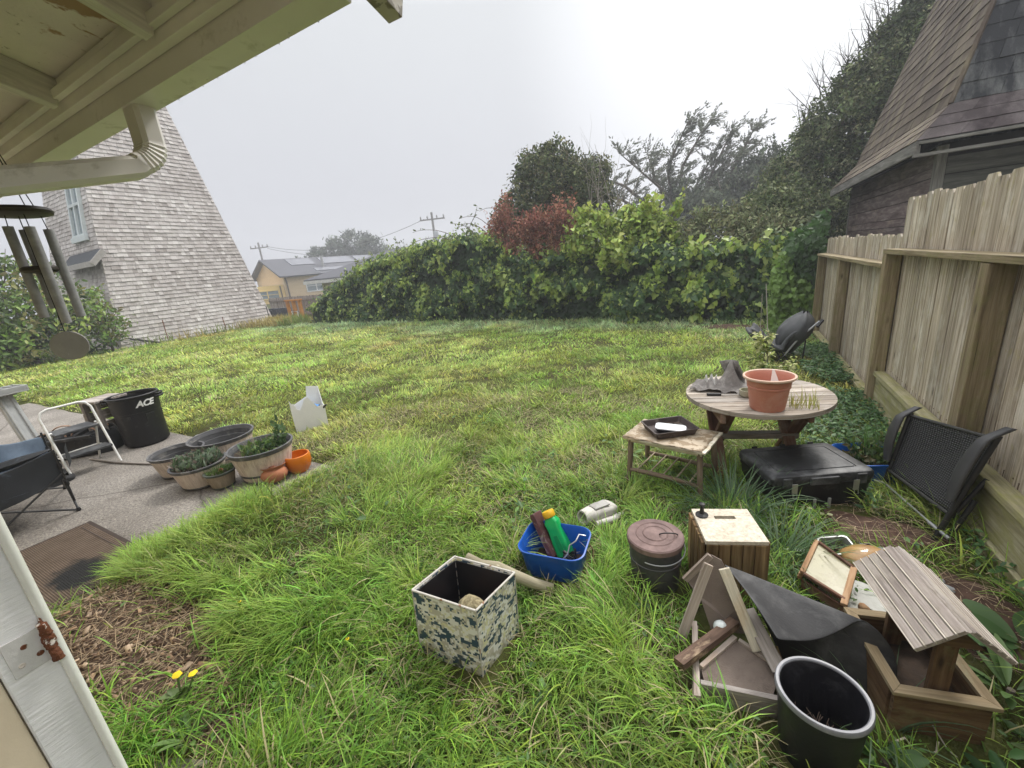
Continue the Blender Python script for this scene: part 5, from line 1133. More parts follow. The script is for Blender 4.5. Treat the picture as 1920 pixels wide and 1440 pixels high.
fa = math.atan2(-2.11, 6.69)   # direction towards the door
for s in (1.15, -1.95):
    a = fa + s; mb = MB(); p = [Vector((math.cos(a + q) * (rt + o), math.sin(a + q) * (rt + o), h - .05)) for q, o in ((-.25, 0), (-.2, .05), (0, .062), (.2, .05), (.25, 0))]; mb.tube(p, .013, 8); mb.tube([q + Vector((0, 0, .035)) for q in p], .009, 8); tcan.l(mb, 'handle', P_BLACK, smooth=60)
fc = bpy.data.curves.new('lettering', 'FONT'); fc.body = 'ACE'; fc.size = .105; fc.shear = .28; fc.align_x = 'CENTER'; fc.extrude = 0.0; fc.offset = .0042; fc.space_character = .92; fc.resolution_u = 4
tmp = bpy.data.objects.new('lettering', fc); COL.objects.link(tmp); bpy.context.view_layer.update()
me = bpy.data.meshes.new_from_object(tmp.evaluated_get(bpy.context.evaluated_depsgraph_get())); bpy.data.objects.remove(tmp)
bm = bmesh.new(); bm.from_mesh(me); bmesh.ops.subdivide_edges(bm, edges=[e for e in bm.edges if e.calc_length() > .02], cuts=3)
for v in bm.verts:
    zz = h * .80 + v.co.y; rr = rb + .004 + (rt - rb) * (zz / h) + .012; a = fa + .36 + v.co.x / rr; v.co = Vector((math.cos(a) * rr, math.sin(a) * rr, zz))
bm.to_mesh(me); bm.free(); me.materials.clear(); WHITE_INK = M_plain('white_ink', (.82, .82, .82), (.78, .78, .78), rough=.5, bstr=0); me.materials.append(WHITE_INK)
lt = bpy.data.objects.new('lettering', me); COL.objects.link(lt); lt.parent = tcan.o
a_ = me.attributes.new('gco', 'FLOAT_VECTOR', 'POINT')
# --- wooden stand behind it
st = TH('wooden_box', 'open weathered wooden box standing just behind the black trash can', 'wooden box', (-7.05, 1.93, 0), (0, 0, R(12)))
mb = MB(); [mb.box(-.17, -.15, -.16, .16, z, z + .13) for z in (.02, .18, .34, .48)]; st.l(mb, 'slat', W_GREY, bevel=.003)
mb = MB(); mb.box(-.19, .17, -.18, .18, .615, .645); st.l(mb, 'top', W_GREY, bevel=.004)
for x_, y_ in ((-.13, -.14), (-.13, .14), (.13, -.14), (.13, .14)):
    mb = MB(); mb.box(x_ - .02, x_ + .02, y_ - .02, y_ + .02, 0, .613); st.l(mb, 'leg', W_GREY, bevel=.003)
mb = MB(); mb.tube([(-6.75, 1.55, .015), (-6.2, 1.62, .015), (-5.55, 1.78, .014)], .013, 8); simple('brown_rod', mb, W_GREY, 'thin brown rod lying on the patio beside the black trash can', 'rod', (-6.2, 1.62, 0), smooth=60)

# --- white folding step stool
ss = TH('step_stool', 'white tubular folding step stool with dark treads on the patio', 'step stool', (-6.4, 1.45, 0), (0, 0, R(2)))
hw = .21
def rot_path(): pass
fpath = [(-.0 + .17, -hw, .01)] + [Vector((.17 - .24 * t, -hw, .01 + .66 * t)) for t in (.3, .6, .9)]
top = [(.17 - .24 * 1.0, -hw + .0, .67), (-.085, -hw + .03, .725), (-.09, -hw + .08, .745), (-.09, hw - .08, .745), (-.085, hw - .03, .725), (.17 - .24, hw, .67)]
mb = MB(); mb.tube(fpath + top + [Vector((.17 - .24 * t, hw, .01 + .66 * t)) for t in (.9, .6, .3)] + [(.17, hw, .01)], .0125, 10); ss.l(mb, 'front_frame', MET_WHITE, smooth=60)
for s in (-1, 1):
    mb = MB(); mb.tube([(-.02, s * (hw - .025), .50), (-.30, s * (hw - .025), .01)], .0115, 8); ss.l(mb, 'rear_leg', MET_WHITE, smooth=60)
mb = MB(); mb.box(.0, .19, -hw + .02, hw - .02, .215, .24); ss.l(mb, 'tread', P_DUSTY, bevel=.006)
mb = MB(); mb.box(-.24, .06, -hw + .03, hw - .03, .455, .48); ss.l(mb, 'tread', P_DUSTY, bevel=.006)
mb = MB(); mb.tube([(-.2, -hw + .02, .2), (-.2, hw - .02, .2)], .008, 8); mb.tube([(.1, -hw, .22), (-.2, -hw + .02, .2)], .007, 8); mb.tube([(.1, hw, .22), (-.2, hw - .02, .2)], .007, 8); ss.l(mb, 'brace', MET_WHITE, smooth=60)

# --- soft black tool bag
BAGF = M_plain('black_canvas', (.040, .041, .043), (.022, .022, .024), scale=7, rough=.85, bstr=.6, fine=160, dirt=(.12, .11, .10), damt=.25)
bag = TH('tool_bag', 'long soft black canvas bag with tan leather handles behind the step stool', 'bag', (-7.22, 1.60, 0), (0, 0, R(-46)))
def softbox(mb, L_, W__, H_, n=24, m=12, sag=.03, seed=0):
    P = []
    for i in range(m + 1):
        t = i / m; row = []
        for k in range(n + 1):
            a = 2 * math.pi * k / n; e = .45
            cx_, sx_ = math.copysign(abs(math.cos(a)) ** e, math.cos(a)), math.copysign(abs(math.sin(a)) ** e, math.sin(a))
            fl = 1 - .06 * t + .05 * math.sin(math.pi * t) + .03 * math.sin(3 * a + 4 * t + seed) * math.sin(math.pi * t)
            zz = H_ * t - sag * math.sin(a * 2 + seed) ** 2 * t
            row.append((L_ / 2 * cx_ * fl, W__ / 2 * sx_ * fl, zz))
        P.append(row)
    mb.sheet(P); c = len(mb.v); return P
mb = MB(); P = softbox(mb, .36, .86, .30, seed=1); o = bag.l(mb, 'body', BAGF, smooth=70); solidify(o, .012, -1)
mb = MB(); mb.disc((0, 0, .02), .19, 24, sy=1.9); bag.l(mb, 'bottom', BAGF)
mb = MB(); [mb.box(-.17, .17, -.40 + .1 * k, -.385 + .1 * k, .10, .27, roughen=.02) for k in range(8)]; bag.l(mb, 'pocket', BAGF)
TAN = M_plain('tan_leather', (.33, .20, .13), (.22, .13, .08), rough=.6, dirt=(.1, .07, .05), damt=.2)
for s, y_ in ((1, -.12), (-1, -.16), (1, .2), (-1, .17)):
    mb = MB(); mb.tube([Vector((s * .13, y_ + .13 * math.cos(a), .27 + .085 * math.sin(a))) for a in [math.pi * i / 12 for i in range(13)]], .013, 8, flat=.6); bag.l(mb, 'handle', TAN, smooth=60)
mb = MB(); mb.box(.195, .222, -.28, .28, .05, .075, roughen=.004); mb.box(.19, .222, -.30, .30, .235, .27, roughen=.004); bag.l(mb, 'flap', P_DUSTY, bevel=.006)

# --- grey plastic stand at the left edge
gs = TH('plastic_stand', 'grey plastic work stand with a slotted tray top at the left edge', 'stand', (-8.35, 1.38, 0), (0, 0, R(10)))
GPL = M_plain('grey_plastic', (.36, .37, .37), (.29, .30, .30), rough=.5, dirt=(.5, .5, .5), damt=.15)
mb = MB(); mb.beam((.26, 0, 0), (.0, 0, .78), .16, .075, up=(1, 0, 0)); mb.beam((.305, -.05, .02), (.045, -.05, .78), .03, .02, up=(1, 0, 0)); mb.beam((.305, .05, .02), (.045, .05, .78), .03, .02, up=(1, 0, 0)); gs.l(mb, 'leg', GPL, bevel=.008)
mb = MB(); mb.box(-.17, .17, -.20, .20, .78, .80); mb.box(-.17, .17, -.20, -.18, .80, .86); mb.box(-.17, .17, .18, .20, .80, .86); mb.box(-.17, -.15, -.18, .18, .80, .86); mb.box(.15, .17, -.18, .18, .80, .86); mb.box(-.15, .15, .02, .035, .80, .86); mb.box(-.15, .15, .10, .11, .80, .86); gs.l(mb, 'tray', GPL, bevel=.004)
mb = MB(); mb.box(-.5, .0, -.14, .14, .74, .779); gs.l(mb, 'beam', GPL, bevel=.006)
RED = M_plain('red_plastic', (.50, .04, .02), (.4, .03, .015), rough=.4)
rd = TH('red_handled_tool', 'red plastic handled tool standing upright at the left edge', 'tool', (-8.75, 1.0, 0))
mb = MB(); mb.tube([(0, 0, 0), (.02, .03, .35)], .015, 8); rd.l(mb, 'shaft', M_plain('yellow_paint', (.7, .55, .12), rough=.5), smooth=60)
mb = MB(); mb.lathe([(0, .35), (.045, .36), (.05, .42), (.03, .47), (.045, .52), (.05, .62), (.03, .68), (0, .69)], 14, (.02, .03, 0)); rd.l(mb, 'handle', RED, smooth=60)

# --- black camp chair, half out of the frame
NAVY = M_plain('black_polyester', (.020, .023, .028), (.012, .014, .018), scale=5, rough=.62, bstr=.5, fine=200, dirt=(.10, .13, .17), damt=.12, dscale=3)
DENIM = M_plain('grey_blue_lining', (.20, .26, .34), (.12, .16, .22), scale=8, rough=.85, bstr=.5, fine=140)
ccx = TH('camp_chair', 'black folding camp chair with blue grey seat lining on the patio, nearest the left edge', 'camp chair', (-5.42, .78, 0))
# feet, front right / rear right etc. (the seat faces -x, back to the right is its arm)
FR, RR, FL, RL = Vector((-5.17, .99, .0)), Vector((-5.98, 1.12, .0)), Vector((-5.05, .36, .0)), Vector((-5.85, .34, .0))
TU = .0085
def pole(a, b, r=TU): mb = MB(); mb.tube([a, b], r, 8); ccx.w(mb, 'leg', MET_BLACK, smooth=60)
def at_(p, z): return Vector((p.x, p.y, z))
for a, b in ((FR, at_(RR, .40)), (RR, at_(FR, .40)), (FL, at_(RL, .40)), (RL, at_(FL, .40)), (FR, at_(FL, .38)), (FL, at_(FR, .38)), (RR, at_(RL, .38)), (RL, at_(RR, .38))): pole(a + Vector((0, 0, .012)), b)
for p in (FR, RR, FL, RL):
    mb = MB(); mb.lathe([(0, 0), (.016, 0), (.018, .012), (.012, .032), (0, .033)], 12, tuple(p)); ccx.w(mb, 'foot', P_BLACK, smooth=50)
pole(at_(RR, .02), at_(RR, .62)); pole(at_(FR, .1), at_(FR, .60)); pole(at_(RL, .02), Vector((-5.92, .50, .80))); pole(at_(FL, .1), Vector((-5.10, .28, .93)))
mb = MB(); [mb.lathe([(.013, -.02), (.016, -.01), (.016, .01), (.013, .02)], 10, (p.x, p.y, z)) for p, z in ((RR, .30), (FR, .28), (RR, .45), (FR, .45))]; ccx.w(mb, 'joint', P_BLACK, smooth=50)
def cloth(name, corners, nu, nv, dip, mat, par, wr=.012, seed=0, th_=.004):
    a, b, c, d = map(Vector, corners); P = []
    for i in range(nv + 1):
        v = i / nv; row = []
        for j in range(nu + 1):
            u = j / nu; p = a.lerp(b, u).lerp(d.lerp(c, u), v)
            p = p + Vector((0, 0, -dip * 16 * u * (1 - u) * v * (1 - v) - .5 * dip * 4 * u * (1 - u) * (1 - v))) + Vector((math.sin(u * 11 + seed + v * 3), math.cos(v * 9 + seed), math.sin(u * 7 + v * 13 + seed))) * wr * min(1, 4 * u * (1 - u) + .3)
            row.append(p)
        P.append(row)
    mb = MB(); mb.sheet(P); o = par.w(mb, name, mat, smooth=80); solidify(o, th_); subsurf(o); return o
cloth('side_panel', (at_(FR, .605), Vector((-5.08, .34, .62)), Vector((-5.05, .36, .24)), at_(FR, .32)), 12, 6, .10, NAVY, ccx, .007, 1)
cloth('side_panel', (at_(RR, .58), Vector((-5.92, .60, .72)), Vector((-5.86, .34, .32)), at_(RR, .33)), 10, 6, .05, DENIM, ccx, .012, 2)
cloth('seat', (at_(FR, .37), at_(FL, .37), at_(RL, .36), at_(RR, .36)), 10, 10, .07, DENIM, ccx, .01, 3)
cloth('backrest', (Vector((-5.90, .56, .80)), Vector((-5.12, .26, .95)), Vector((-5.06, .42, .34)), Vector((-5.86, .60, .36))), 10, 8, .04, DENIM, ccx, .016, 4)
cloth('armrest', (at_(FR, .61), Vector((-5.08, .36, .63)), Vector((-5.16, .36, .625)), at_(FR, .605) + Vector((-.09, .0, 0))), 8, 4, .06, NAVY, ccx, .006, 5)
cloth('cup_pocket', (at_(FR, .59) + Vector((.03, .06, 0)), at_(FR, .60) + Vector((-.16, .12, .0)), at_(FR, .42) + Vector((-.13, .11, .0)), at_(FR, .40) + Vector((.02, .05, 0))), 6, 5, .0, NAVY, ccx, .006, 6)
bt = TH('flat_bag', 'flat black bag with a yellow strip lying under the camp chair', 'bag', (-6.35, 1.02, 0))
mb = MB(); softbox(mb, .38, .5, .09, seed=3); o = bt.l(mb, 'body', BAGF, smooth=70)
mb = MB(); mb.disc((0, 0, .088), .2, 24, sy=1.3); bt.l(mb, 'top', BAGF)
mb = MB(); mb.beam((.12, -.15, .096), (.16, .14, .096), .05, .008); bt.l(mb, 'strip', M_plain('yellow_strip', (.75, .68, .12), (.7, .7, .6), rough=.5))

# --- door mat with a scorched patch
m, nt, out = new_mat('brown_ribbed_mat'); v = coords(nt, (1, 1, 1), 'obj')
wv = N(nt, 'ShaderNodeTexWave', bands_direction='Y'); wv.inputs['Scale'].default_value = 26; wv.inputs['Distortion'].default_value = .6; L(nt, v, wv.inputs['Vector'])
col = ramp(nt, wv.outputs['Fac'], [(.2, (.085, .064, .050)), (.8, (.15, .115, .09))]); n1 = noise(nt, v, 7, 5, .65); col = mixc(nt, .5, col, ramp(nt, n1, [(.3, (.6, .58, .56)), (.7, (1.15, 1.15, 1.15))]), 'MULTIPLY')
gr = N(nt, 'ShaderNodeVectorMath', operation='DISTANCE'); gr.inputs[1].default_value = (.28, -.10, 0)
mp = N(nt, 'ShaderNodeMapping'); mp.inputs['Scale'].default_value = (1, 1.5, 0); mp.inputs['Location'].default_value = (0, -.05, 0); L(nt, v, mp.inputs['Vector']); L(nt, mp.outputs[0], gr.inputs[0])
ds = N(nt, 'ShaderNodeMath', operation='ADD'); L(nt, gr.outputs['Value'], ds.inputs[0])
n2 = N(nt, 'ShaderNodeMath', operation='MULTIPLY_ADD'); L(nt, noise(nt, v, 9, 6, .7), n2.inputs[0]); n2.inputs[1].default_value = .34; n2.inputs[2].default_value = -.17; L(nt, n2.outputs[0], ds.inputs[1])
f = ramp(nt, ds.outputs[0], [(.17, (.95,) * 3), (.26, (0, 0, 0))]); col = mixc(nt, f, col, (.022, .024, .026))
finish(nt, out, col, .95, bump=wv.outputs['Fac'], bstr=.6, bdist=.006, spec=.1)
dm = TH('door_mat', 'brown ribbed door mat with a black stained patch on the patio', 'mat', (-4.17, .655, 0))
mb = MB(); mb.box(-.575, .56, -.265, .27, .004, .016); dm.l(mb, 'pile', m, bevel=.004)
mb = MB(); mb.box(-.60, -.576, -.29, .295, .003, .013); mb.box(.561, .585, -.29, .295, .003, .013); mb.box(-.575, .56, -.29, -.266, .003, .013); mb.box(-.575, .56, .271, .295, .003, .013); mb.box(-.52, .50, .215, .222, .0165, .019); dm.l(mb, 'border', M_plain('dark_rubber_border', (.05, .035, .028), rough=.8))

# --- half barrel planters
BAR = M_wood('faded_barrel_resin', (.50, .40, .34), (.66, .56, .49), (.78, .70, .62), grain=7, rv=.05, blotch=(.20, .14, .10), bamt=.3, bscale=7)
BAND = M_plain('grey_barrel_band', (.10, .10, .105), (.065, .065, .07), rough=.55, dirt=(.28, .27, .25), damt=.35, dscale=9)
INNER = M_plain('dark_barrel_inside', (.065, .065, .068), (.04, .04, .042), rough=.65, dirt=(.2, .19, .17), damt=.25)
def barrel(label, loc, r, h, soil, bands=False, mats=(BAR, BAND, INNER), group='half barrel planters on the patio'):
    t = TH('barrel_planter', label, 'planter', loc, (0, 0, random.uniform(0, 6)), group); rb = r * .70
    def rad(z): return rb + (r - rb) * (z / h) ** .8
    mb = MB(); z0_, z1_ = h * .10, h * .86
    n = 48; prof = [(rad(z0_ + (z1_ - z0_) * i / 8), z0_ + (z1_ - z0_) * i / 8) for i in range(9)]
    vs, fs, g = [], [], []
    for i, (rr, z) in enumerate(prof):
        for k in range(n):
            a = 2 * math.pi * k / n; r2 = rr * (1 - (.006 if k % 4 == 0 else 0)); vs.append((r2 * math.cos(a), r2 * math.sin(a), z)); g.append((z * 3, a * r * 4, 0))
    for i in range(8):
        for k in range(n): fs.append((i * n + k, i * n + (k + 1) % n, (i + 1) * n + (k + 1) % n, (i + 1) * n + k))
    mb.raw(vs, fs, .5, g); t.l(mb, 'stave_wall', mats[0], smooth=40)
    mb = MB(); mb.lathe([(rad(z1_) - .002, z1_), (rad(z1_) + .006, z1_ + .002), (r + .004, h - .012), (r + .010, h - .010), (r + .010, h), (r - .008, h), (r - .014, h - .012), (rad(z1_) - .014, z1_)], 48); t.l(mb, 'rim_band', mats[1], smooth=35)
    mb = MB(); mb.lathe([(0, .004), (rb + .004, .004), (rad(z0_) + .006, z0_ * .9), (rad(z0_) + .004, z0_ + .004), (rad(z0_) - .003, z0_ + .004)], 48); t.l(mb, 'foot_band', mats[1], smooth=35)
    if bands:
        mb = MB(); mb.lathe([(rad(h * .24) - .001, h * .24), (rad(h * .24) + .006, h * .245), (rad(h * .31) + .006, h * .305), (rad(h * .31) - .001, h * .31)], 48); t.l(mb, 'hoop', mats[1], smooth=35)
    zi = h * (.22 if soil is None else soil)
    mb = MB(); mb.lathe([(r - .012, h - .006), (rad(h * .70) - .012, h * .70), (rad(h * .70) - .022, h * .69), (rad(zi) - .02, zi), (0, zi)], 48); t.l(mb, 'inner_wall', mats[2], smooth=35)
    if soil:
        mb = MB(); mb.lathe([(0, zi + .012), (rad(zi) * .5, zi + .016), (rad(zi) - .018, zi + .004)], 24, wob=lambda a, z: .05 * math.sin(5 * a)); t.l(mb, 'soil', SOIL, smooth=60)
    return t
b1 = barrel('empty faded barrel planter, the left one of the patio group', (-5.06, 1.78, 0), .235, .245, None)
b2 = barrel('largest empty barrel planter at the back of the patio group', (-4.86, 2.13, 0), .30, .30, None, True)
b3 = barrel('faded barrel planter crowded with silvery succulents', (-4.52, 1.72, 0), .225, .225, .9)
b4 = barrel('large two banded barrel planter with green leafy weeds beside the orange pot', (-3.99, 2.045, 0), .275, .33, .80, True)
b5 = barrel('small tan barrel planter of grass with one peach rosette', (-4.235, 1.755, 0), .125, .165, .88, False, (M_wood('tan_barrel_resin', (.24, .19, .14), (.33, .27, .20), (.42, .35, .27), grain=7, rv=.05, moss=(.16, .15, .08), mamt=.2), M_plain('dark_green_band', (.075, .085, .075), (.05, .06, .05), rough=.5), INNER))
def leaves_in(t, name, n, r, z0_, z1_, size, tm, cols, upd=.9, mat=None, lean=.6):
    a = RS.rand(n) * 6.283; q = r * np.sqrt(RS.rand(n)); P = np.stack([q * np.cos(a), q * np.sin(a), z0_ + (z1_ - z0_) * RS.rand(n) ** 1.5], 1)
    D = rdir(n) * lean + np.array([0, 0, upd]); c = np.array(cols)[RS.randint(len(cols), size=n)] * (.6 + .7 * RS.rand(n, 1))
    V, F, C = leaf_arrays(P, D, rdir(n), size * (.5 + RS.rand(n)), tm[0], tm[1], c); return np_mesh(name, V, F, C, mat or LEAF, t.o)
def stalks_in(t, name, n, r, z, Ln, W, cols, th=(.1, .5), cu=1.0):
    a = RS.rand(n) * 6.283; q = r * np.sqrt(RS.rand(n)); c = np.array(cols)[RS.randint(len(cols), size=n)] * (.6 + .7 * RS.rand(n, 1)); t0 = th[0] + (th[1] - th[0]) * RS.rand(n)
    V, F, C = blades(np.stack([q * np.cos(a), q * np.sin(a)], 1), np.full(n, z), Ln * (.4 + .8 * RS.rand(n)), W * (.6 + .7 * RS.rand(n)), t0, t0 + cu * RS.rand(n), a + RS.normal(size=n), c, 3); return np_mesh(name, V, F, C, LEAF, t.o)
leaves_in(b3, 'succulent', 900, .19, .205, .26, .055, OVAL, [(.13, .19, .12), (.20, .25, .18), (.10, .15, .075), (.24, .20, .17)], .8)
stalks_in(b3, 'dry_stem', 260, .18, .20, .12, .004, [(.40, .30, .22), (.45, .42, .34), (.22, .28, .17)], (.2, 1.0))
leaves_in(b4, 'weed', 300, .17, .26, .33, .052, OVAL, [(.075, .14, .04), (.12, .20, .05), (.05, .10, .04), (.16, .22, .07)], .5)
stalks_in(b4, 'stem', 90, .20, .26, .17, .004, [(.10, .15, .05), (.3, .26, .16)], (.1, .7))
leaves_in(b4, 'tall_weed', 110, .05, .27, .52, .055, OVAL, [(.07, .13, .05), (.10, .16, .07)], .6).location = (-.13, -.12, 0)
stalks_in(b5, 'grass', 420, .105, .145, .08, .004, [(.08, .17, .03), (.12, .20, .04)], (.1, .9))
mb = MB(); [mb.lathe([(.004, 0), (.020 - .003 * k, .008), (.022 - .004 * k, .014), (.012, .012)], 8, (.01, -.03, .158 + .008 * k), wob=lambda a, z: .25 * math.sin(5 * a + 40 * z)) for k in range(3)]; b5.l(mb, 'rosette', M_plain('peach_rosette', (.50, .24, .15), rough=.6), smooth=60)
# orange pot and terracotta strawberry pot
ORG = M_plain('orange_glaze', (.66, .19, .012), (.58, .15, .01), rough=.3, spec=.5, dirt=(.40, .16, .05), damt=.12)
op = TH('orange_pot', 'bright orange rounded flower pot at the grass edge', 'flower pot', (-3.75, 2.22, 0))
mb = MB(); mb.lathe([(0, 0), (.075, 0), (.105, .04), (.122, .10), (.122, .15), (.115, .178), (.108, .181), (.103, .178), (.110, .15), (.110, .10), (.09, .05), (0, .04)], 44); op.l(mb, 'body', ORG, smooth=50)
TERRA = M_plain('terracotta', (.45, .19, .10), (.36, .14, .07), scale=6, rough=.8, dirt=(.50, .33, .24), damt=.2, dscale=10, bstr=.3)
tp_ = TH('terracotta_pot', 'squat terracotta jar tilted over with a coil in its mouth', 'terracotta pot', (-3.77, 1.98, .01), (R(-6), R(-8), 0))
mb = MB(); mb.lathe([(0, 0), (.06, 0), (.105, .035), (.118, .07), (.105, .105), (.085, .122), (.092, .135), (.108, .146), (.110, .152), (.100, .150), (.082, .135), (.075, .12), (.09, .08), (0, .06)], 40); tp_.l(mb, 'body', TERRA, smooth=50)
mb = MB(); mb.tube([Vector(((.046 - .0009 * i) * math.cos(i * .42) + .02, (.046 - .0009 * i) * math.sin(i * .42) - .02, .13 + .0007 * i)) for i in range(44)], .008, 7); tp_.l(mb, 'coil', M_plain('dark_terracotta', (.28, .12, .07), rough=.85), smooth=60)
# garden tap fittings near the planters
fx = TH('hose_fitting', 'small grey hose tap lying on the patio behind the barrel planters', 'hose fitting', (-5.75, 2.28, 0))
mb = MB(); mb.tube([(-.1, 0, .03), (.0, .0, .045), (.1, .04, .03)], [.02, .03, .02], 10); mb.tube([(0, 0, .04), (.02, .0, .12)], .012, 8); mb.lathe([(.0, .115), (.04, .118), (.04, .13), (0, .132)], 12, (.02, 0, 0)); fx.l(mb, 'tap', MET_GREY, smooth=50)
mb = MB(); mb.tube([(.1, .04, .02), (.4, -.02, .015), (.62, .0, .02), (.8, -.1, .015)], .014, 8); fx.l(mb, 'hose', MET_GREY, smooth=60)
# torn white box in the grass
WBOX = M_plain('white_corrugated_plastic', (.80, .80, .79), (.72, .72, .71), scale=4, rough=.55, bstr=.1)
wb = TH('torn_box', 'torn white plastic box standing in the lawn', 'box', (-4.70, 3.07, 0), (0, 0, R(60)))
w_, d_ = .18, .13
mb = MB(); mb.prism([(-w_, -.02), (w_, -.02), (w_ + .01, .31), (w_ * .6, .30), (w_ * .45, .35), (w_ * .12, .45), (-w_ * .12, .43), (-w_ * .3, .36), (-w_ * .48, .31), (-w_ * .66, .33), (-w_ * .78, .40), (-w_ * .9, .40), (-w_ * 1.02, .45)], (0, -d_, 0), (1, 0, 0), (0, 0, 1), (0, -1, 0), 0, .006)
mb.prism([(-w_, 0), (w_, 0), (w_, .50), (.05, .53), (.03, .40), (-w_, .30)], (0, d_, 0), (1, 0, 0), (0, 0, 1), (0, -1, 0), 0, .006)
mb.prism([(-d_ + .007, 0), (d_ - .007, 0), (d_ - .007, .50), (-.02, .31), (-d_ + .007, .30)], (w_, 0, 0), (0, 1, 0), (0, 0, 1), (1, 0, 0), 0, .006)
mb.prism([(-d_ + .007, 0), (d_ - .007, 0), (d_ - .007, .30), (-d_ + .007, .40)], (-w_, 0, 0), (0, 1, 0), (0, 0, 1), (1, 0, 0), 0, .006); wb.l(mb, 'wall', WBOX)
mb = MB(); mb.tube([(w_ - .02, -d_ + .02, .26), (w_ + .03, -d_ - .03, .31)], [.02, .008], 7); wb.l(mb, 'black_clip', P_BLACK)
mb = MB(); mb.sheet([[(-.05 + .05 * i + .01 * math.sin(j * 3), -.05 + .04 * j, .28 + .03 * math.sin(i * 2 + j)) for i in range(5)] for j in range(4)]); solidify(wb.l(mb, 'blue_rag', M_plain('blue_cloth', (.12, .30, .60), rough=.8), smooth=60), .004)

# --- camouflage box with a stone in it
m, nt, out = new_mat('digital_camouflage_print'); v = coords(nt, (1, 1, 1), 'obj')
def pix(scale, off):
    a = N(nt, 'ShaderNodeVectorMath', operation='ADD'); a.inputs[1].default_value = off; L(nt, v, a.inputs[0])
    s = N(nt, 'ShaderNodeVectorMath', operation='SNAP'); s.inputs[1].default_value = (.0095, .0095, .0095); L(nt, a.outputs[0], s.inputs[0])
    mp = N(nt, 'ShaderNodeMapping'); mp.inputs['Scale'].default_value = (1, 1, 1.25); L(nt, s.outputs[0], mp.inputs['Vector']); return noise(nt, mp.outputs[0], scale, 5, .72)
b1_ = pix(17, (.0, .0, .002)); b2_ = pix(24, (3.3, 1.2, 5.002)); b3_ = pix(28, (7.3, 2.2, 1.002))
col = mixc(nt, ramp(nt, b2_, [(.50, (0, 0, 0)), (.51, (1, 1, 1))]), (.74, .73, .70), (.50, .47, .40)); col = mixc(nt, ramp(nt, b3_, [(.56, (0, 0, 0)), (.57, (1, 1, 1))]), col, (.66, .63, .40)); col = mixc(nt, ramp(nt, b1_, [(.53, (0, 0, 0)), (.535, (1, 1, 1))]), col, (.040, .075, .115))
tn = noise(nt, v, 11, 6, .7, .3); sepz = N(nt, 'ShaderNodeSeparateXYZ'); L(nt, v, sepz.inputs[0]); mz = N(nt, 'ShaderNodeMapRange'); mz.inputs['From Min'].default_value = .0; mz.inputs['From Max'].default_value = .2; mz.inputs['To Min'].default_value = .16; mz.inputs['To Max'].default_value = 0; L(nt, sepz.outputs[2], mz.inputs['Value'])
ad2 = N(nt, 'ShaderNodeMath', operation='ADD'); L(nt, tn, ad2.inputs[0]); L(nt, mz.outputs[0], ad2.inputs[1]); col = mixc(nt, ramp(nt, ad2.outputs[0], [(.62, (0, 0, 0)), (.80, (.85,) * 3)]), col, (.17, .15, .055))
finish(nt, out, col, .45, bump=tn, bstr=.08, bdist=.005, spec=.4); CAMO = m
EDGE = M_peel('worn_white_edge', (.55, .53, .48), (.25, .12, .06), thr=.6, scale=30)
cbx = TH('camouflage_box', 'open square box covered in blue and grey digital camouflage with a stone inside', 'box', (-1.05, 1.21, 0), (R(-2), R(1), 0))
cu, cv = Vector((.99, .05, 0)).normalized(), Vector((.16, .98, 0)).normalized(); a_, b_, H_ = .165, .135, .385
def cp(u, v_, z): return cu * u + cv * v_ + Vector((0, 0, z))
def wallq(p, q, z0_, z1_, t):
    p, q = Vector(p), Vector(q); d = (q - p).normalized(); nn = Vector((d.y, -d.x, 0)); return p, q, d, nn
mb = MB()
cs = [cp(-a_, -b_, 0), cp(a_, -b_, 0), cp(a_, b_, 0), cp(-a_, b_, 0)]
for i in range(4):
    p, q = cs[i], cs[(i + 1) % 4]; d = (q - p).normalized(); nn = Vector((d.y, -d.x, 0)); L_ = (q - p).length
    mb.obox((p + q) / 2 - nn * .004 + Vector((0, 0, H_ / 2)), d, nn, (0, 0, 1), (L_ - .0005, .006, H_))
cbx.l(mb, 'wall', CAMO, bevel=.002)
mb = MB()
for i in range(4):
    p, q = cs[i], cs[(i + 1) % 4]; d = (q - p).normalized(); nn = Vector((d.y, -d.x, 0)); L_ = (q - p).length
    mb.obox((p + q) / 2 - nn * .0105 + Vector((0, 0, H_ / 2 - .004)), d, nn, (0, 0, 1), (L_ - .025, .004, H_ - .012))
mb.raw([cp(-a_ + .01, -b_ + .01, .02), cp(a_ - .01, -b_ + .01, .02), cp(a_ - .01, b_ - .01, .02), cp(-a_ + .01, b_ - .01, .02)], [(0, 1, 2, 3)]); cbx.l(mb, 'lining', M_plain('black_lining', (.014, .014, .018), rough=.6))
mb = MB()
for i in range(4):
    p, q = cs[i] + Vector((0, 0, H_ + .002)), cs[(i + 1) % 4] + Vector((0, 0, H_ + .002)); mb.tube([p, q], .0055, 7)
    mb.tube([cs[i] + Vector((0, 0, .0)), cs[i] + Vector((0, 0, H_))], .003, 6)
cbx.l(mb, 'edge_trim', EDGE, smooth=60)
STONE = M_plain('lichened_stone', (.42, .36, .21), (.14, .11, .06), scale=45, rough=.95, bstr=1, fine=70, dirt=(.09, .075, .04), damt=.5, dscale=40)
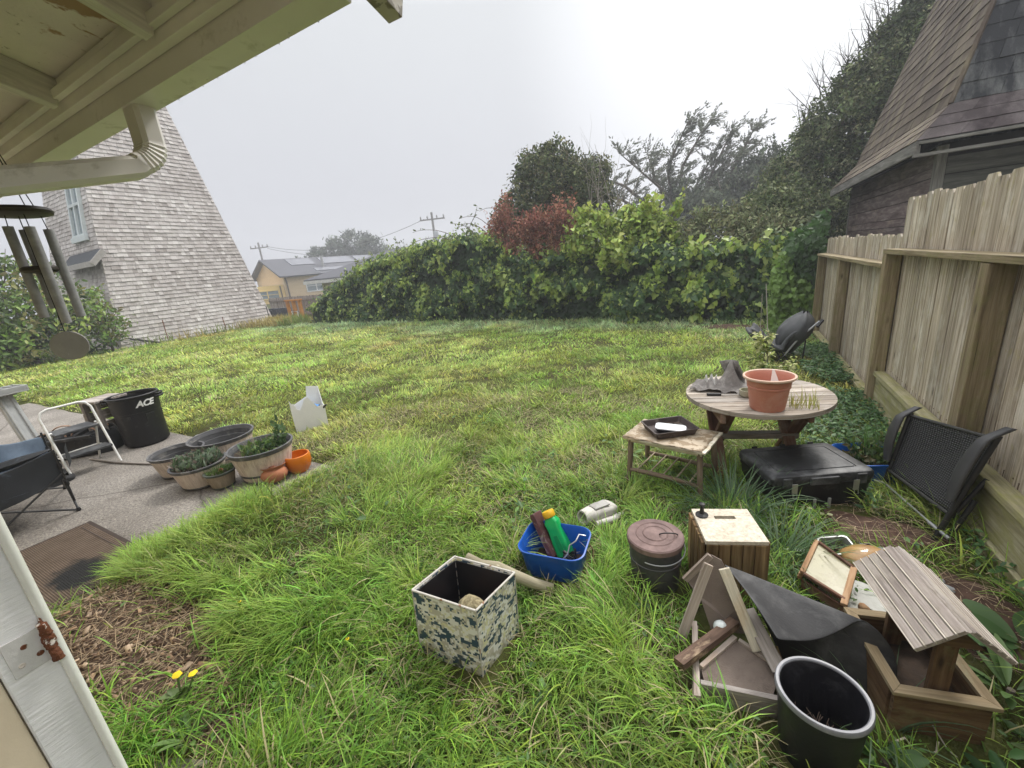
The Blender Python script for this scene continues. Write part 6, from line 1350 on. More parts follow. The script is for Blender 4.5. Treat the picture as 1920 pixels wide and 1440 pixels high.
mb = MB(); mb.lathe([(0, -.06)] + [(.078 * math.sin(math.pi * i / 10), -.065 * math.cos(math.pi * i / 10)) for i in range(1, 10)] + [(0, .065)], 20, (0, 0, .0), sx=1, sy=.8, wob=lambda a, z: .10 * math.sin(3 * a + 25 * z) + .06 * math.sin(7 * a - 40 * z)); sto = simple('stone', mb, STONE, 'rough lichen covered stone resting inside the camouflage box', 'stone', (0, 0, 0), smooth=80); sto.location = (-.99, 1.185, .275)
mb = MB(); mb.obox((-1.02, 1.21, .12), (1, 0, 0), (0, 1, 0), (0, 0, 1), (.2, .16, .19), roughen=.01); simple('brick', mb, TERRA, 'old brick under the stone inside the camouflage box', 'brick', (-1.02, 1.21, .12), bevel=.005)
# --- log
LOGM = M_wood('pale_mossy_log', (.22, .19, .13), (.36, .32, .22), (.50, .46, .34), grain=10, rv=.05, moss=(.25, .26, .12), mamt=.4)
mb = MB(); pts = [(-1.215, 1.475, .275), (-1.13, 1.475, .255), (-1.05, 1.505, .235), (-.97, 1.535, .190), (-.89, 1.59, .12), (-.815, 1.65, .06)]
for s in range(len(pts) - 1): pass
mb.tube(pts, [.026, .027, .034, .030, .028, .027], 12); mb.tube([(-1.05, 1.505, .24), (-1.02, 1.475, .265)], [.022, .010], 8); lg = simple('log', mb, LOGM, 'pale crooked branch leaning behind the camouflage box', 'log', (-1.1, 1.7, .05), smooth=50)

# --- blue tub with its contents
def rrect(a, b, r, n=6):
    P = []
    for cx_, cy_, a0 in ((a - r, b - r, 0), (-a + r, b - r, 90), (-a + r, -b + r, 180), (a - r, -b + r, 270)):
        for i in range(n + 1): an = R(a0 + 90 * i / n); P.append((cx_ + r * math.cos(an), cy_ + r * math.sin(an)))
    return P
def loft(mb, sections, cap0=True, cap1=True):
    n = len(sections[0][0]); vs, fs = [], []
    for P, z in sections: vs += [(p[0], p[1], z) for p in P]
    for i in range(len(sections) - 1):
        for k in range(n): fs.append((i * n + k, i * n + (k + 1) % n, (i + 1) * n + (k + 1) % n, (i + 1) * n + k))
    if cap0: fs.append(tuple(range(n - 1, -1, -1)))
    if cap1: fs.append(tuple((len(sections) - 1) * n + k for k in range(n)))
    mb.raw(vs, fs)
def tub(label, loc, rz, a, b, h, mat, name='plastic_tub'):
    t = TH(name, label, 'tub', loc, (0, 0, rz)); mb = MB(); s = lambda f, r: rrect(a * f, b * f, r)
    loft(mb, [(s(.74, .05), 0), (s(.78, .055), .015), (s(.95, .07), h * .93), (s(1.0, .075), h * .94), (s(1.01, .075), h), (s(.97, .07), h + .002), (s(.93, .07), h * .95), (s(.76, .05), .02)], True, True)
    t.l(mb, 'body', mat, smooth=40, bevel=.0); return t
bt1 = tub('bright blue plastic tub full of odds and ends on the near lawn', (-.86, 1.84, 0), R(6), .19, .152, .225, P_BLUE)
mb = MB(); mb.raw([(-.14, -.11, .06), (.14, -.11, .06), (.14, .11, .06), (-.14, .11, .06)], [(0, 1, 2, 3)]); bt1.l(mb, 'debris', SOIL)
GREEN = M_plain('green_plastic', (.008, .40, .10), (.006, .33, .08), rough=.3, dirt=(.02, .16, .06), damt=.12, bstr=.03)
jg = TH('green_jug', 'green plastic shaker jug with a yellow cap leaning in the blue tub', 'jug', (-.835, 1.93, .06), (R(-18), R(-26), R(12)))
mb = MB(); sec = [(rrect(.046, .034, .014), 0), (rrect(.048, .036, .016), .02), (rrect(.046, .036, .016), .09), (rrect(.040, .034, .016), .16), (rrect(.046, .036, .02), .205), (rrect(.034, .030, .02), .228), (rrect(.030, .028, .02), .235)]
loft(mb, sec); jg.l(mb, 'body', GREEN, smooth=45, bevel=.003)
mb = MB(); mb.prism([(-.014, .03), (.014, .03), (.016, .08), (.012, .13), (-.012, .13), (-.016, .08)], (0, -.0368, 0), (1, 0, 0), (0, 0, 1), (0, -1, 0), -.001, .004); jg.l(mb, 'grip', M_plain('dark_green_plastic', (.008, .28, .07), rough=.35), bevel=.003)
mb = MB(); mb.lathe([(0, .236), (.036, .236), (.038, .24), (.038, .268), (.034, .275), (0, .276)], 28); jg.l(mb, 'cap', M_plain('yellow_plastic_cap', (.72, .42, .02), rough=.4), smooth=40)
cdm = M_plain('dark_red_card', (.12, .045, .045), (.06, .025, .025), scale=9, rough=.7, dirt=(.45, .38, .35), damt=.3, dscale=12)
cdb = TH('card_box', 'flattened dark red box leaning in the blue tub beside the green jug', 'box', (-.895, 1.90, .06), (R(-20), R(-32), R(8)))
mb = MB(); mb.box(-.016, .016, -.05, .05, 0, .27); cdb.l(mb, 'body', cdm, bevel=.004)
mb = MB(); mb.tube([(.02, -.06, .08), (.03, -.05, .12), (.055, -.03, .15), (.06, .0, .19), (.09, .02, .21), (.10, .05, .235), (.13, .07, .22)], .0045, 6)
wr_ = simple('coiled_wire', mb, MET_SILVER, 'bent silver wire poking out of the blue tub', 'wire', (0, 0, 0), smooth=60); wr_.location = (-.83, 1.84, .02)
mb = MB(); mb.tube([Vector((.035 * math.cos(a), .02 * math.sin(a), .02 * math.sin(2 * a) + .004 * a)) for a in [i * .4 for i in range(50)]], .006, 6); o = simple('dark_cable', mb, P_BLACK, 'tangled dark cable lying in the blue tub', 'cable', (0, 0, 0), smooth=60); o.location = (-.775, 1.84, .085)
mb = MB(); mb.tube([(-.70, 1.93, .20), (-.665, 1.93, .14), (-.66, 1.90, .05), (-.68, 1.87, .0)], .0035, 6); simple('string', mb, TAN, 'tan string hanging over the right side of the blue tub', 'string', (-.68, 1.9, 0), smooth=60)
# --- grey plastic spout lying behind it
GRP = M_plain('weathered_grey_plastic', (.52, .50, .46), (.42, .40, .37), scale=6, rough=.6, dirt=(.16, .13, .10), damt=.35, dscale=16)
gp_ = TH('plastic_spout', 'weathered pale grey plastic housing with a round open end lying in the grass', 'plastic housing', (-.79, 2.33, .10), (R(4), R(6), R(62)))
mb = MB(); sec = []
P_s = [[(.0, .052 * math.cos(a), .052 * math.sin(a)) for a in [2 * math.pi * k / 24 for k in range(24)]]]
def ring(x, ry, rz_, sq, zc=0):
    return [(x, ry * math.copysign(abs(math.cos(a)) ** sq, math.cos(a)), zc + rz_ * math.copysign(abs(math.sin(a)) ** sq, math.sin(a))) for a in [2 * math.pi * k / 28 for k in range(28)]]
secs = [ring(-.10, .040, .040, 1), ring(-.10, .050, .050, 1), ring(-.07, .052, .052, 1), ring(-.02, .058, .050, .8), ring(.06, .064, .044, .6, .0), ring(.16, .062, .036, .5, -.004), ring(.185, .050, .028, .6, -.006)]
vs = [p for s in secs for p in s]; n = 28; fs = [(i * n + k, (i + 1) * n + k, (i + 1) * n + (k + 1) % n, i * n + (k + 1) % n) for i in range(len(secs) - 1) for k in range(n)] + [tuple((len(secs) - 1) * n + k for k in range(n))]
inn = [ring(-.10, .040, .040, 1), ring(-.02, .036, .036, 1)]; o0 = len(vs); vs += [p for s in inn for p in s]; fs += [(o0 + k, o0 + (k + 1) % n, o0 + n + (k + 1) % n, o0 + n + k) for k in range(n)] + [tuple(o0 + n + k for k in range(n - 1, -1, -1))]
mb.raw(vs, fs); gp_.l(mb, 'housing', GRP, smooth=45)
mb = MB(); mb.tube([(-.04, -.068, -.03), (.1, -.085, -.03), (.2, -.08, -.03)], .022, 10); gp_.l(mb, 'side_pipe', GRP, smooth=60)
mb = MB(); mb.box(-.02, .12, -.035, .03, .044, .056, roughen=.003); gp_.l(mb, 'top_plate', M_plain('cracked_grey_panel', (.36, .35, .33), rough=.6, dirt=(.1, .09, .08), damt=.4), bevel=.004)

# --- dark lidded metal bucket
mcn = TH('lidded_bucket', 'dark metal bucket closed with a rusty round lid on the lawn', 'bucket', (-.325, 1.93, 0))
DKM = M_plain('dark_galvanised', (.085, .085, .09), (.05, .05, .055), scale=7, rough=.6, metal=.2, dirt=(.14, .10, .09), damt=.3, dscale=9)
mb = MB(); mb.lathe([(0, .0), (.108, .0), (.112, .015), (.116, .02), (.128, .20), (.131, .202), (.131, .21), (.128, .212), (.134, .31), (.128, .312)], 48); mcn.l(mb, 'body', DKM, smooth=35)
LIDM = M_plain('rusty_lid', (.26, .18, .165), (.13, .085, .08), scale=9, rough=.75, dirt=(.075, .045, .04), damt=.6, dscale=7, bstr=.3)
mb = MB(); mb.lathe([(.138, .298), (.142, .30), (.142, .325), (.136, .331), (.10, .334), (.095, .338), (.09, .334), (.065, .336), (.06, .341), (.055, .337), (0, .342)], 48); lid = mcn.l(mb, 'lid', LIDM, smooth=30)
mb = MB(); mb.tube([Vector((.045 * math.cos(a), .0, .338 + .03 * math.sin(a))) for a in [math.pi * i / 12 for i in range(13)]], .0035, 7); o = mb.build('handle', MET_BLACK, lid, smooth=60); o.rotation_euler = (R(38), 0, R(18)); o.location = (0, .20, .07)
o.location = (0, .208, .072)
mb = MB(); mb.tube([Vector((.147 * math.cos(a), .147 * math.sin(a), .275 - .02 * math.cos(a * 1.0 + 1))) for a in [R(-100) + R(200) * i / 20 for i in range(21)]], .0028, 6); mcn.l(mb, 'bail', MET_GREY, smooth=60)
mb = MB(); mb.lathe([(0, .012), (.16, .008), (.19, .0)], 24, wob=lambda a, z: .15 * math.sin(4 * a) + .08 * math.sin(9 * a)); simple('soil_ring', mb, SOIL, 'bare dark soil around the foot of the lidded bucket', 'soil', (0, 0, 0), smooth=60).location = (-.325, 1.93, .02)

# --- wooden crate standing on end, black flange on top
crt = TH('wooden_crate', 'stained plank crate with a slot handle and a pale speckled top', 'crate', (.005, 2.03, 0), (0, 0, R(19)))
a_, b_, H_ = .132, .130, .385
for s in (-1, 1):
    mb = MB()
    for k in range(5): y0_ = -a_ + .0535 * k; mb.box(y0_, y0_ + .0505, s * b_ - .008, s * b_ + .008, -.02, H_)
    crt.l(mb, 'front_plank', W_CRATE, bevel=.002)
for s in (-1, 1):
    mb = MB()
    for k in range(4): y0_ = -b_ + .012 + .065 * k; mb.box(s * (a_ + .0) - .008 + s * .012, s * a_ + .008 + s * .012, y0_, y0_ + .055, -.02, H_)
    crt.l(mb, 'side_slat', W_CRATE, bevel=.002)
TOPM = M_plain('speckled_whitewashed_board', (.68, .63, .52), (.52, .46, .36), scale=14, rough=.7, dirt=(.26, .21, .16), damt=.62, dscale=62, bstr=.4)
def slab_with_slot(mb, hx, hy, t, z, sx0_, sx1_, sy0_, sy1_):
    mb.box(-hx, hx, sy1_, hy, z, z + t); mb.box(-hx, hx, -hy, sy0_, z, z + t); mb.box(-hx, sx0_, sy0_ + .0005, sy1_ - .0005, z, z + t); mb.box(sx1_, hx, sy0_ + .0005, sy1_ - .0005, z, z + t)
mb = MB(); slab_with_slot(mb, a_ + .006, b_ + .004, .018, H_ + .002, -.045, .055, .045, .072); crt.l(mb, 'top', TOPM)
mb = MB(); mb.box(-a_ + .02, a_ - .02, -b_ + .012, b_ - .012, H_ - .06, H_ - .05); crt.l(mb, 'inside', M_plain('dark_inside', (.02, .017, .013), rough=.9))
fl_ = TH('pipe_flange', 'small black iron flange with a stubby post on the crate top', 'flange', (-.115, 2.07, .405))
mb = MB(); mb.lathe([(0, 0), (.030, 0), (.031, .006), (.024, .009), (.014, .014), (.010, .03), (.008, .055), (.014, .060), (.015, .068), (.006, .072), (0, .072)], 22); fl_.l(mb, 'post', M_plain('black_iron', (.03, .03, .03), rough=.45, metal=.5), smooth=40)
mb = MB(); [mb.lathe([(.0045, .0), (.0045, .0095), (0, .010)], 8, (.021 * math.cos(a), .021 * math.sin(a), 0)) for a in (.5, 2.1, 3.6, 5.2)]; fl_.l(mb, 'bolt', MET_BLACK)
# --- round picnic table
pt = TH('picnic_table', 'round weathered slatted picnic table with red brown trestle legs', 'picnic table', (.15, 3.44, 0), (0, 0, R(16)))
RT, ZT = .485, .655
mb = MB(); ws = .094; y_ = -RT
while y_ < RT - .005:
    y2 = min(RT, y_ + ws); n = 10; lo, hi = [], []
    for i in range(n + 1):
        yy = y_ + .003 + (y2 - y_ - .006) * i / n; lo.append((-math.sqrt(max(0, RT * RT - yy * yy)), yy)); hi.append((math.sqrt(max(0, RT * RT - yy * yy)), yy))
    poly = [(-p[0], p[1]) for p in lo][::-1]; poly = hi + lo[::-1]
    q = random.random() * 9; m_ = len(poly); vs = [(p[0], p[1], ZT - .032 + k * .032) for k in (0, 1) for p in poly]; g = [(p[0] + q, p[1] + q, z_) for p, z_ in zip(poly * 2, [0] * m_ + [1] * m_)]
    mb.raw(vs, [tuple(range(m_ - 1, -1, -1)), tuple(range(m_, 2 * m_))] + [(k, (k + 1) % m_, m_ + (k + 1) % m_, m_ + k) for k in range(m_)], None, g); y_ = y2
W_TABLE = M_wood('silvered_table_wood', (.14, .115, .09), (.29, .245, .20), (.48, .43, .37), grain=22, rv=.34, blotch=(.52, .49, .46), bamt=.45, bscale=4, bstr=.9)
pt.l(mb, 'tabletop', W_TABLE, bevel=.002)
for s in (-1, 1):
    for q in (-1, 1):
        mb = MB(); xo = s * .25 + (0.02 if q > 0 else -.02); mb.beam((xo, -q * .22, ZT - .06), (xo, q * .30, -.02), .036, .085, up=(1, 0, 0)); pt.l(mb, 'leg', W_RED, bevel=.004)
    mb = MB(); mb.box(s * .27 - .06, s * .27 - .025, -.36, .36, ZT - .105, ZT - .034); pt.l(mb, 'cross_batten', W_RED, bevel=.004)
mb = MB(); mb.box(-.30, .30, -.04, .04, .29, .33); pt.l(mb, 'stretcher', W_GREY, bevel=.004)
# terracotta coloured plastic pot with a pale lip
TPL = M_plain('terracotta_plastic', (.46, .185, .125), (.40, .15, .10), scale=4, rough=.45, dirt=(.50, .30, .24), damt=.3, dscale=4, bstr=.05)
ptp = TH('terracotta_pot', 'large terracotta coloured plastic pot with a pale rim on the picnic table', 'flower pot', (.205, 3.10, .656))
mb = MB(); mb.lathe([(0, 0), (.098, 0), (.104, .01), (.122, .15), (.127, .155), (.127, .163), (.123, .167), (.128, .172), (.132, .215), (.15, .218)], 52); mb.lathe([(.142, .228), (.128, .21), (.118, .15), (.098, .02), (0, .02)], 52); ptp.l(mb, 'body', TPL, smooth=35)
mb = MB(); mb.lathe([(.132, .214), (.150, .214), (.156, .222), (.155, .231), (.149, .234), (.142, .231), (.140, .222)], 52); ptp.l(mb, 'rim', M_plain('pale_pot_rim', (.62, .44, .34), (.56, .38, .29), rough=.5), smooth=40)
mb = MB(); mb.prism([(-.03, 0), (.05, 0), (.045, .03), (.0, .155), (-.012, .155), (-.02, .05)], (.03, .02, .105), (1, 0, 0), (0, .25, .97), (0, -1, 0), 0, .006); ptp.l(mb, 'plant_label', M_plain('white_plastic_label', (.75, .72, .69), (.7, .66, .63), rough=.5))
# crumpled landscape cloth on the table
CLOTH = M_plain('grey_weed_fabric', (.19, .175, .165), (.10, .09, .085), scale=16, rough=.95, bstr=.8, fine=120, dirt=(.36, .34, .32), damt=.3, dscale=10)
cl = TH('crumpled_fabric', 'crumpled grey weed fabric heaped on the left of the picnic table', 'fabric', (-.10, 3.50, .658))
P = []
for i in range(26):
    row = []
    for j in range(26):
        u, v_ = i / 25 - .5, j / 25 - .5
        hgt_ = .15 * math.exp(-((u - .18) ** 2 / .03 + (v_ - .05) ** 2 / .05)) + .06 * math.exp(-((u + .18) ** 2 + (v_ + .1) ** 2) / .03)
        fo_ = float(fbm(np.array([u * 2.2]), np.array([v_ * 2.2]), 3.2, 77, 3)[0]) - .42; rid = abs(math.sin(u * 17 + 5 * fo_)) * .012 + abs(math.sin(v_ * 13 + u * 9 + 7 * fo_)) * .010
        row.append((u * .40 + .05 * fo_ + .03 * v_, v_ * .30 + .06 * fo_, max(.003, hgt_ * (1 + 1.0 * fo_) + .09 * max(0, fo_) + rid * (.4 + hgt_ * 6))))
    P.append(row)
mb = MB(); mb.sheet(P); o = cl.l(mb, 'sheet', CLOTH, smooth=80); solidify(o, .003); subsurf(o)
mb = MB(); P = [[(.03 + .13 * u - .02 * v_, .05 + .03 * math.sin(u * 4), .02 + .20 * v_ + .0 * u) for u in [i / 8 for i in range(9)]] for v_ in [j / 6 for j in range(7)]]
P = [[(x + .02 * math.sin(z * 20), y + .03 * math.sin(x * 30 + z * 12) * (z * 4), z - .03 * abs(x - .1) * 6) for (x, y, z) in row] for row in P]; mb.sheet(P); solidify(cl.l(mb, 'folded_flap', CLOTH, smooth=60), .004)
mb = MB(); P = [[(-.10 + .08 * u, -.05 - .02 * math.sin(u * 9) + .02 * v_, .02 + .085 * v_ * (.6 + .6 * math.sin(u * 7 + 1) ** 2)) for u in [i / 10 for i in range(11)]] for v_ in [j / 5 for j in range(6)]]; mb.sheet(P); solidify(cl.l(mb, 'white_lining', M_plain('white_lining', (.55, .54, .53), (.3, .29, .28), scale=30, rough=.9), smooth=70), .003)
kn = TH('knife', 'old knife with a black handle lying on the picnic table', 'knife', (-.06, 3.315, .657), (0, 0, R(10)))
mb = MB(); mb.box(-.12, -.02, -.011, .011, .001, .018); kn.l(mb, 'handle', P_BLACK, bevel=.004)
mb = MB(); mb.prism([(-.019, -.009), (.12, -.004), (.14, .006), (-.019, .009)], (0, 0, .008), (1, 0, 0), (0, 1, 0), (0, 0, 1), 0, .0025); kn.l(mb, 'blade', M_plain('dull_steel', (.30, .28, .26), rough=.5, metal=.6))
mb = MB(); mb.lathe([(0, 0), (.04, .0), (.052, .02), (.052, .05), (.046, .05), (.04, .02), (0, .015)], 20); simple('small_cup', mb, M_plain('mossy_pale_cup', (.45, .42, .33), (.2, .2, .12), scale=12, rough=.8), 'small pale mossy cup behind the terracotta coloured pot', 'cup', (0, 0, 0), smooth=50).location = (.09, 3.33, .657)
n = 60; px = np.stack([.40 + .16 * (RS.rand(n) - .4), 3.18 + .12 * (RS.rand(n) - .5)], 1); V, F, C = blades(px, np.full(n, .656), .05 + .10 * RS.rand(n), .004 + .002 * RS.rand(n), .3 * RS.rand(n), .4 + .8 * RS.rand(n), RS.rand(n) * 6.3, jitter_col((.33, .33, .08), n, .4), 3)
tag(np_mesh('table_weed', V, F, C, GRASS), 'thin weeds growing between the picnic table slats', 'weeds', kind='stuff')

# --- small side table with peeling ply top
sd_ = TH('side_table', 'low wooden side table with a delaminating plywood top and slatted shelf', 'side table', (-.385, 2.985, 0), (0, 0, R(-13)))
LEGW = M_wood('dull_brown_leg', (.11, .075, .05), (.21, .155, .11), (.33, .26, .20), grain=14, rv=.12)
PLY = M_peel('delaminated_ply', (.46, .38, .28), (.25, .185, .115), thr=.51, scale=13, fine=(40, 90, 90), bstr=.9, grime=(.10, .09, .05))
hx, hy, H_ = .295, .20, .43
for sx_, sy_ in ((-1, -1), (1, -1), (1, 1), (-1, 1)):
    mb = MB(); mb.tube([(sx_ * (hx - .05), sy_ * (hy - .05), H_), (sx_ * (hx - .04), sy_ * (hy - .04), .2), (sx_ * (hx - .02), sy_ * (hy - .02), -.02)], [.021, .019, .012], 12); sd_.l(mb, 'leg', LEGW, smooth=60)
def wav(poly, n, amp):
    out_ = []
    for i in range(len(poly)):
        a, b = Vector(poly[i]), Vector(poly[(i + 1) % len(poly)])
        for k in range(n): q = a.lerp(b, k / n); out_.append((q.x + random.uniform(-amp, amp), q.y + random.uniform(-amp, amp)))
    return out_
mb = MB(); mb.prism(wav([(-hx, -hy), (hx, -hy), (hx, hy), (-hx, hy)], 9, .004), (0, 0, 0), (1, 0, 0), (0, 1, 0), (0, 0, 1), H_, H_ + .012); mb.prism([(-hx + .03, -hy + .03), (hx - .03, -hy + .03), (hx - .03, hy - .03), (-hx + .03, hy - .03)], (0, 0, 0), (1, 0, 0), (0, 1, 0), (0, 0, 1), H_ - .03, H_ - .001); sd_.l(mb, 'top', W_PEEL)
P = []
for i in range(13):
    row = []
    for j in range(17):
        x_, y_ = -hx * .98 + hx * 1.9 * j / 16, -hy * .99 + hy * 1.95 * i / 12
        e = max(0, 1 - i / 2.2); row.append((x_ + random.uniform(-.006, .006) * (j in (0, 16)), y_ + random.uniform(-.012, .006) * (i in (0, 12)), H_ + .0145 + .005 * e * abs(math.sin(j * 1.1)) - .003 * e * (j % 3 == 0) + random.uniform(0, .002)))
    P.append(row)
mb = MB(); mb.sheet(P); solidify(sd_.l(mb, 'peeling_veneer', PLY, smooth=40), .003)
mb = MB(); mb.tube([(-hx + .035, -hy + .035, .17), (-hx * .3, -hy + .04, .175), (hx * .3, -hy + .04, .175), (hx - .035, -hy + .035, .17)], [.014, .018, .018, .014], 10); sd_.l(mb, 'stretcher', LEGW, smooth=60)
mb = MB(); mb.tube([(-hx + .035, hy - .035, .17), (hx - .035, hy - .035, .17)], .015, 10); sd_.l(mb, 'stretcher', LEGW, smooth=60)
for k in range(5):
    x_ = -hx + .10 + k * .095; mb = MB(); mb.tube([(x_, -hy + .04, .18), (x_, hy - .035, .18)], .006, 7); sd_.l(mb, 'dowel', M_plain('pale_dowel', (.45, .36, .26), rough=.7), smooth=60)
DKTRAY = M_plain('dark_brown_tray', (.060, .045, .042), (.04, .03, .028), rough=.5, dirt=(.2, .17, .15), damt=.25)
tr = TH('plastic_tray', 'dark plastic seed tray on the side table', 'tray', (-.41, 3.03, .452), (0, 0, R(34)))
mb = MB(); s = lambda f, r: rrect(.16 * f, .135 * f, r)
loft(mb, [(s(.88, .02), 0), (s(.9, .02), .004), (s(1, .02), .045), (s(1.03, .02), .046), (s(1.03, .02), .05), (s(.97, .02), .049), (s(.88, .02), .008)]); tr.l(mb, 'body', DKTRAY, smooth=40)
mb = MB(); mb.sheet([[(.0 + .03 * i, .05 + .012 * j, .012 + .03 * float(vn(np.array([i * 1.3]), np.array([j * 1.7]))[0])) for i in range(5)] for j in range(4)]); tr.l(mb, 'dead_leaves', SOIL)
ld = TH('food_container', 'white lidded black food container lying in the dark tray', 'container', (-.395, 2.995, .468), (0, R(3), R(4)))
mb = MB(); loft(mb, [(rrect(.095, .05, .03), 0), (rrect(.103, .056, .03), .024)]); ld.l(mb, 'base', P_BLACK, smooth=40)
mb = MB(); loft(mb, [(rrect(.106, .059, .03), .0245), (rrect(.106, .059, .03), .031), (rrect(.098, .052, .03), .034)]); ld.l(mb, 'lid', M_plain('white_frosted_lid', (.66, .68, .70), (.58, .60, .63), rough=.3), smooth=40)

# --- black storage case
cs_ = TH('storage_case', 'large dusty black plastic case with metal latches beside the side table', 'case', (.435, 3.14, 0), (0, 0, R(27)))
a_, b_ = .315, .215
mb = MB(); loft(mb, [(rrect(a_ * .93, b_ * .93, .03), .02), (rrect(a_ * .985, b_ * .98, .035), .20), (rrect(a_ * 1.0, b_ * 1.0, .035), .202), (rrect(a_ * 1.0, b_ * 1.0, .035), .222)]); cs_.l(mb, 'body', P_BLACK, smooth=35)
mb = MB(); loft(mb, [(rrect(a_ * 1.01, b_ * 1.01, .035), .228), (rrect(a_ * 1.03, b_ * 1.03, .04), .236), (rrect(a_ * 1.03, b_ * 1.03, .04), .272), (rrect(a_ * 1.0, b_ * 1.0, .04), .287), (rrect(a_ * .97, b_ * .96, .04), .291), (rrect(a_ * .80, b_ * .72, .02), .291), (rrect(a_ * .79, b_ * .71, .02), .286), (rrect(a_ * .775, b_ * .69, .02), .286), (rrect(a_ * .765, b_ * .68, .02), .293)], True, True); lidc = cs_.l(mb, 'lid', P_DUSTY, smooth=35, bevel=0)
mb = MB(); mb.box(-a_ * .28, a_ * .28, -b_ * 1.09, -b_ * 1.0, .225, .275); cs_.l(mb, 'rib', P_DUSTY, bevel=.006)
for bx_ in [(x_ - .03, x_ + .03, -b_ * 1.07, -b_ * 1.0, .21, .28) for x_ in (-.23, .23)] + [(x_ - .02, x_ + .02, b_ * 1.0, b_ * 1.05, .22, .30) for x_ in (-.2, 0, .2)]:
    mb = MB(); mb.box(*bx_); cs_.l(mb, 'rib', P_DUSTY, bevel=.006)
for x_ in (-.19, .19):
    mb = MB(); mb.box(x_ - .017, x_ + .017, -b_ * 1.11, -b_ * 1.085, .175, .245); mb.tube([(x_ - .012, -b_ * 1.11, .19), (x_ - .012, -b_ * 1.14, .15), (x_ + .012, -b_ * 1.14, .15), (x_ + .012, -b_ * 1.11, .19)], .0028, 6); cs_.l(mb, 'latch', MET_SILVER, bevel=.003)
mb = MB(); mb.box(-.055, -.038, -b_ * 1.06, -b_ * 1.0, .03, .12); mb.box(.038, .055, -b_ * 1.06, -b_ * 1.0, .03, .12); mb.box(-.055, .055, -b_ * 1.085, -b_ * 1.045, .022, .042); cs_.l(mb, 'handle', M_plain('grey_handle', (.30, .30, .29), rough=.5), bevel=.004)
# second blue tub, with weeds in it
bt2 = tub('blue plastic tub overgrown with weeds between the black case and the recliner', (.93, 3.52, 0), R(20), .24, .18, .22, M_plain('cobalt_plastic', (.008, .10, .42), (.006, .075, .34), rough=.35, dirt=(.02, .04, .1), damt=.2))
mb = MB(); mb.raw([(-.2, -.15, .17), (.2, -.15, .17), (.2, .15, .17), (-.2, .15, .17)], [(0, 1, 2, 3)]); bt2.l(mb, 'soil', SOIL)
leaves_in(bt2, 'weed', 420, .17, .17, .26, .05, OVAL, [(.06, .11, .03), (.10, .15, .04), (.04, .07, .025), (.14, .12, .04)], .3)
stalks_in(bt2, 'grass', 60, .12, .18, .25, .006, [(.08, .17, .04)], (.05, .4))

# --- black sling recliner leaning against the fence
rc = TH('recliner_chair', 'black sling recliner chair tipped back against the board fence', 'recliner', (1.02, 3.0, 0)); RO = rc.loc
Lf, Rf = Vector((.905, 3.29, .0)), Vector((1.0, 2.76, -.0)); Lt, Rt = Vector((1.035, 3.42, .62)), Vector((1.232, 2.88, .715))
def lerp(a, b, t): return a.lerp(b, t)
for a, b, r0 in ((Lf, Lt, 0), (Rf, Rt, 1)):
    d = (b - a); u = (Rt - Lt).normalized(); nn = -d.normalized().cross(u).normalized()
    # armrest: a broad curved plastic rail with a lip at its top
    mb = MB(); P = []
    for i in range(15):
        t = i / 14; c = a + d * (.40 + .60 * t) + nn * (.035 + .03 * math.sin(t * math.pi) - .065 * max(0, t - .8) * 5 * (t > .8)); wd = .024 + .012 * math.sin(math.pi * min(1, t * 1.1))
        row = []
        for k in range(12):
            an = 2 * math.pi * k / 12; row.append(c + u * wd * math.copysign(abs(math.cos(an)) ** .6, math.cos(an)) + nn * .013 * math.copysign(abs(math.sin(an)) ** .6, math.sin(an)))
        P.append(row + [row[0]])
    mb.sheet(P); n = 13; base = 0; mb.f.append(list(range(12))); mb.a.append(.5); mb.mi.append(0); mb.f.append([14 * 13 + k for k in range(11, -1, -1)]); mb.a.append(.5); mb.mi.append(0)
    rc.w(mb, 'armrest', M_plain('charcoal_plastic', (.055, .055, .058), (.038, .038, .040), rough=.45), smooth=60)
    mb = MB(); mb.tube([a + Vector((0, 0, -.02)), a + d * .5, a + d * .93], .0155, 10, flat=.7); rc.w(mb, 'leg', MET_BLACK, smooth=60)
    mb = MB(); mb.tube([a + d * .28 - nn * .03 + u * (.015 if r0 == 0 else -.015), a + d * .62 - nn * .08 + u * (.015 if r0 == 0 else -.015)], .011, 8); rc.w(mb, 'side_brace', MET_BLACK, smooth=60)
# woven sling
m, nt, out = new_mat('woven_black_sling'); v = coords(nt, (1, 1, 1))
w1 = N(nt, 'ShaderNodeTexWave', bands_direction='X'); w1.inputs['Scale'].default_value = 26; w1.inputs['Distortion'].default_value = .4; L(nt, v, w1.inputs['Vector'])
w2 = N(nt, 'ShaderNodeTexWave', bands_direction='Y'); w2.inputs['Scale'].default_value = 20; L(nt, v, w2.inputs['Vector'])
mu = N(nt, 'ShaderNodeMath', operation='MULTIPLY'); L(nt, w1.outputs['Fac'], mu.inputs[0]); L(nt, w2.outputs['Fac'], mu.inputs[1])
finish(nt, out, ramp(nt, mu.outputs[0], [(.05, (.010, .010, .011)), (.5, (.055, .056, .060)), (.9, (.12, .12, .125))]), .5, bump=mu.outputs[0], bstr=.8, bdist=.006)
sa, sb2, sc_, sd2 = lerp(Lf, Lt, .30), lerp(Rf, Rt, .30), lerp(Rf, Rt, .90), lerp(Lf, Lt, .90)
mb = MB(); nv, nu = 14, 12; P = []; g = []
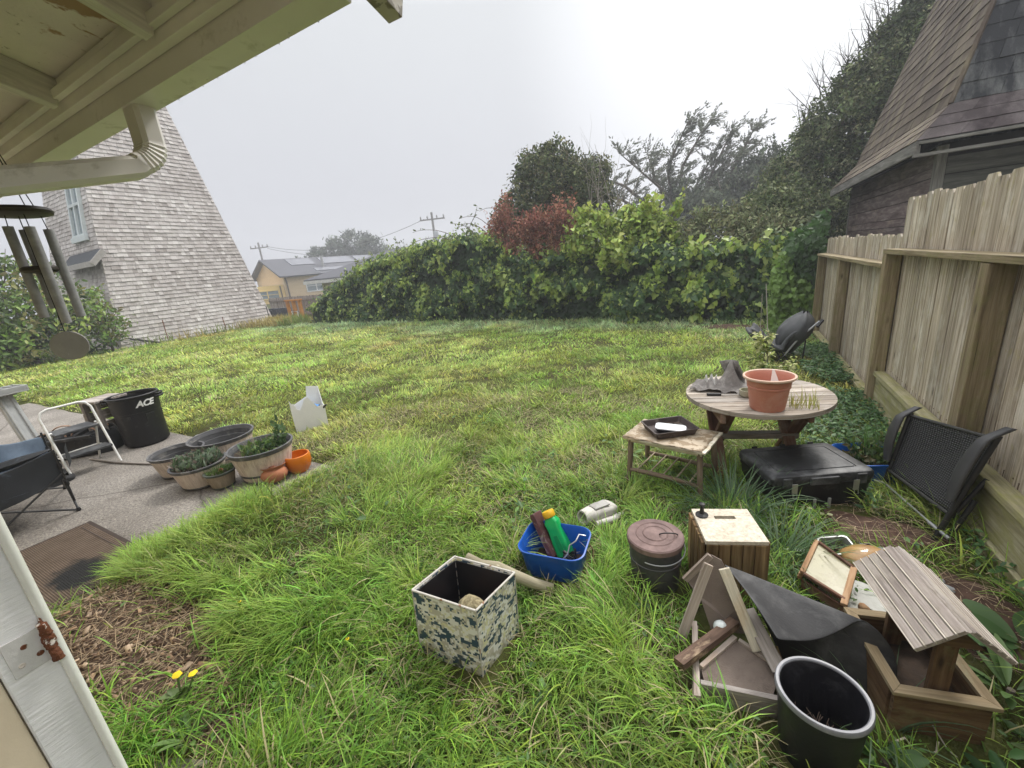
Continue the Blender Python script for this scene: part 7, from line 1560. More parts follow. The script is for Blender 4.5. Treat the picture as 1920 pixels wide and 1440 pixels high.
for i in range(nv + 1):
    row = []
    for j in range(nu + 1):
        p = lerp(lerp(sa, sb2, j / nu), lerp(sd2, sc_, j / nu), i / nv); nnn = (sd2 - sa).cross(sb2 - sa).normalized(); row.append(p + nnn * .03 * math.sin(math.pi * i / nv) * math.sin(math.pi * j / nu)); g.append((i / nv * .43, j / nu * .56, 0))
    P.append(row)
mb.sheet(P); mb.g = g; solidify(rc.w(mb, 'sling', m, smooth=80), .006)
LBM = M_plain('lichened_black_metal', (.05, .05, .045), (.02, .02, .02), scale=40, rough=.7)
for p_, q_ in ((sd2, sc_), (sa, sb2)):
    mb = MB(); mb.tube([p_, q_], .011, 8); rc.w(mb, 'crossbar', LBM, smooth=60)
mb = MB(); mb.tube([lerp(Lf, Lt, .16), lerp(Rf, Rt, .16)], .006, 8); mb.tube([lerp(Lf, Lt, .16) + Vector((-.05, .02, 0)), lerp(Lf, Lt, .16)], .009, 8); mb.tube([lerp(Rf, Rt, .16) + Vector((-.03, .05, .015)), lerp(Rf, Rt, .16) + Vector((.03, -.04, -.015))], .010, 8); rc.w(mb, 'pivot_rod', MET_GREY, smooth=60)
mb = MB(); mb.tube([Rf + Vector((.06, .03, -.02)), lerp(Rf, Rt, .45) + Vector((.07, .03, -.03))], .013, 8); rc.w(mb, 'rear_leg', MET_BLACK, smooth=60)

# --- potted sapling with a stake behind the picnic table
sp = TH('potted_sapling', 'leafy yellow green sapling tied to a tall stake in a square white pot', 'potted plant', (.30, 5.15, 0))
mb = MB(); s = lambda f: rrect(.17 * f, .15 * f, .02); loft(mb, [(s(.8), 0), (s(.95), .29), (s(1.0), .295), (s(1.0), .33), (s(.92), .33), (s(.8), .28)]); sp.l(mb, 'pot', M_plain('off_white_pot', (.60, .57, .50), (.5, .47, .4), rough=.6), smooth=40)
mb = MB(); mb.raw([(-.14, -.12, .30), (.14, -.12, .30), (.14, .12, .30), (-.14, .12, .30)], [(0, 1, 2, 3)]); sp.l(mb, 'soil', SOIL)
mb = MB(); mb.tube([(0, 0, .28), (.01, .0, .8), (-.06, .1, 1.62)], [.009, .007, .005], 7); mb.tube([(-.09, .02, .8), (-.1, .02, 1.5)], .004, 5); sp.l(mb, 'stake', M_plain('grey_cane', (.33, .31, .27), rough=.8))
mb = MB(); stems = []
for i in range(26):
    a = random.random() * 6.28; ln = random.uniform(.12, .36); z_ = random.uniform(.32, .62) if i < 18 else random.uniform(.7, 1.0); e = Vector((math.cos(a) * ln * (1 if i < 18 else .5) - (.06 if i >= 18 else 0), math.sin(a) * ln * .7, z_ + random.uniform(.02, .14))); s_ = Vector((0, 0, z_ - .05)); mb.tube([s_, s_.lerp(e, .5) + Vector((0, 0, .02)), e], [.005, .004, .002], 5); stems += [s_.lerp(e, f) for f in (.45, .6, .75, .9, 1.0, 1.0)]
mb.tube([(0, 0, .28), (-.02, 0, .6), (-.06, 0, 1.0)], [.009, .007, .004], 6); sp.l(mb, 'stem', BARK)
ST = np.repeat(np.array([tuple(q) for q in stems]), 5, 0); n = len(ST); ST = ST + RS.normal(size=(n, 3)) * .025; D = rdir(n); D[:, 2] = -.1 + .35 * RS.normal(size=n)
c = np.where((RS.rand(n) < .5)[:, None], np.array((.55, .55, .27)), np.where((RS.rand(n) < .6)[:, None], np.array((.34, .40, .10)), np.array((.15, .22, .05)))) * (.7 + .6 * RS.rand(n, 1))
V, F, C = leaf_arrays(ST, D, np.array([0, 0, 1.]) + .5 * rdir(n), .05 + .04 * RS.rand(n), OVAL[0], OVAL[1], c); np_mesh('foliage', V, F, C, LEAF, sp.o)

# --- far folded camp chair draped with grey cover
GREYF = M_plain('dark_grey_polyester', (.060, .063, .068), (.035, .037, .040), scale=7, rough=.7, bstr=.5, fine=150, dirt=(.16, .165, .17), damt=.15)
fc_ = TH('camp_chair', 'dark grey padded camp chair slumped against the far end of the fence', 'camp chair', (.76, 6.9, 0))
P = []
for i in range(13):
    v_ = i / 12; row = []
    for j in range(13):
        u = j / 12; th_ = v_ * 2.6
        base = Vector((.36, 7.0, .32)).lerp(Vector((.80, 6.95, .26)), min(1, v_ * 2)) if v_ < .5 else Vector((.80, 6.95, .26)).lerp(Vector((.92, 7.0, .50)), (v_ - .5) * 2)
        if v_ < .25: base.z += (.25 - v_) * .8
        row.append(base + Vector((.05 * math.sin(u * 8 + v_ * 7), (u - .5) * .62, .06 * (2 * u - 1) ** 2 + .03 * math.sin(u * 13 + v_ * 9))))
    P.append(row)
mb = MB(); mb.sheet(P); o = fc_.w(mb, 'padded_seat', GREYF, smooth=80); solidify(o, .05); subsurf(o)
mb = MB(); P = []
for i in range(15):
    t = i / 14; row = []
    for j in range(25):
        a = 2 * math.pi * (j % 24) / 24; e = math.sin(math.pi * (.10 + .88 * t)) ** .7; fo_ = 1 + .07 * math.sin(5 * a + 3 * t) + .05 * math.sin(9 * a - 6 * t) + .12 * (float(vn(np.array([math.cos(a) * 2 + 3]), np.array([math.sin(a) * 2 + t * 3]), 1, 5)[0]) - .5)
        row.append((.84 + .20 * t - .01 + .20 * e * fo_ * math.cos(a), 6.98 + .30 * e * fo_ * math.sin(a), .20 + .56 * t ** .8 + .02 * math.sin(3 * a)))
    P.append(row)
mb.sheet(P); o = fc_.w(mb, 'backrest', GREYF, smooth=80); subsurf(o)
mb = MB(); mb.tube([(.80, 6.72, .20), (.95, 6.72, .44), (1.17, 6.78, .66)], .012, 7); fc_.w(mb, 'arm_rail', MET_GREY, smooth=60)
mb = MB(); mb.tube([(1.14, 6.7, .60), (1.20, 6.75, .68)], .02, 7); fc_.w(mb, 'arm_tip', P_BLACK)
for a, b in (((.62, 6.72, 0), (.84, 6.72, .26)), ((.82, 6.70, 0), (.70, 6.72, .27)), ((.93, 6.75, 0), (.76, 6.75, .26)), ((.45, 7.2, 0), (.7, 7.2, .27)), ((1.05, 7.2, 0), (.8, 7.2, .27)), ((1.02, 6.8, 0), (1.04, 6.8, .4))):
    mb = MB(); mb.tube([a, b], .010, 6); fc_.w(mb, 'leg', MET_BLACK, smooth=60)

fc_.o.location = (.56, 6.9, -.03)
sp.o.scale = (.8, .8, .8)
# --- broken gable shaped wooden planter frames, loose planks and the rubber sheet
PANEL = M_plain('grey_brown_hardboard', (.185, .15, .125), (.135, .105, .088), scale=10, rough=.9, bstr=.5, fine=180, dirt=(.085, .062, .05), damt=.2)
gbx = TH('gable_planter', 'broken gable shaped planter lying on its back with a hardboard face', 'planter', (.07, 1.48, 0))
z_ = .13
pent = [(-.062, 1.420), (.055, 1.618), (.218, 1.535), (.182, 1.408), (-.045, 1.360)]
mb = MB(); mb.prism(pent, (0, 0, 0), (1, 0, 0), (0, 1, 0), (0, 0, 1), z_ - .02, z_ - .012); gbx.w(mb, 'face_panel', PANEL)
def rim(mb, p, q, w_, zt, zb, off=0.0): mb.beam(Vector((p[0], p[1], (zt + zb) / 2)), Vector((q[0], q[1], (zt + zb) / 2)), w_, zt - zb, roughen=.0015)
mb = MB(); rim(mb, pent[0], pent[1], .018, z_ + .004, .0); gbx.w(mb, 'edge_strip', W_PINK)
mb = MB(); rim(mb, (.07, 1.612), (.222, 1.532), .016, z_ + .002, .0); gbx.w(mb, 'edge_strip', W_PINK)
mb = MB(); rim(mb, (-.058, 1.352), (.21, 1.398), .018, z_ + .002, -.02); gbx.w(mb, 'front_board', W_GREY)
mb = MB(); mb.beam((-.108, 1.655, .10), (-.066, 1.30, .105), .022, .03, roughen=.002); mb.beam((-.10, 1.65, .06), (-.078, 1.30, .06), .014, .08, roughen=.002); gbx.w(mb, 'side_strip', W_PINK)
rp = TH('leaning_board', 'grey brown gable shaped board leaning up against the wooden crate', 'panel', (-.03, 1.72, .05))
def P3(px_, py_, y):
    r_ = MW @ np.array([(px_ - 960) / 776., (py_ - 720) / 776., 1.]); return Vector(tuple(np.array([0, 0, 1.75]) + r_ * (y / r_[1])))
rear = [(-.152, 1.73, .268), (-.053, 1.775, .398), (-.012, 1.77, .385), (.075, 1.69, .24), (.09, 1.66, .12), (-.035, 1.64, .10), (-.085, 1.68, .22)]
mb = MB(); vs = [Vector(p) for p in rear]; nn = (vs[2] - vs[0]).cross(vs[4] - vs[0]).normalized() * .009; mb.raw(vs + [v + nn for v in vs], [tuple(range(6, -1, -1)), tuple(range(7, 14))] + [(k, (k + 1) % 7, 7 + (k + 1) % 7, 7 + k) for k in range(7)], .5); rp.w(mb, 'board', PANEL)
mb = MB(); mb.beam((-.158, 1.728, .266), (-.058, 1.772, .398), .014, .03, roughen=.002); rp.w(mb, 'edge_strip', W_PINK)
def plank(label, p, q, w_, t, mat, up=(0, 0, 1)):
    p, q = Vector(p), Vector(q); c = (p + q) / 2; mb = MB(); mb.beam(p - c, q - c, w_, t, up=up, roughen=.0025); o = mb.build('plank', mat, None, bevel=.002); o.location = c; return tag(o, label, 'plank', 'loose planks around the broken planter')
plank('pale plank with a rust stain leaning at the left of the gable panel', (-.06, 1.70, .405), (-.172, 1.585, .0), .040, .014, W_PINK, up=(.3, -1, .4))
plank('flaking cream plank leaning beside the rubber sheet edge', (.0, 1.70, .40), (.138, 1.572, .14), .042, .014, W_PEEL, up=(.2, -1, .5))
plank('grey plank lying between the flaking cream plank and the rubber sheet', (.098, 1.70, .215), (.21, 1.49, .155), .055, .014, W_GREY, up=(-.3, .1, 1))
plank('short honey brown plank under the rubber sheet corner', (.185, 1.585, .17), (.225, 1.465, .12), .045, .016, W_CRATE, up=(0, .2, 1))
plank('rotten dark plank with pale flakes across the broken planter', (.052, 1.66, .168), (-.142, 1.375, .155), .046, .030, W_ROT, up=(0, .2, 1))
mb = MB(); mb.lathe([(0, .0), (.022, .002), (.030, .018), (.026, .038), (.012, .052), (0, .054)], 18); o = simple('white_bulb', mb, M_plain('frosted_white_plastic', (.62, .66, .66), (.55, .6, .6), rough=.25), 'small frosted white knob lying inside the broken planter frame', 'knob', (0, 0, 0), smooth=60); o.location = (-.01, 1.625, .14); o.rotation_euler = (R(20), R(25), 0)
# rubber sheet: a draped flap that curls down at its right; the black fold under it is added as shade
RUB = M_plain('black_rubber_sheet', (.034, .034, .036), (.020, .020, .022), scale=4, rough=.62, bstr=.25, fine=90, dirt=(.10, .10, .10), damt=.38, dscale=6)
a0, a1, a2 = Vector((-.002, 1.79, .352)), Vector((.485, 1.72, .30)), Vector((.188, 1.475, .315))
rs_ = TH('rubber_sheet', 'stiff black rubber sheet draped over the broken planks and curling to the ground', 'rubber sheet', (.3, 1.62, .1))
P = []; nv = 16
for i in range(nv + 1):
    t = i / nv; s0 = a0.lerp(a2, t); e0 = a0.lerp(a1, min(1, .12 + .88 * t ** .8)); row = []
    for j in range(10): q = j / 9; row.append(s0.lerp(e0, q) + Vector((0, 0, -.05 * math.sin(math.pi * q) ** 1.3 * t + .018 * math.sin(math.pi * t) * (1 - q))))
    k_ = t ** 1.5; g0 = Vector((.50 - .1 * (1 - t), 1.62 + .12 * (1 - t), .02 + .27 * (1 - k_))); g1 = Vector((.24 - .18 * (1 - t), 1.66 + .12 * (1 - t), .012 + .27 * (1 - k_)))
    c1 = e0 + Vector((.125 * k_, -.05 * k_, -.03)); c2 = g0 + Vector((.13 * k_, 0, .06 * k_))
    for j in range(1, 12):
        f = j / 11; row.append(e0 * (1 - f) ** 3 + c1 * 3 * f * (1 - f) ** 2 + c2 * 3 * f * f * (1 - f) + g0 * f ** 3)
    for j in range(1, 6): row.append(g0.lerp(g1, j / 5))
    P.append(row)
mb = MB(); mb.sheet(P); o = rs_.w(mb, 'sheet', RUB, smooth=70); solidify(o, .004); subsurf(o)
# black bucket in the corner
bk = TH('plastic_bucket', 'black plastic bucket with a grey rim and dead twigs inside, bottom right corner', 'bucket', (.305, 1.315, 0), (R(-2), 0, 0))
mb = MB(); mb.lathe([(0, 0), (.100, 0), (.104, .008), (.124, .262), (.128, .264), (.130, .30), (.126, .302)], 56); mb.lathe([(.119, .298), (.117, .26), (.098, .02), (0, .016)], 56); bk.l(mb, 'body', M_plain('blue_black_plastic', (.016, .016, .021), (.011, .011, .015), rough=.4, dirt=(.07, .07, .08), damt=.12), smooth=35)
mb = MB(); mb.lathe([(.119, .297), (.1195, .303), (.123, .3065), (.1305, .307), (.1335, .303), (.134, .290), (.130, .288)], 56); bk.l(mb, 'rim', M_plain('greyed_plastic_rim', (.20, .205, .23), (.13, .135, .15), scale=14, rough=.4, dirt=(.36, .36, .38), damt=.25), smooth=40)
mb = MB(); [mb.tube([(random.uniform(-.07, .07), random.uniform(-.07, .07), .03), (random.uniform(-.08, .08), random.uniform(-.08, .08), .07), (random.uniform(-.085, .085), random.uniform(-.085, .085), random.uniform(.05, .16))], .0016, 5) for _ in range(60)]; bk.l(mb, 'twigs', M_plain('dead_twig', (.13, .09, .07), (.07, .05, .04), rough=.9))
mb = MB(); mb.lathe([(0, .045), (.06, .05), (.1, .03)], 18, wob=lambda a, z: .1 * math.sin(5 * a)); bk.l(mb, 'litter', SOIL, smooth=60)
mb = MB(); mb.box(.0, .07, -.08, -.03, .058, .068, rz=.5, roughen=.006); bk.l(mb, 'paper_scrap', M_plain('grey_paper', (.42, .41, .38), rough=.9))

# --- wishing well planter
wl = TH('well_planter', 'wooden wishing well planter with a slatted gable roof', 'planter', (.635, 1.70, 0), (0, 0, R(12)))
hx, hy, H_ = .132, .172, .225
for nm, b in (('front_board', (-hx, hx, -hy - .0, -hy + .018)), ('back_board', (-hx, hx, hy - .018, hy))):
    mb = MB(); mb.box(b[0], b[1], b[2], b[3], -.03, H_ - .016, roughen=.001); wl.l(mb, nm, W_WELL, bevel=.002)
for s in (-1, 1):
    mb = MB(); mb.box(s * hx - .009, s * hx + .009, -hy + .019, hy - .019, -.03, H_ - .016); wl.l(mb, 'side_board', W_WELL, bevel=.002)
RIMW = M_wood('mossy_rim_wood', (.15, .11, .06), (.28, .215, .13), (.40, .33, .22), grain=18, rv=.1, moss=(.24, .24, .15), mamt=.35)
e = .014; iw = .036
for poly in ([(-hx - e, -hy - e), (hx + e, -hy - e), (hx + e - iw, -hy - e + iw), (-hx - e + iw, -hy - e + iw)], [(hx + e, -hy - e + .0005), (hx + e, hy + e), (hx + e - iw, hy + e - iw), (hx + e - iw, -hy - e + iw + .0005)], [(hx + e - .0005, hy + e), (-hx - e, hy + e), (-hx - e + iw, hy + e - iw), (hx + e - iw - .0005, hy + e - iw)], [(-hx - e, hy + e - .0005), (-hx - e, -hy - e + .0005), (-hx - e + iw, -hy - e + iw + .0005), (-hx - e + iw, hy + e - iw - .0005)]):
    mb = MB(); mb.prism(poly, (0, 0, 0), (1, 0, 0), (0, 1, 0), (0, 0, 1), H_ - .015, H_ + .001)
    if abs(poly[0][1] - poly[1][1]) > abs(poly[0][0] - poly[1][0]): mb.g = [(g[1], g[0], g[2]) for g in mb.g]
    wl.l(mb, 'rim_strip', RIMW, bevel=.0015)
mb = MB(); mb.raw([(-hx + .02, -hy + .02, .12), (hx - .02, -hy + .02, .12), (hx - .02, hy - .02, .12), (-hx + .02, hy - .02, .12)], [(0, 1, 2, 3)]); wl.l(mb, 'soil', SOIL)
ZR, ZE, rw = .525, .425, .118
for s in (-1, 1):
    mb = MB(); yy = s * (hy - .045); mb.box(-.025, .033, yy - .01, yy + .01, .13, ZR - .045); wl.l(mb, 'post', W_WELL, bevel=.002)
    mb = MB(); mb.prism([(-.085, 0), (.085, 0), (.012, .068), (-.012, .068)], (0, s * (hy - .025), ZE - .005), (1, 0, 0), (0, 0, 1), (0, 1, 0), -.008, .008); wl.l(mb, 'gable', W_WELL, bevel=.001)
SLATE_W = M_wood('lichened_roof_slat', (.19, .155, .135), (.32, .275, .25), (.47, .42, .39), grain=16, rv=.1, blotch=(.46, .42, .36), bamt=.5, bscale=9, bstr=.7, moss=(.22, .19, .15), mamt=.4)
PALE_EDGE = M_wood('bleached_slat_edge', (.42, .36, .29), (.58, .52, .44), (.70, .65, .57), grain=14, rv=.06)
for s in (-1, 1):
    dv = Vector((s * rw, 0, ZE - ZR)); ln = dv.length; d = dv.normalized(); nn = Vector((0, 1, 0)).cross(d) * s; nn = nn if nn.z > 0 else -nn
    rfm = MB(); edge = MB(); nsl = 5
    rfm.obox(Vector((0, 0, ZR)) + d * ln * .5 + nn * .004, d, (0, 1, 0), nn, (ln, hy * 2 + .06, .008))
    for k in range(nsl):
        w1_ = ln / nsl; c = Vector((0, 0, ZR)) + d * (k + .5) * w1_
        rfm.obox(c + nn * .0125, d, (0, 1, 0), nn, (w1_ * .72, hy * 2 + .064, .008)); edge.obox(c + d * w1_ * .45 + nn * .0128, d, (0, 1, 0), nn, (w1_ * .14, hy * 2 + .066, .010))
    wl.l(rfm, 'roof_slope', SLATE_W, bevel=.001); wl.l(edge, 'roof_batten', PALE_EDGE, bevel=.001)

# --- small things behind the well planter
HB = TH('framed_mirror', 'small honey coloured wooden frame with a mirror pane lying on its side', 'mirror', (.455, 2.13, .10))
A_, B_, C_, D_ = Vector((.425, 2.335, .20)), Vector((.335, 2.07, .185)), Vector((.548, 2.165, .20)), Vector((.480, 1.945, .185))
mb = MB(); dd_ = (B_ - A_).normalized(); nrm = (C_ - A_).cross(B_ - A_).normalized(); nrm = nrm if nrm.z > 0 else -nrm
for k in range(3): mb.beam(A_ - nrm * .022 * k + (A_ - C_).normalized() * .008 * k, B_ - nrm * .022 * k + (A_ - C_).normalized() * .008 * k, .020, .019, up=nrm)
HB.w(mb, 'end_block', W_FRESH, bevel=.004)
mb = MB(); mb.beam(A_.lerp(C_, .04) - nrm * .0, C_ - nrm * .0, .014, .018, up=nrm); HB.w(mb, 'top_rail', W_RED, bevel=.003)
mb = MB(); mb.beam(B_.lerp(D_, .04), D_, .014, .018, up=nrm); HB.w(mb, 'bottom_rail', W_RED, bevel=.003)
mb = MB(); mb.beam(C_ + (A_ - B_) * .02, D_ - (A_ - B_) * .12, .026, .016, up=nrm); HB.w(mb, 'end_slat', W_FRESH, bevel=.003)
mb = MB(); o_ = -nrm * .004; mb.raw([A_.lerp(D_, .06) + (A_ - A_) + o_, A_.lerp(C_, .97) + o_, D_.lerp(A_, .03) + o_, B_.lerp(D_, .06) + o_], [(0, 1, 2, 3)])
mb.v = [tuple(p) for p in (A_.lerp(C_, .06) + o_, A_.lerp(C_, .97) + o_, B_.lerp(D_, .97) + o_, B_.lerp(D_, .06) + o_)]; HB.w(mb, 'pane', M_plain('matte_mirror', (.34, .32, .20), (.22, .20, .11), scale=7, rough=.4, metal=.0, dirt=(.16, .12, .05), damt=.22, dscale=20, bstr=.1))  # dull matte colour in place of the pane's bright reflection
mb = MB(); mb.beam(A_ - nrm * .06, C_ - nrm * .06, .012, .05, up=nrm); mb.beam(B_ - nrm * .06, D_ - nrm * .06, .012, .05, up=nrm); HB.w(mb, 'rear_rail', W_RED, bevel=.003)
wst = TH('round_stand', 'pale round turntable base under the small honey coloured frame', 'stand', (.56, 2.10, 0))
mb = MB(); mb.lathe([(0, .0), (.145, .0), (.15, .02), (.15, .07), (.145, .078), (.12, .08), (.0, .08)], 44); wst.l(mb, 'base', M_plain('greyish_white_plastic', (.48, .48, .45), (.34, .34, .31), scale=8, rough=.6, dirt=(.2, .2, .14), damt=.3), smooth=35)
mb = MB(); mb.lathe([(.151, .012), (.156, .016), (.156, .05), (.151, .054)], 44); wst.l(mb, 'band', P_BLACK, smooth=40)
PLASTIC_CLEAR = M_plain('cloudy_clear_plastic', (.26, .28, .27), (.17, .19, .18), scale=10, rough=.25, dirt=(.5, .5, .48), damt=.12, spec=.6)
sg = TH('plastic_bag', 'clear bag of orange brown filter wool lying behind the wishing well planter', 'bag', (.665, 2.44, .03))
mb = MB(); mb.lathe([(0, 0)] + [(.115 * math.sin(math.pi * i / 12), .055 - .055 * math.cos(math.pi * i / 12)) for i in range(1, 12)] + [(0, .11)], 28, sx=1.1, sy=.72, rot=Matrix.Rotation(R(20), 3, 'Z'), wob=lambda a, z: .06 * math.sin(3 * a + 30 * z) + .04 * math.sin(8 * a)); sg.l(mb, 'wool', M_plain('orange_brown_wool', (.40, .23, .085), (.24, .13, .04), scale=14, rough=.5, bstr=.9, fine=30, dirt=(.34, .32, .06), damt=.35, dscale=8, coat=.4), smooth=80)
mb = MB(); mb.sheet([[(-.02 + .035 * i, .055 + .03 * j + .01 * math.sin(i * 2), .085 - .02 * j + .02 * math.sin(i * 1.7 + j)) for i in range(6)] for j in range(4)]); solidify(sg.l(mb, 'plastic_fold', PLASTIC_CLEAR, smooth=70), .002)
cc_ = TH('clear_container', 'cloudy clear plastic container beside the bag of orange brown wool', 'container', (.545, 2.50, .02), (R(10), R(-6), R(20)))
mb = MB(); loft(mb, [(rrect(.065, .05, .015), 0), (rrect(.072, .056, .018), .075), (rrect(.078, .062, .02), .077), (rrect(.078, .062, .02), .083), (rrect(.070, .054, .02), .083), (rrect(.062, .047, .02), .01)]); cc_.l(mb, 'body', PLASTIC_CLEAR, smooth=40)
mb = MB(); mb.prism([(-.06, 0), (.03, -.01), (.04, .01), (-.04, .015)], (.36, 2.42, .06), (1, .2, 0), (-.2, 1, 0), (0, 0, 1), 0, .004); simple('white_sliver', mb, WBOX, 'thin white plastic sliver behind the small honey coloured frame', 'scrap', (.36, 2.42, .1))
kb = TH('turned_spindle', 'turned honey wood spindle with a dark shaft under the wishing well roof', 'spindle', (.575, 2.02, .105))
mb = MB(); rotk = Matrix.Rotation(R(-70), 3, 'Y') @ Matrix.Rotation(R(0), 3, 'X'); mb.lathe([(0, .03), (.014, .026), (.018, .014), (.014, .0), (.010, -.01), (.0, -.011)], 18, rot=rotk); kb.l(mb, 'knob', W_FRESH, smooth=60)
mb = MB(); mb.lathe([(.008, -.011), (.008, -.06), (.012, -.061), (.012, -.09), (0, -.091)], 14, rot=rotk); kb.l(mb, 'shaft', MET_BLACK, smooth=50)
hs_ = TH('hose_connector', 'grey metal hose connectors lying behind the wishing well planter', 'hose connector', (.90, 2.36, .02), (0, 0, R(-20)))
mb = MB(); mb.tube([(-.05, 0, .03), (.02, 0, .035), (.07, .02, .03)], [.022, .028, .016], 12); mb.tube([(.0, .03, .03), (.03, .07, .03)], .014, 10); hs_.l(mb, 'connector', MET_GREY, smooth=50)
mb = MB(); mb.tube([(.07, .02, .02), (.13, -.01, .012), (.2, .02, .01)], .008, 8); hs_.l(mb, 'hose_end', MET_BLACK, smooth=60)
mb = MB(); mb.beam((.40, 1.76, .10), (.62, 1.90, .12), .05, .04); simple('wood_offcut', mb, W_ROT, 'dark wood offcut behind the rubber sheet and the well planter', 'offcut', (.5, 1.83, .1))
mb = MB(); mb.tube([(.40, 1.40, .02), (.47, 1.42, .035), (.52, 1.435, .03), (.545, 1.45, .05), (.575, 1.47, .06), (.60, 1.46, .035), (.63, 1.46, .03), (.66, 1.475, .04), (.668, 1.50, .06)], .0038, 6); simple('curly_root', mb, M_plain('pale_root', (.50, .45, .36), rough=.8), 'pale curly root lying in front of the wishing well planter', 'root', (.55, 1.45, .03), smooth=60)
mb = MB(); mb.tube([(.655, 1.52, .10), (.69, 1.49, .05), (.75, 1.47, .02), (.80, 1.44, .015)], .0025, 5); simple('dead_stalk', mb, M_plain('grey_stalk', (.36, .33, .28), rough=.9), 'thin grey dead stalk against the front of the well planter', 'stalk', (.7, 1.48, .03))

# --- broad leaved weeds on the right, dandelions on the left, a plank at the bottom edge
def rosette(name, label, loc, n, Ln, wid, cols, up=.35, tmpl=None):
    t = TH(name, label, 'weed', loc); tm = tmpl or ([(0, .02, 0), (0, -.02, 0), (.3, -.2, .04), (.3, .2, .04), (.3, 0, -.02), (.65, -.24, .03), (.65, .24, .03), (.65, 0, -.03), (.9, -.12, -.04), (.9, .12, -.04), (1, 0, -.10)], [(0, 1, 4), (1, 2, 4), (3, 0, 4), (4, 2, 5, 7), (3, 4, 7, 6), (7, 5, 8), (6, 7, 9), (7, 8, 10, 9)])
    a = np.arange(n) * 2.4 + RS.rand(n) * .6; D = np.stack([np.cos(a), np.sin(a), up * (.3 + RS.rand(n))], 1); c = np.array(cols)[RS.randint(len(cols), size=n)] * (.75 + .5 * RS.rand(n, 1))
    T = [(x, y * wid, z) for x, y, z in tm[0]]; V, F, C = leaf_arrays(np.zeros((n, 3)) + np.array([0, 0, .03]) + D * .02, D, np.repeat(np.array([[0, 0, 1.]]), n, 0) + .25 * rdir(n), Ln * (.6 + .5 * RS.rand(n)), T, tm[1], c)
    o = np_mesh('leaves', V, F, C, LEAF, t.o); subsurf(o); mb = MB(); mb.tube([(0, 0, -.02), (0, 0, .05)], .012, 6); t.l(mb, 'stem', BARK); return t
DOCK = [(.055, .12, .035), (.075, .15, .05), (.10, .18, .07)]
rosette('dock_plant', 'broad leaved dock plant beside the well planter roof', (1.10, 2.08, .02), 7, .22, .95, DOCK)
rosette('dock_plant', 'long pale veined leafy weed at the right corner of the well planter', (.95, 1.80, .03), 16, .19, .50, [(.12, .20, .07), (.16, .25, .10), (.09, .16, .05)], .6)
rosette('dock_plant', 'dark broad leaved weed in front of the well planter corner', (.80, 1.40, .01), 9, .12, .9, [(.03, .08, .025), (.045, .10, .03)], .4)
rosette('dock_plant', 'leafy weed between the black bucket and the well planter', (.50, 1.36, .01), 10, .10, .8, [(.05, .12, .03), (.07, .15, .04)], .5)
rosette('dock_plant', 'small leafy weed in the bottom right corner', (.98, 1.58, .01), 14, .12, .6, [(.08, .13, .04), (.12, .15, .06), (.05, .09, .03)], .5)
stz = TH('strappy_grass_clump', 'clump of grey green strappy leaves beside the wooden crate', 'plant', (.27, 2.32, .0))
def strap(t, n, r, Ln, W, cols):
    a = RS.rand(n) * 6.28; q = r * np.sqrt(RS.rand(n)); c = np.array(cols)[RS.randint(len(cols), size=n)] * (.7 + .5 * RS.rand(n, 1)); t0 = .05 + .4 * RS.rand(n)
    V, F, C = blades(np.stack([q * np.cos(a), q * np.sin(a)], 1), np.zeros(n), Ln * (.5 + .7 * RS.rand(n)), W * (.7 + .6 * RS.rand(n)), t0, t0 + .8 + 1.2 * RS.rand(n), a + RS.normal(size=n) * .5, c, 5); np_mesh('leaves', V, F, C, GRASS, t.o)
strap(stz, 220, .13, .36, .008, [(.11, .19, .085), (.15, .22, .12), (.08, .15, .055)])
st2 = TH('strappy_grass_clump', 'clump of grey green strappy leaves between the side table and the black case', 'plant', (.02, 2.72, .0)); strap(st2, 260, .16, .42, .008, [(.10, .18, .085), (.14, .21, .12), (.07, .14, .05)])
st3 = TH('strappy_grass_clump', 'strappy leaves growing through the gap behind the black bucket', 'plant', (.52, 1.50, .0)); strap(st3, 26, .05, .34, .006, [(.10, .16, .08)])
dn_ = TH('dandelion', 'sow thistle weed with yellow flowers growing out of the mulch bed', 'weed', (-2.06, .44, 0)); mb = MB(); heads = []
for (dx, dy, h_) in ((.02, .02, .20), (-.03, .03, .17), (.05, .06, .18), (.11, .05, .13)): mb.tube([(0, 0, 0), (dx * .6, dy * .5, h_ * .6), (dx, dy, h_)], [.005, .004, .003], 6); heads.append((dx, dy, h_))
dn_.l(mb, 'stem', M_plain('green_stem', (.10, .15, .05), rough=.7))
mb = MB()
for h_ in heads[:3]: mb.lathe([(0, 0), (.010, .002), (.017, .008), (.012, .010), (0, .011)], 14, h_, wob=lambda a, z: .12 * math.sin(9 * a))
dn_.l(mb, 'flower', M_plain('yellow_petals', (.80, .62, .02), (.72, .50, .01), rough=.7), smooth=60)
n = 34; a = RS.rand(n) * 6.28; D = np.stack([np.cos(a), np.sin(a), .2 + .6 * RS.rand(n)], 1); V, F, C = leaf_arrays(np.stack([0 * a, 0 * a, .02 + .10 * RS.rand(n)], 1), D, rdir(n) * .4 + np.array([0, 0, 1.]), .04 + .035 * RS.rand(n), IVY[0], IVY[1], jitter_col((.17, .26, .085), n, .35)); np_mesh('leaves', V, F, C, LEAF, dn_.o)
rosette('dandelion', 'low broad leaved weed at the lower end of the mulch bed', (-1.84, .38, .03), 16, .10, .6, [(.12, .22, .055), (.16, .26, .08)], .7)
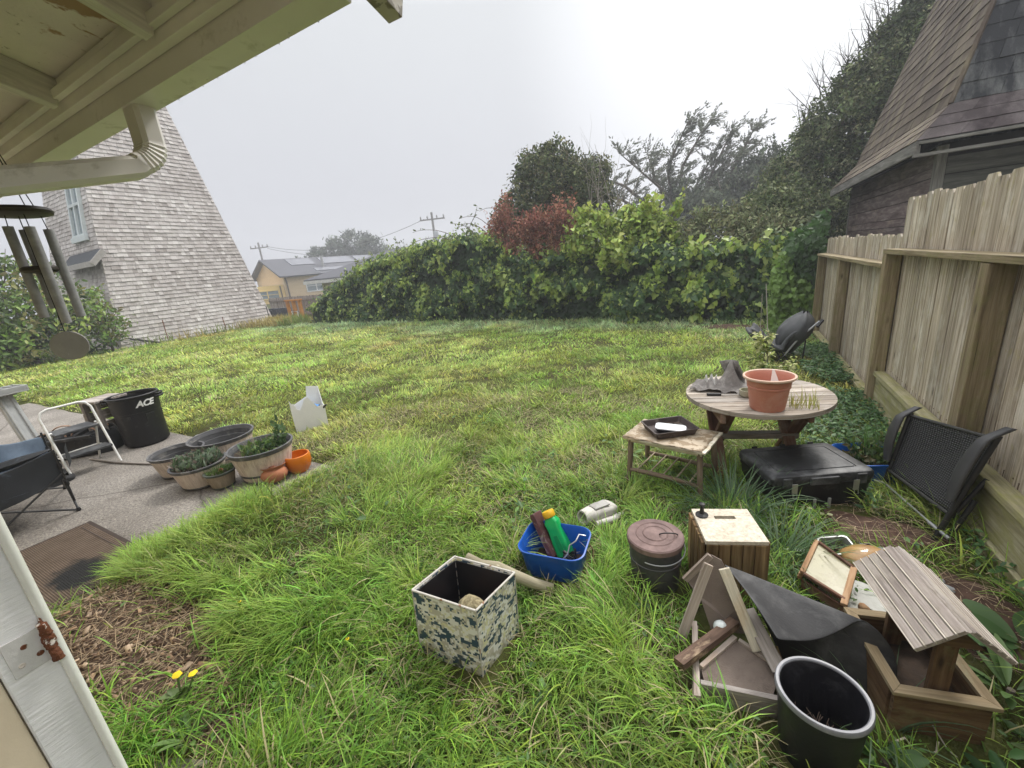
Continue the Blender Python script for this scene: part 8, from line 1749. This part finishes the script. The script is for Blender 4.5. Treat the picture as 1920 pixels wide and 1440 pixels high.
for i, (x_, y_, lb) in enumerate(((-1.56, .93, 'single yellow dandelion flower in the grass right of the mulch bed'), (-2.33, .86, 'small yellow dandelion flower at the upper edge of the mulch bed'))):
    mb = MB(); mb.tube([(0, 0, 0), (.01, 0, .12)], .002, 5); f_ = TH('dandelion', lb, 'flower', (x_, y_, .03)); f_.l(mb, 'stem', M_plain('green_stem', (.10, .15, .05), rough=.7)); mb = MB(); mb.lathe([(0, .098), (.007, .101), (.009, .105), (0, .107)], 12, (.008, 0, 0)); f_.l(mb, 'flower', M_plain('yellow_petals', (.80, .62, .02), (.72, .50, .01), rough=.7))
mb = MB(); mb.beam((-1.92, .245, .03), (-1.38, .445, .03), .09, .03, roughen=.004); simple('loose_board', mb, W_GREY, 'weathered board lying at the bottom edge below the mulch bed', 'board', (-1.63, .4, .02), bevel=.003)
mb = MB(); mb.lathe([(0, 0), (.02, .004), (.022, .012), (0, .03)], 10); o = simple('orange_scrap', mb, ORG, 'small orange plastic scrap in the grass below the well planter', 'scrap', (0, 0, 0), smooth=50); o.location = (.535, 1.31, .01)
n = 5; mb = MB(); [mb.lathe([(0, 0), (.013, .002), (.015, .006), (.0, .008)], 10, (.36 + .05 * i + .01 * (i % 2), 2.86 - .01 * i, .07 + .01 * (i % 3))) for i in range(5)]; simple('pale_fungus', mb, M_plain('pale_petal', (.42, .43, .25), rough=.8), 'few pale yellow caps at the foot of the black case', 'fungus', (.45, 2.85, .07), smooth=60)

# ------------------------------------------------------------------ fog
hm = bpy.data.materials.new('fog'); hm.use_nodes = True; nt = hm.node_tree
for n_ in list(nt.nodes): nt.nodes.remove(n_)
out = nt.nodes.new('ShaderNodeOutputMaterial'); pv = nt.nodes.new('ShaderNodeVolumePrincipled')
pv.inputs['Color'].default_value = (.93, .95, 1.0, 1); pv.inputs['Density'].default_value = FOG_DENSITY; pv.inputs['Anisotropy'].default_value = .15
L(nt, pv.outputs[0], out.inputs['Volume'])
mb = MB(); mb.box(-140, 140, -140, 140, -6, 18); hz = mb.build('haze', hm); tag(hz, 'pale coastal fog over the yard and the houses beyond', 'fog', kind='stuff')
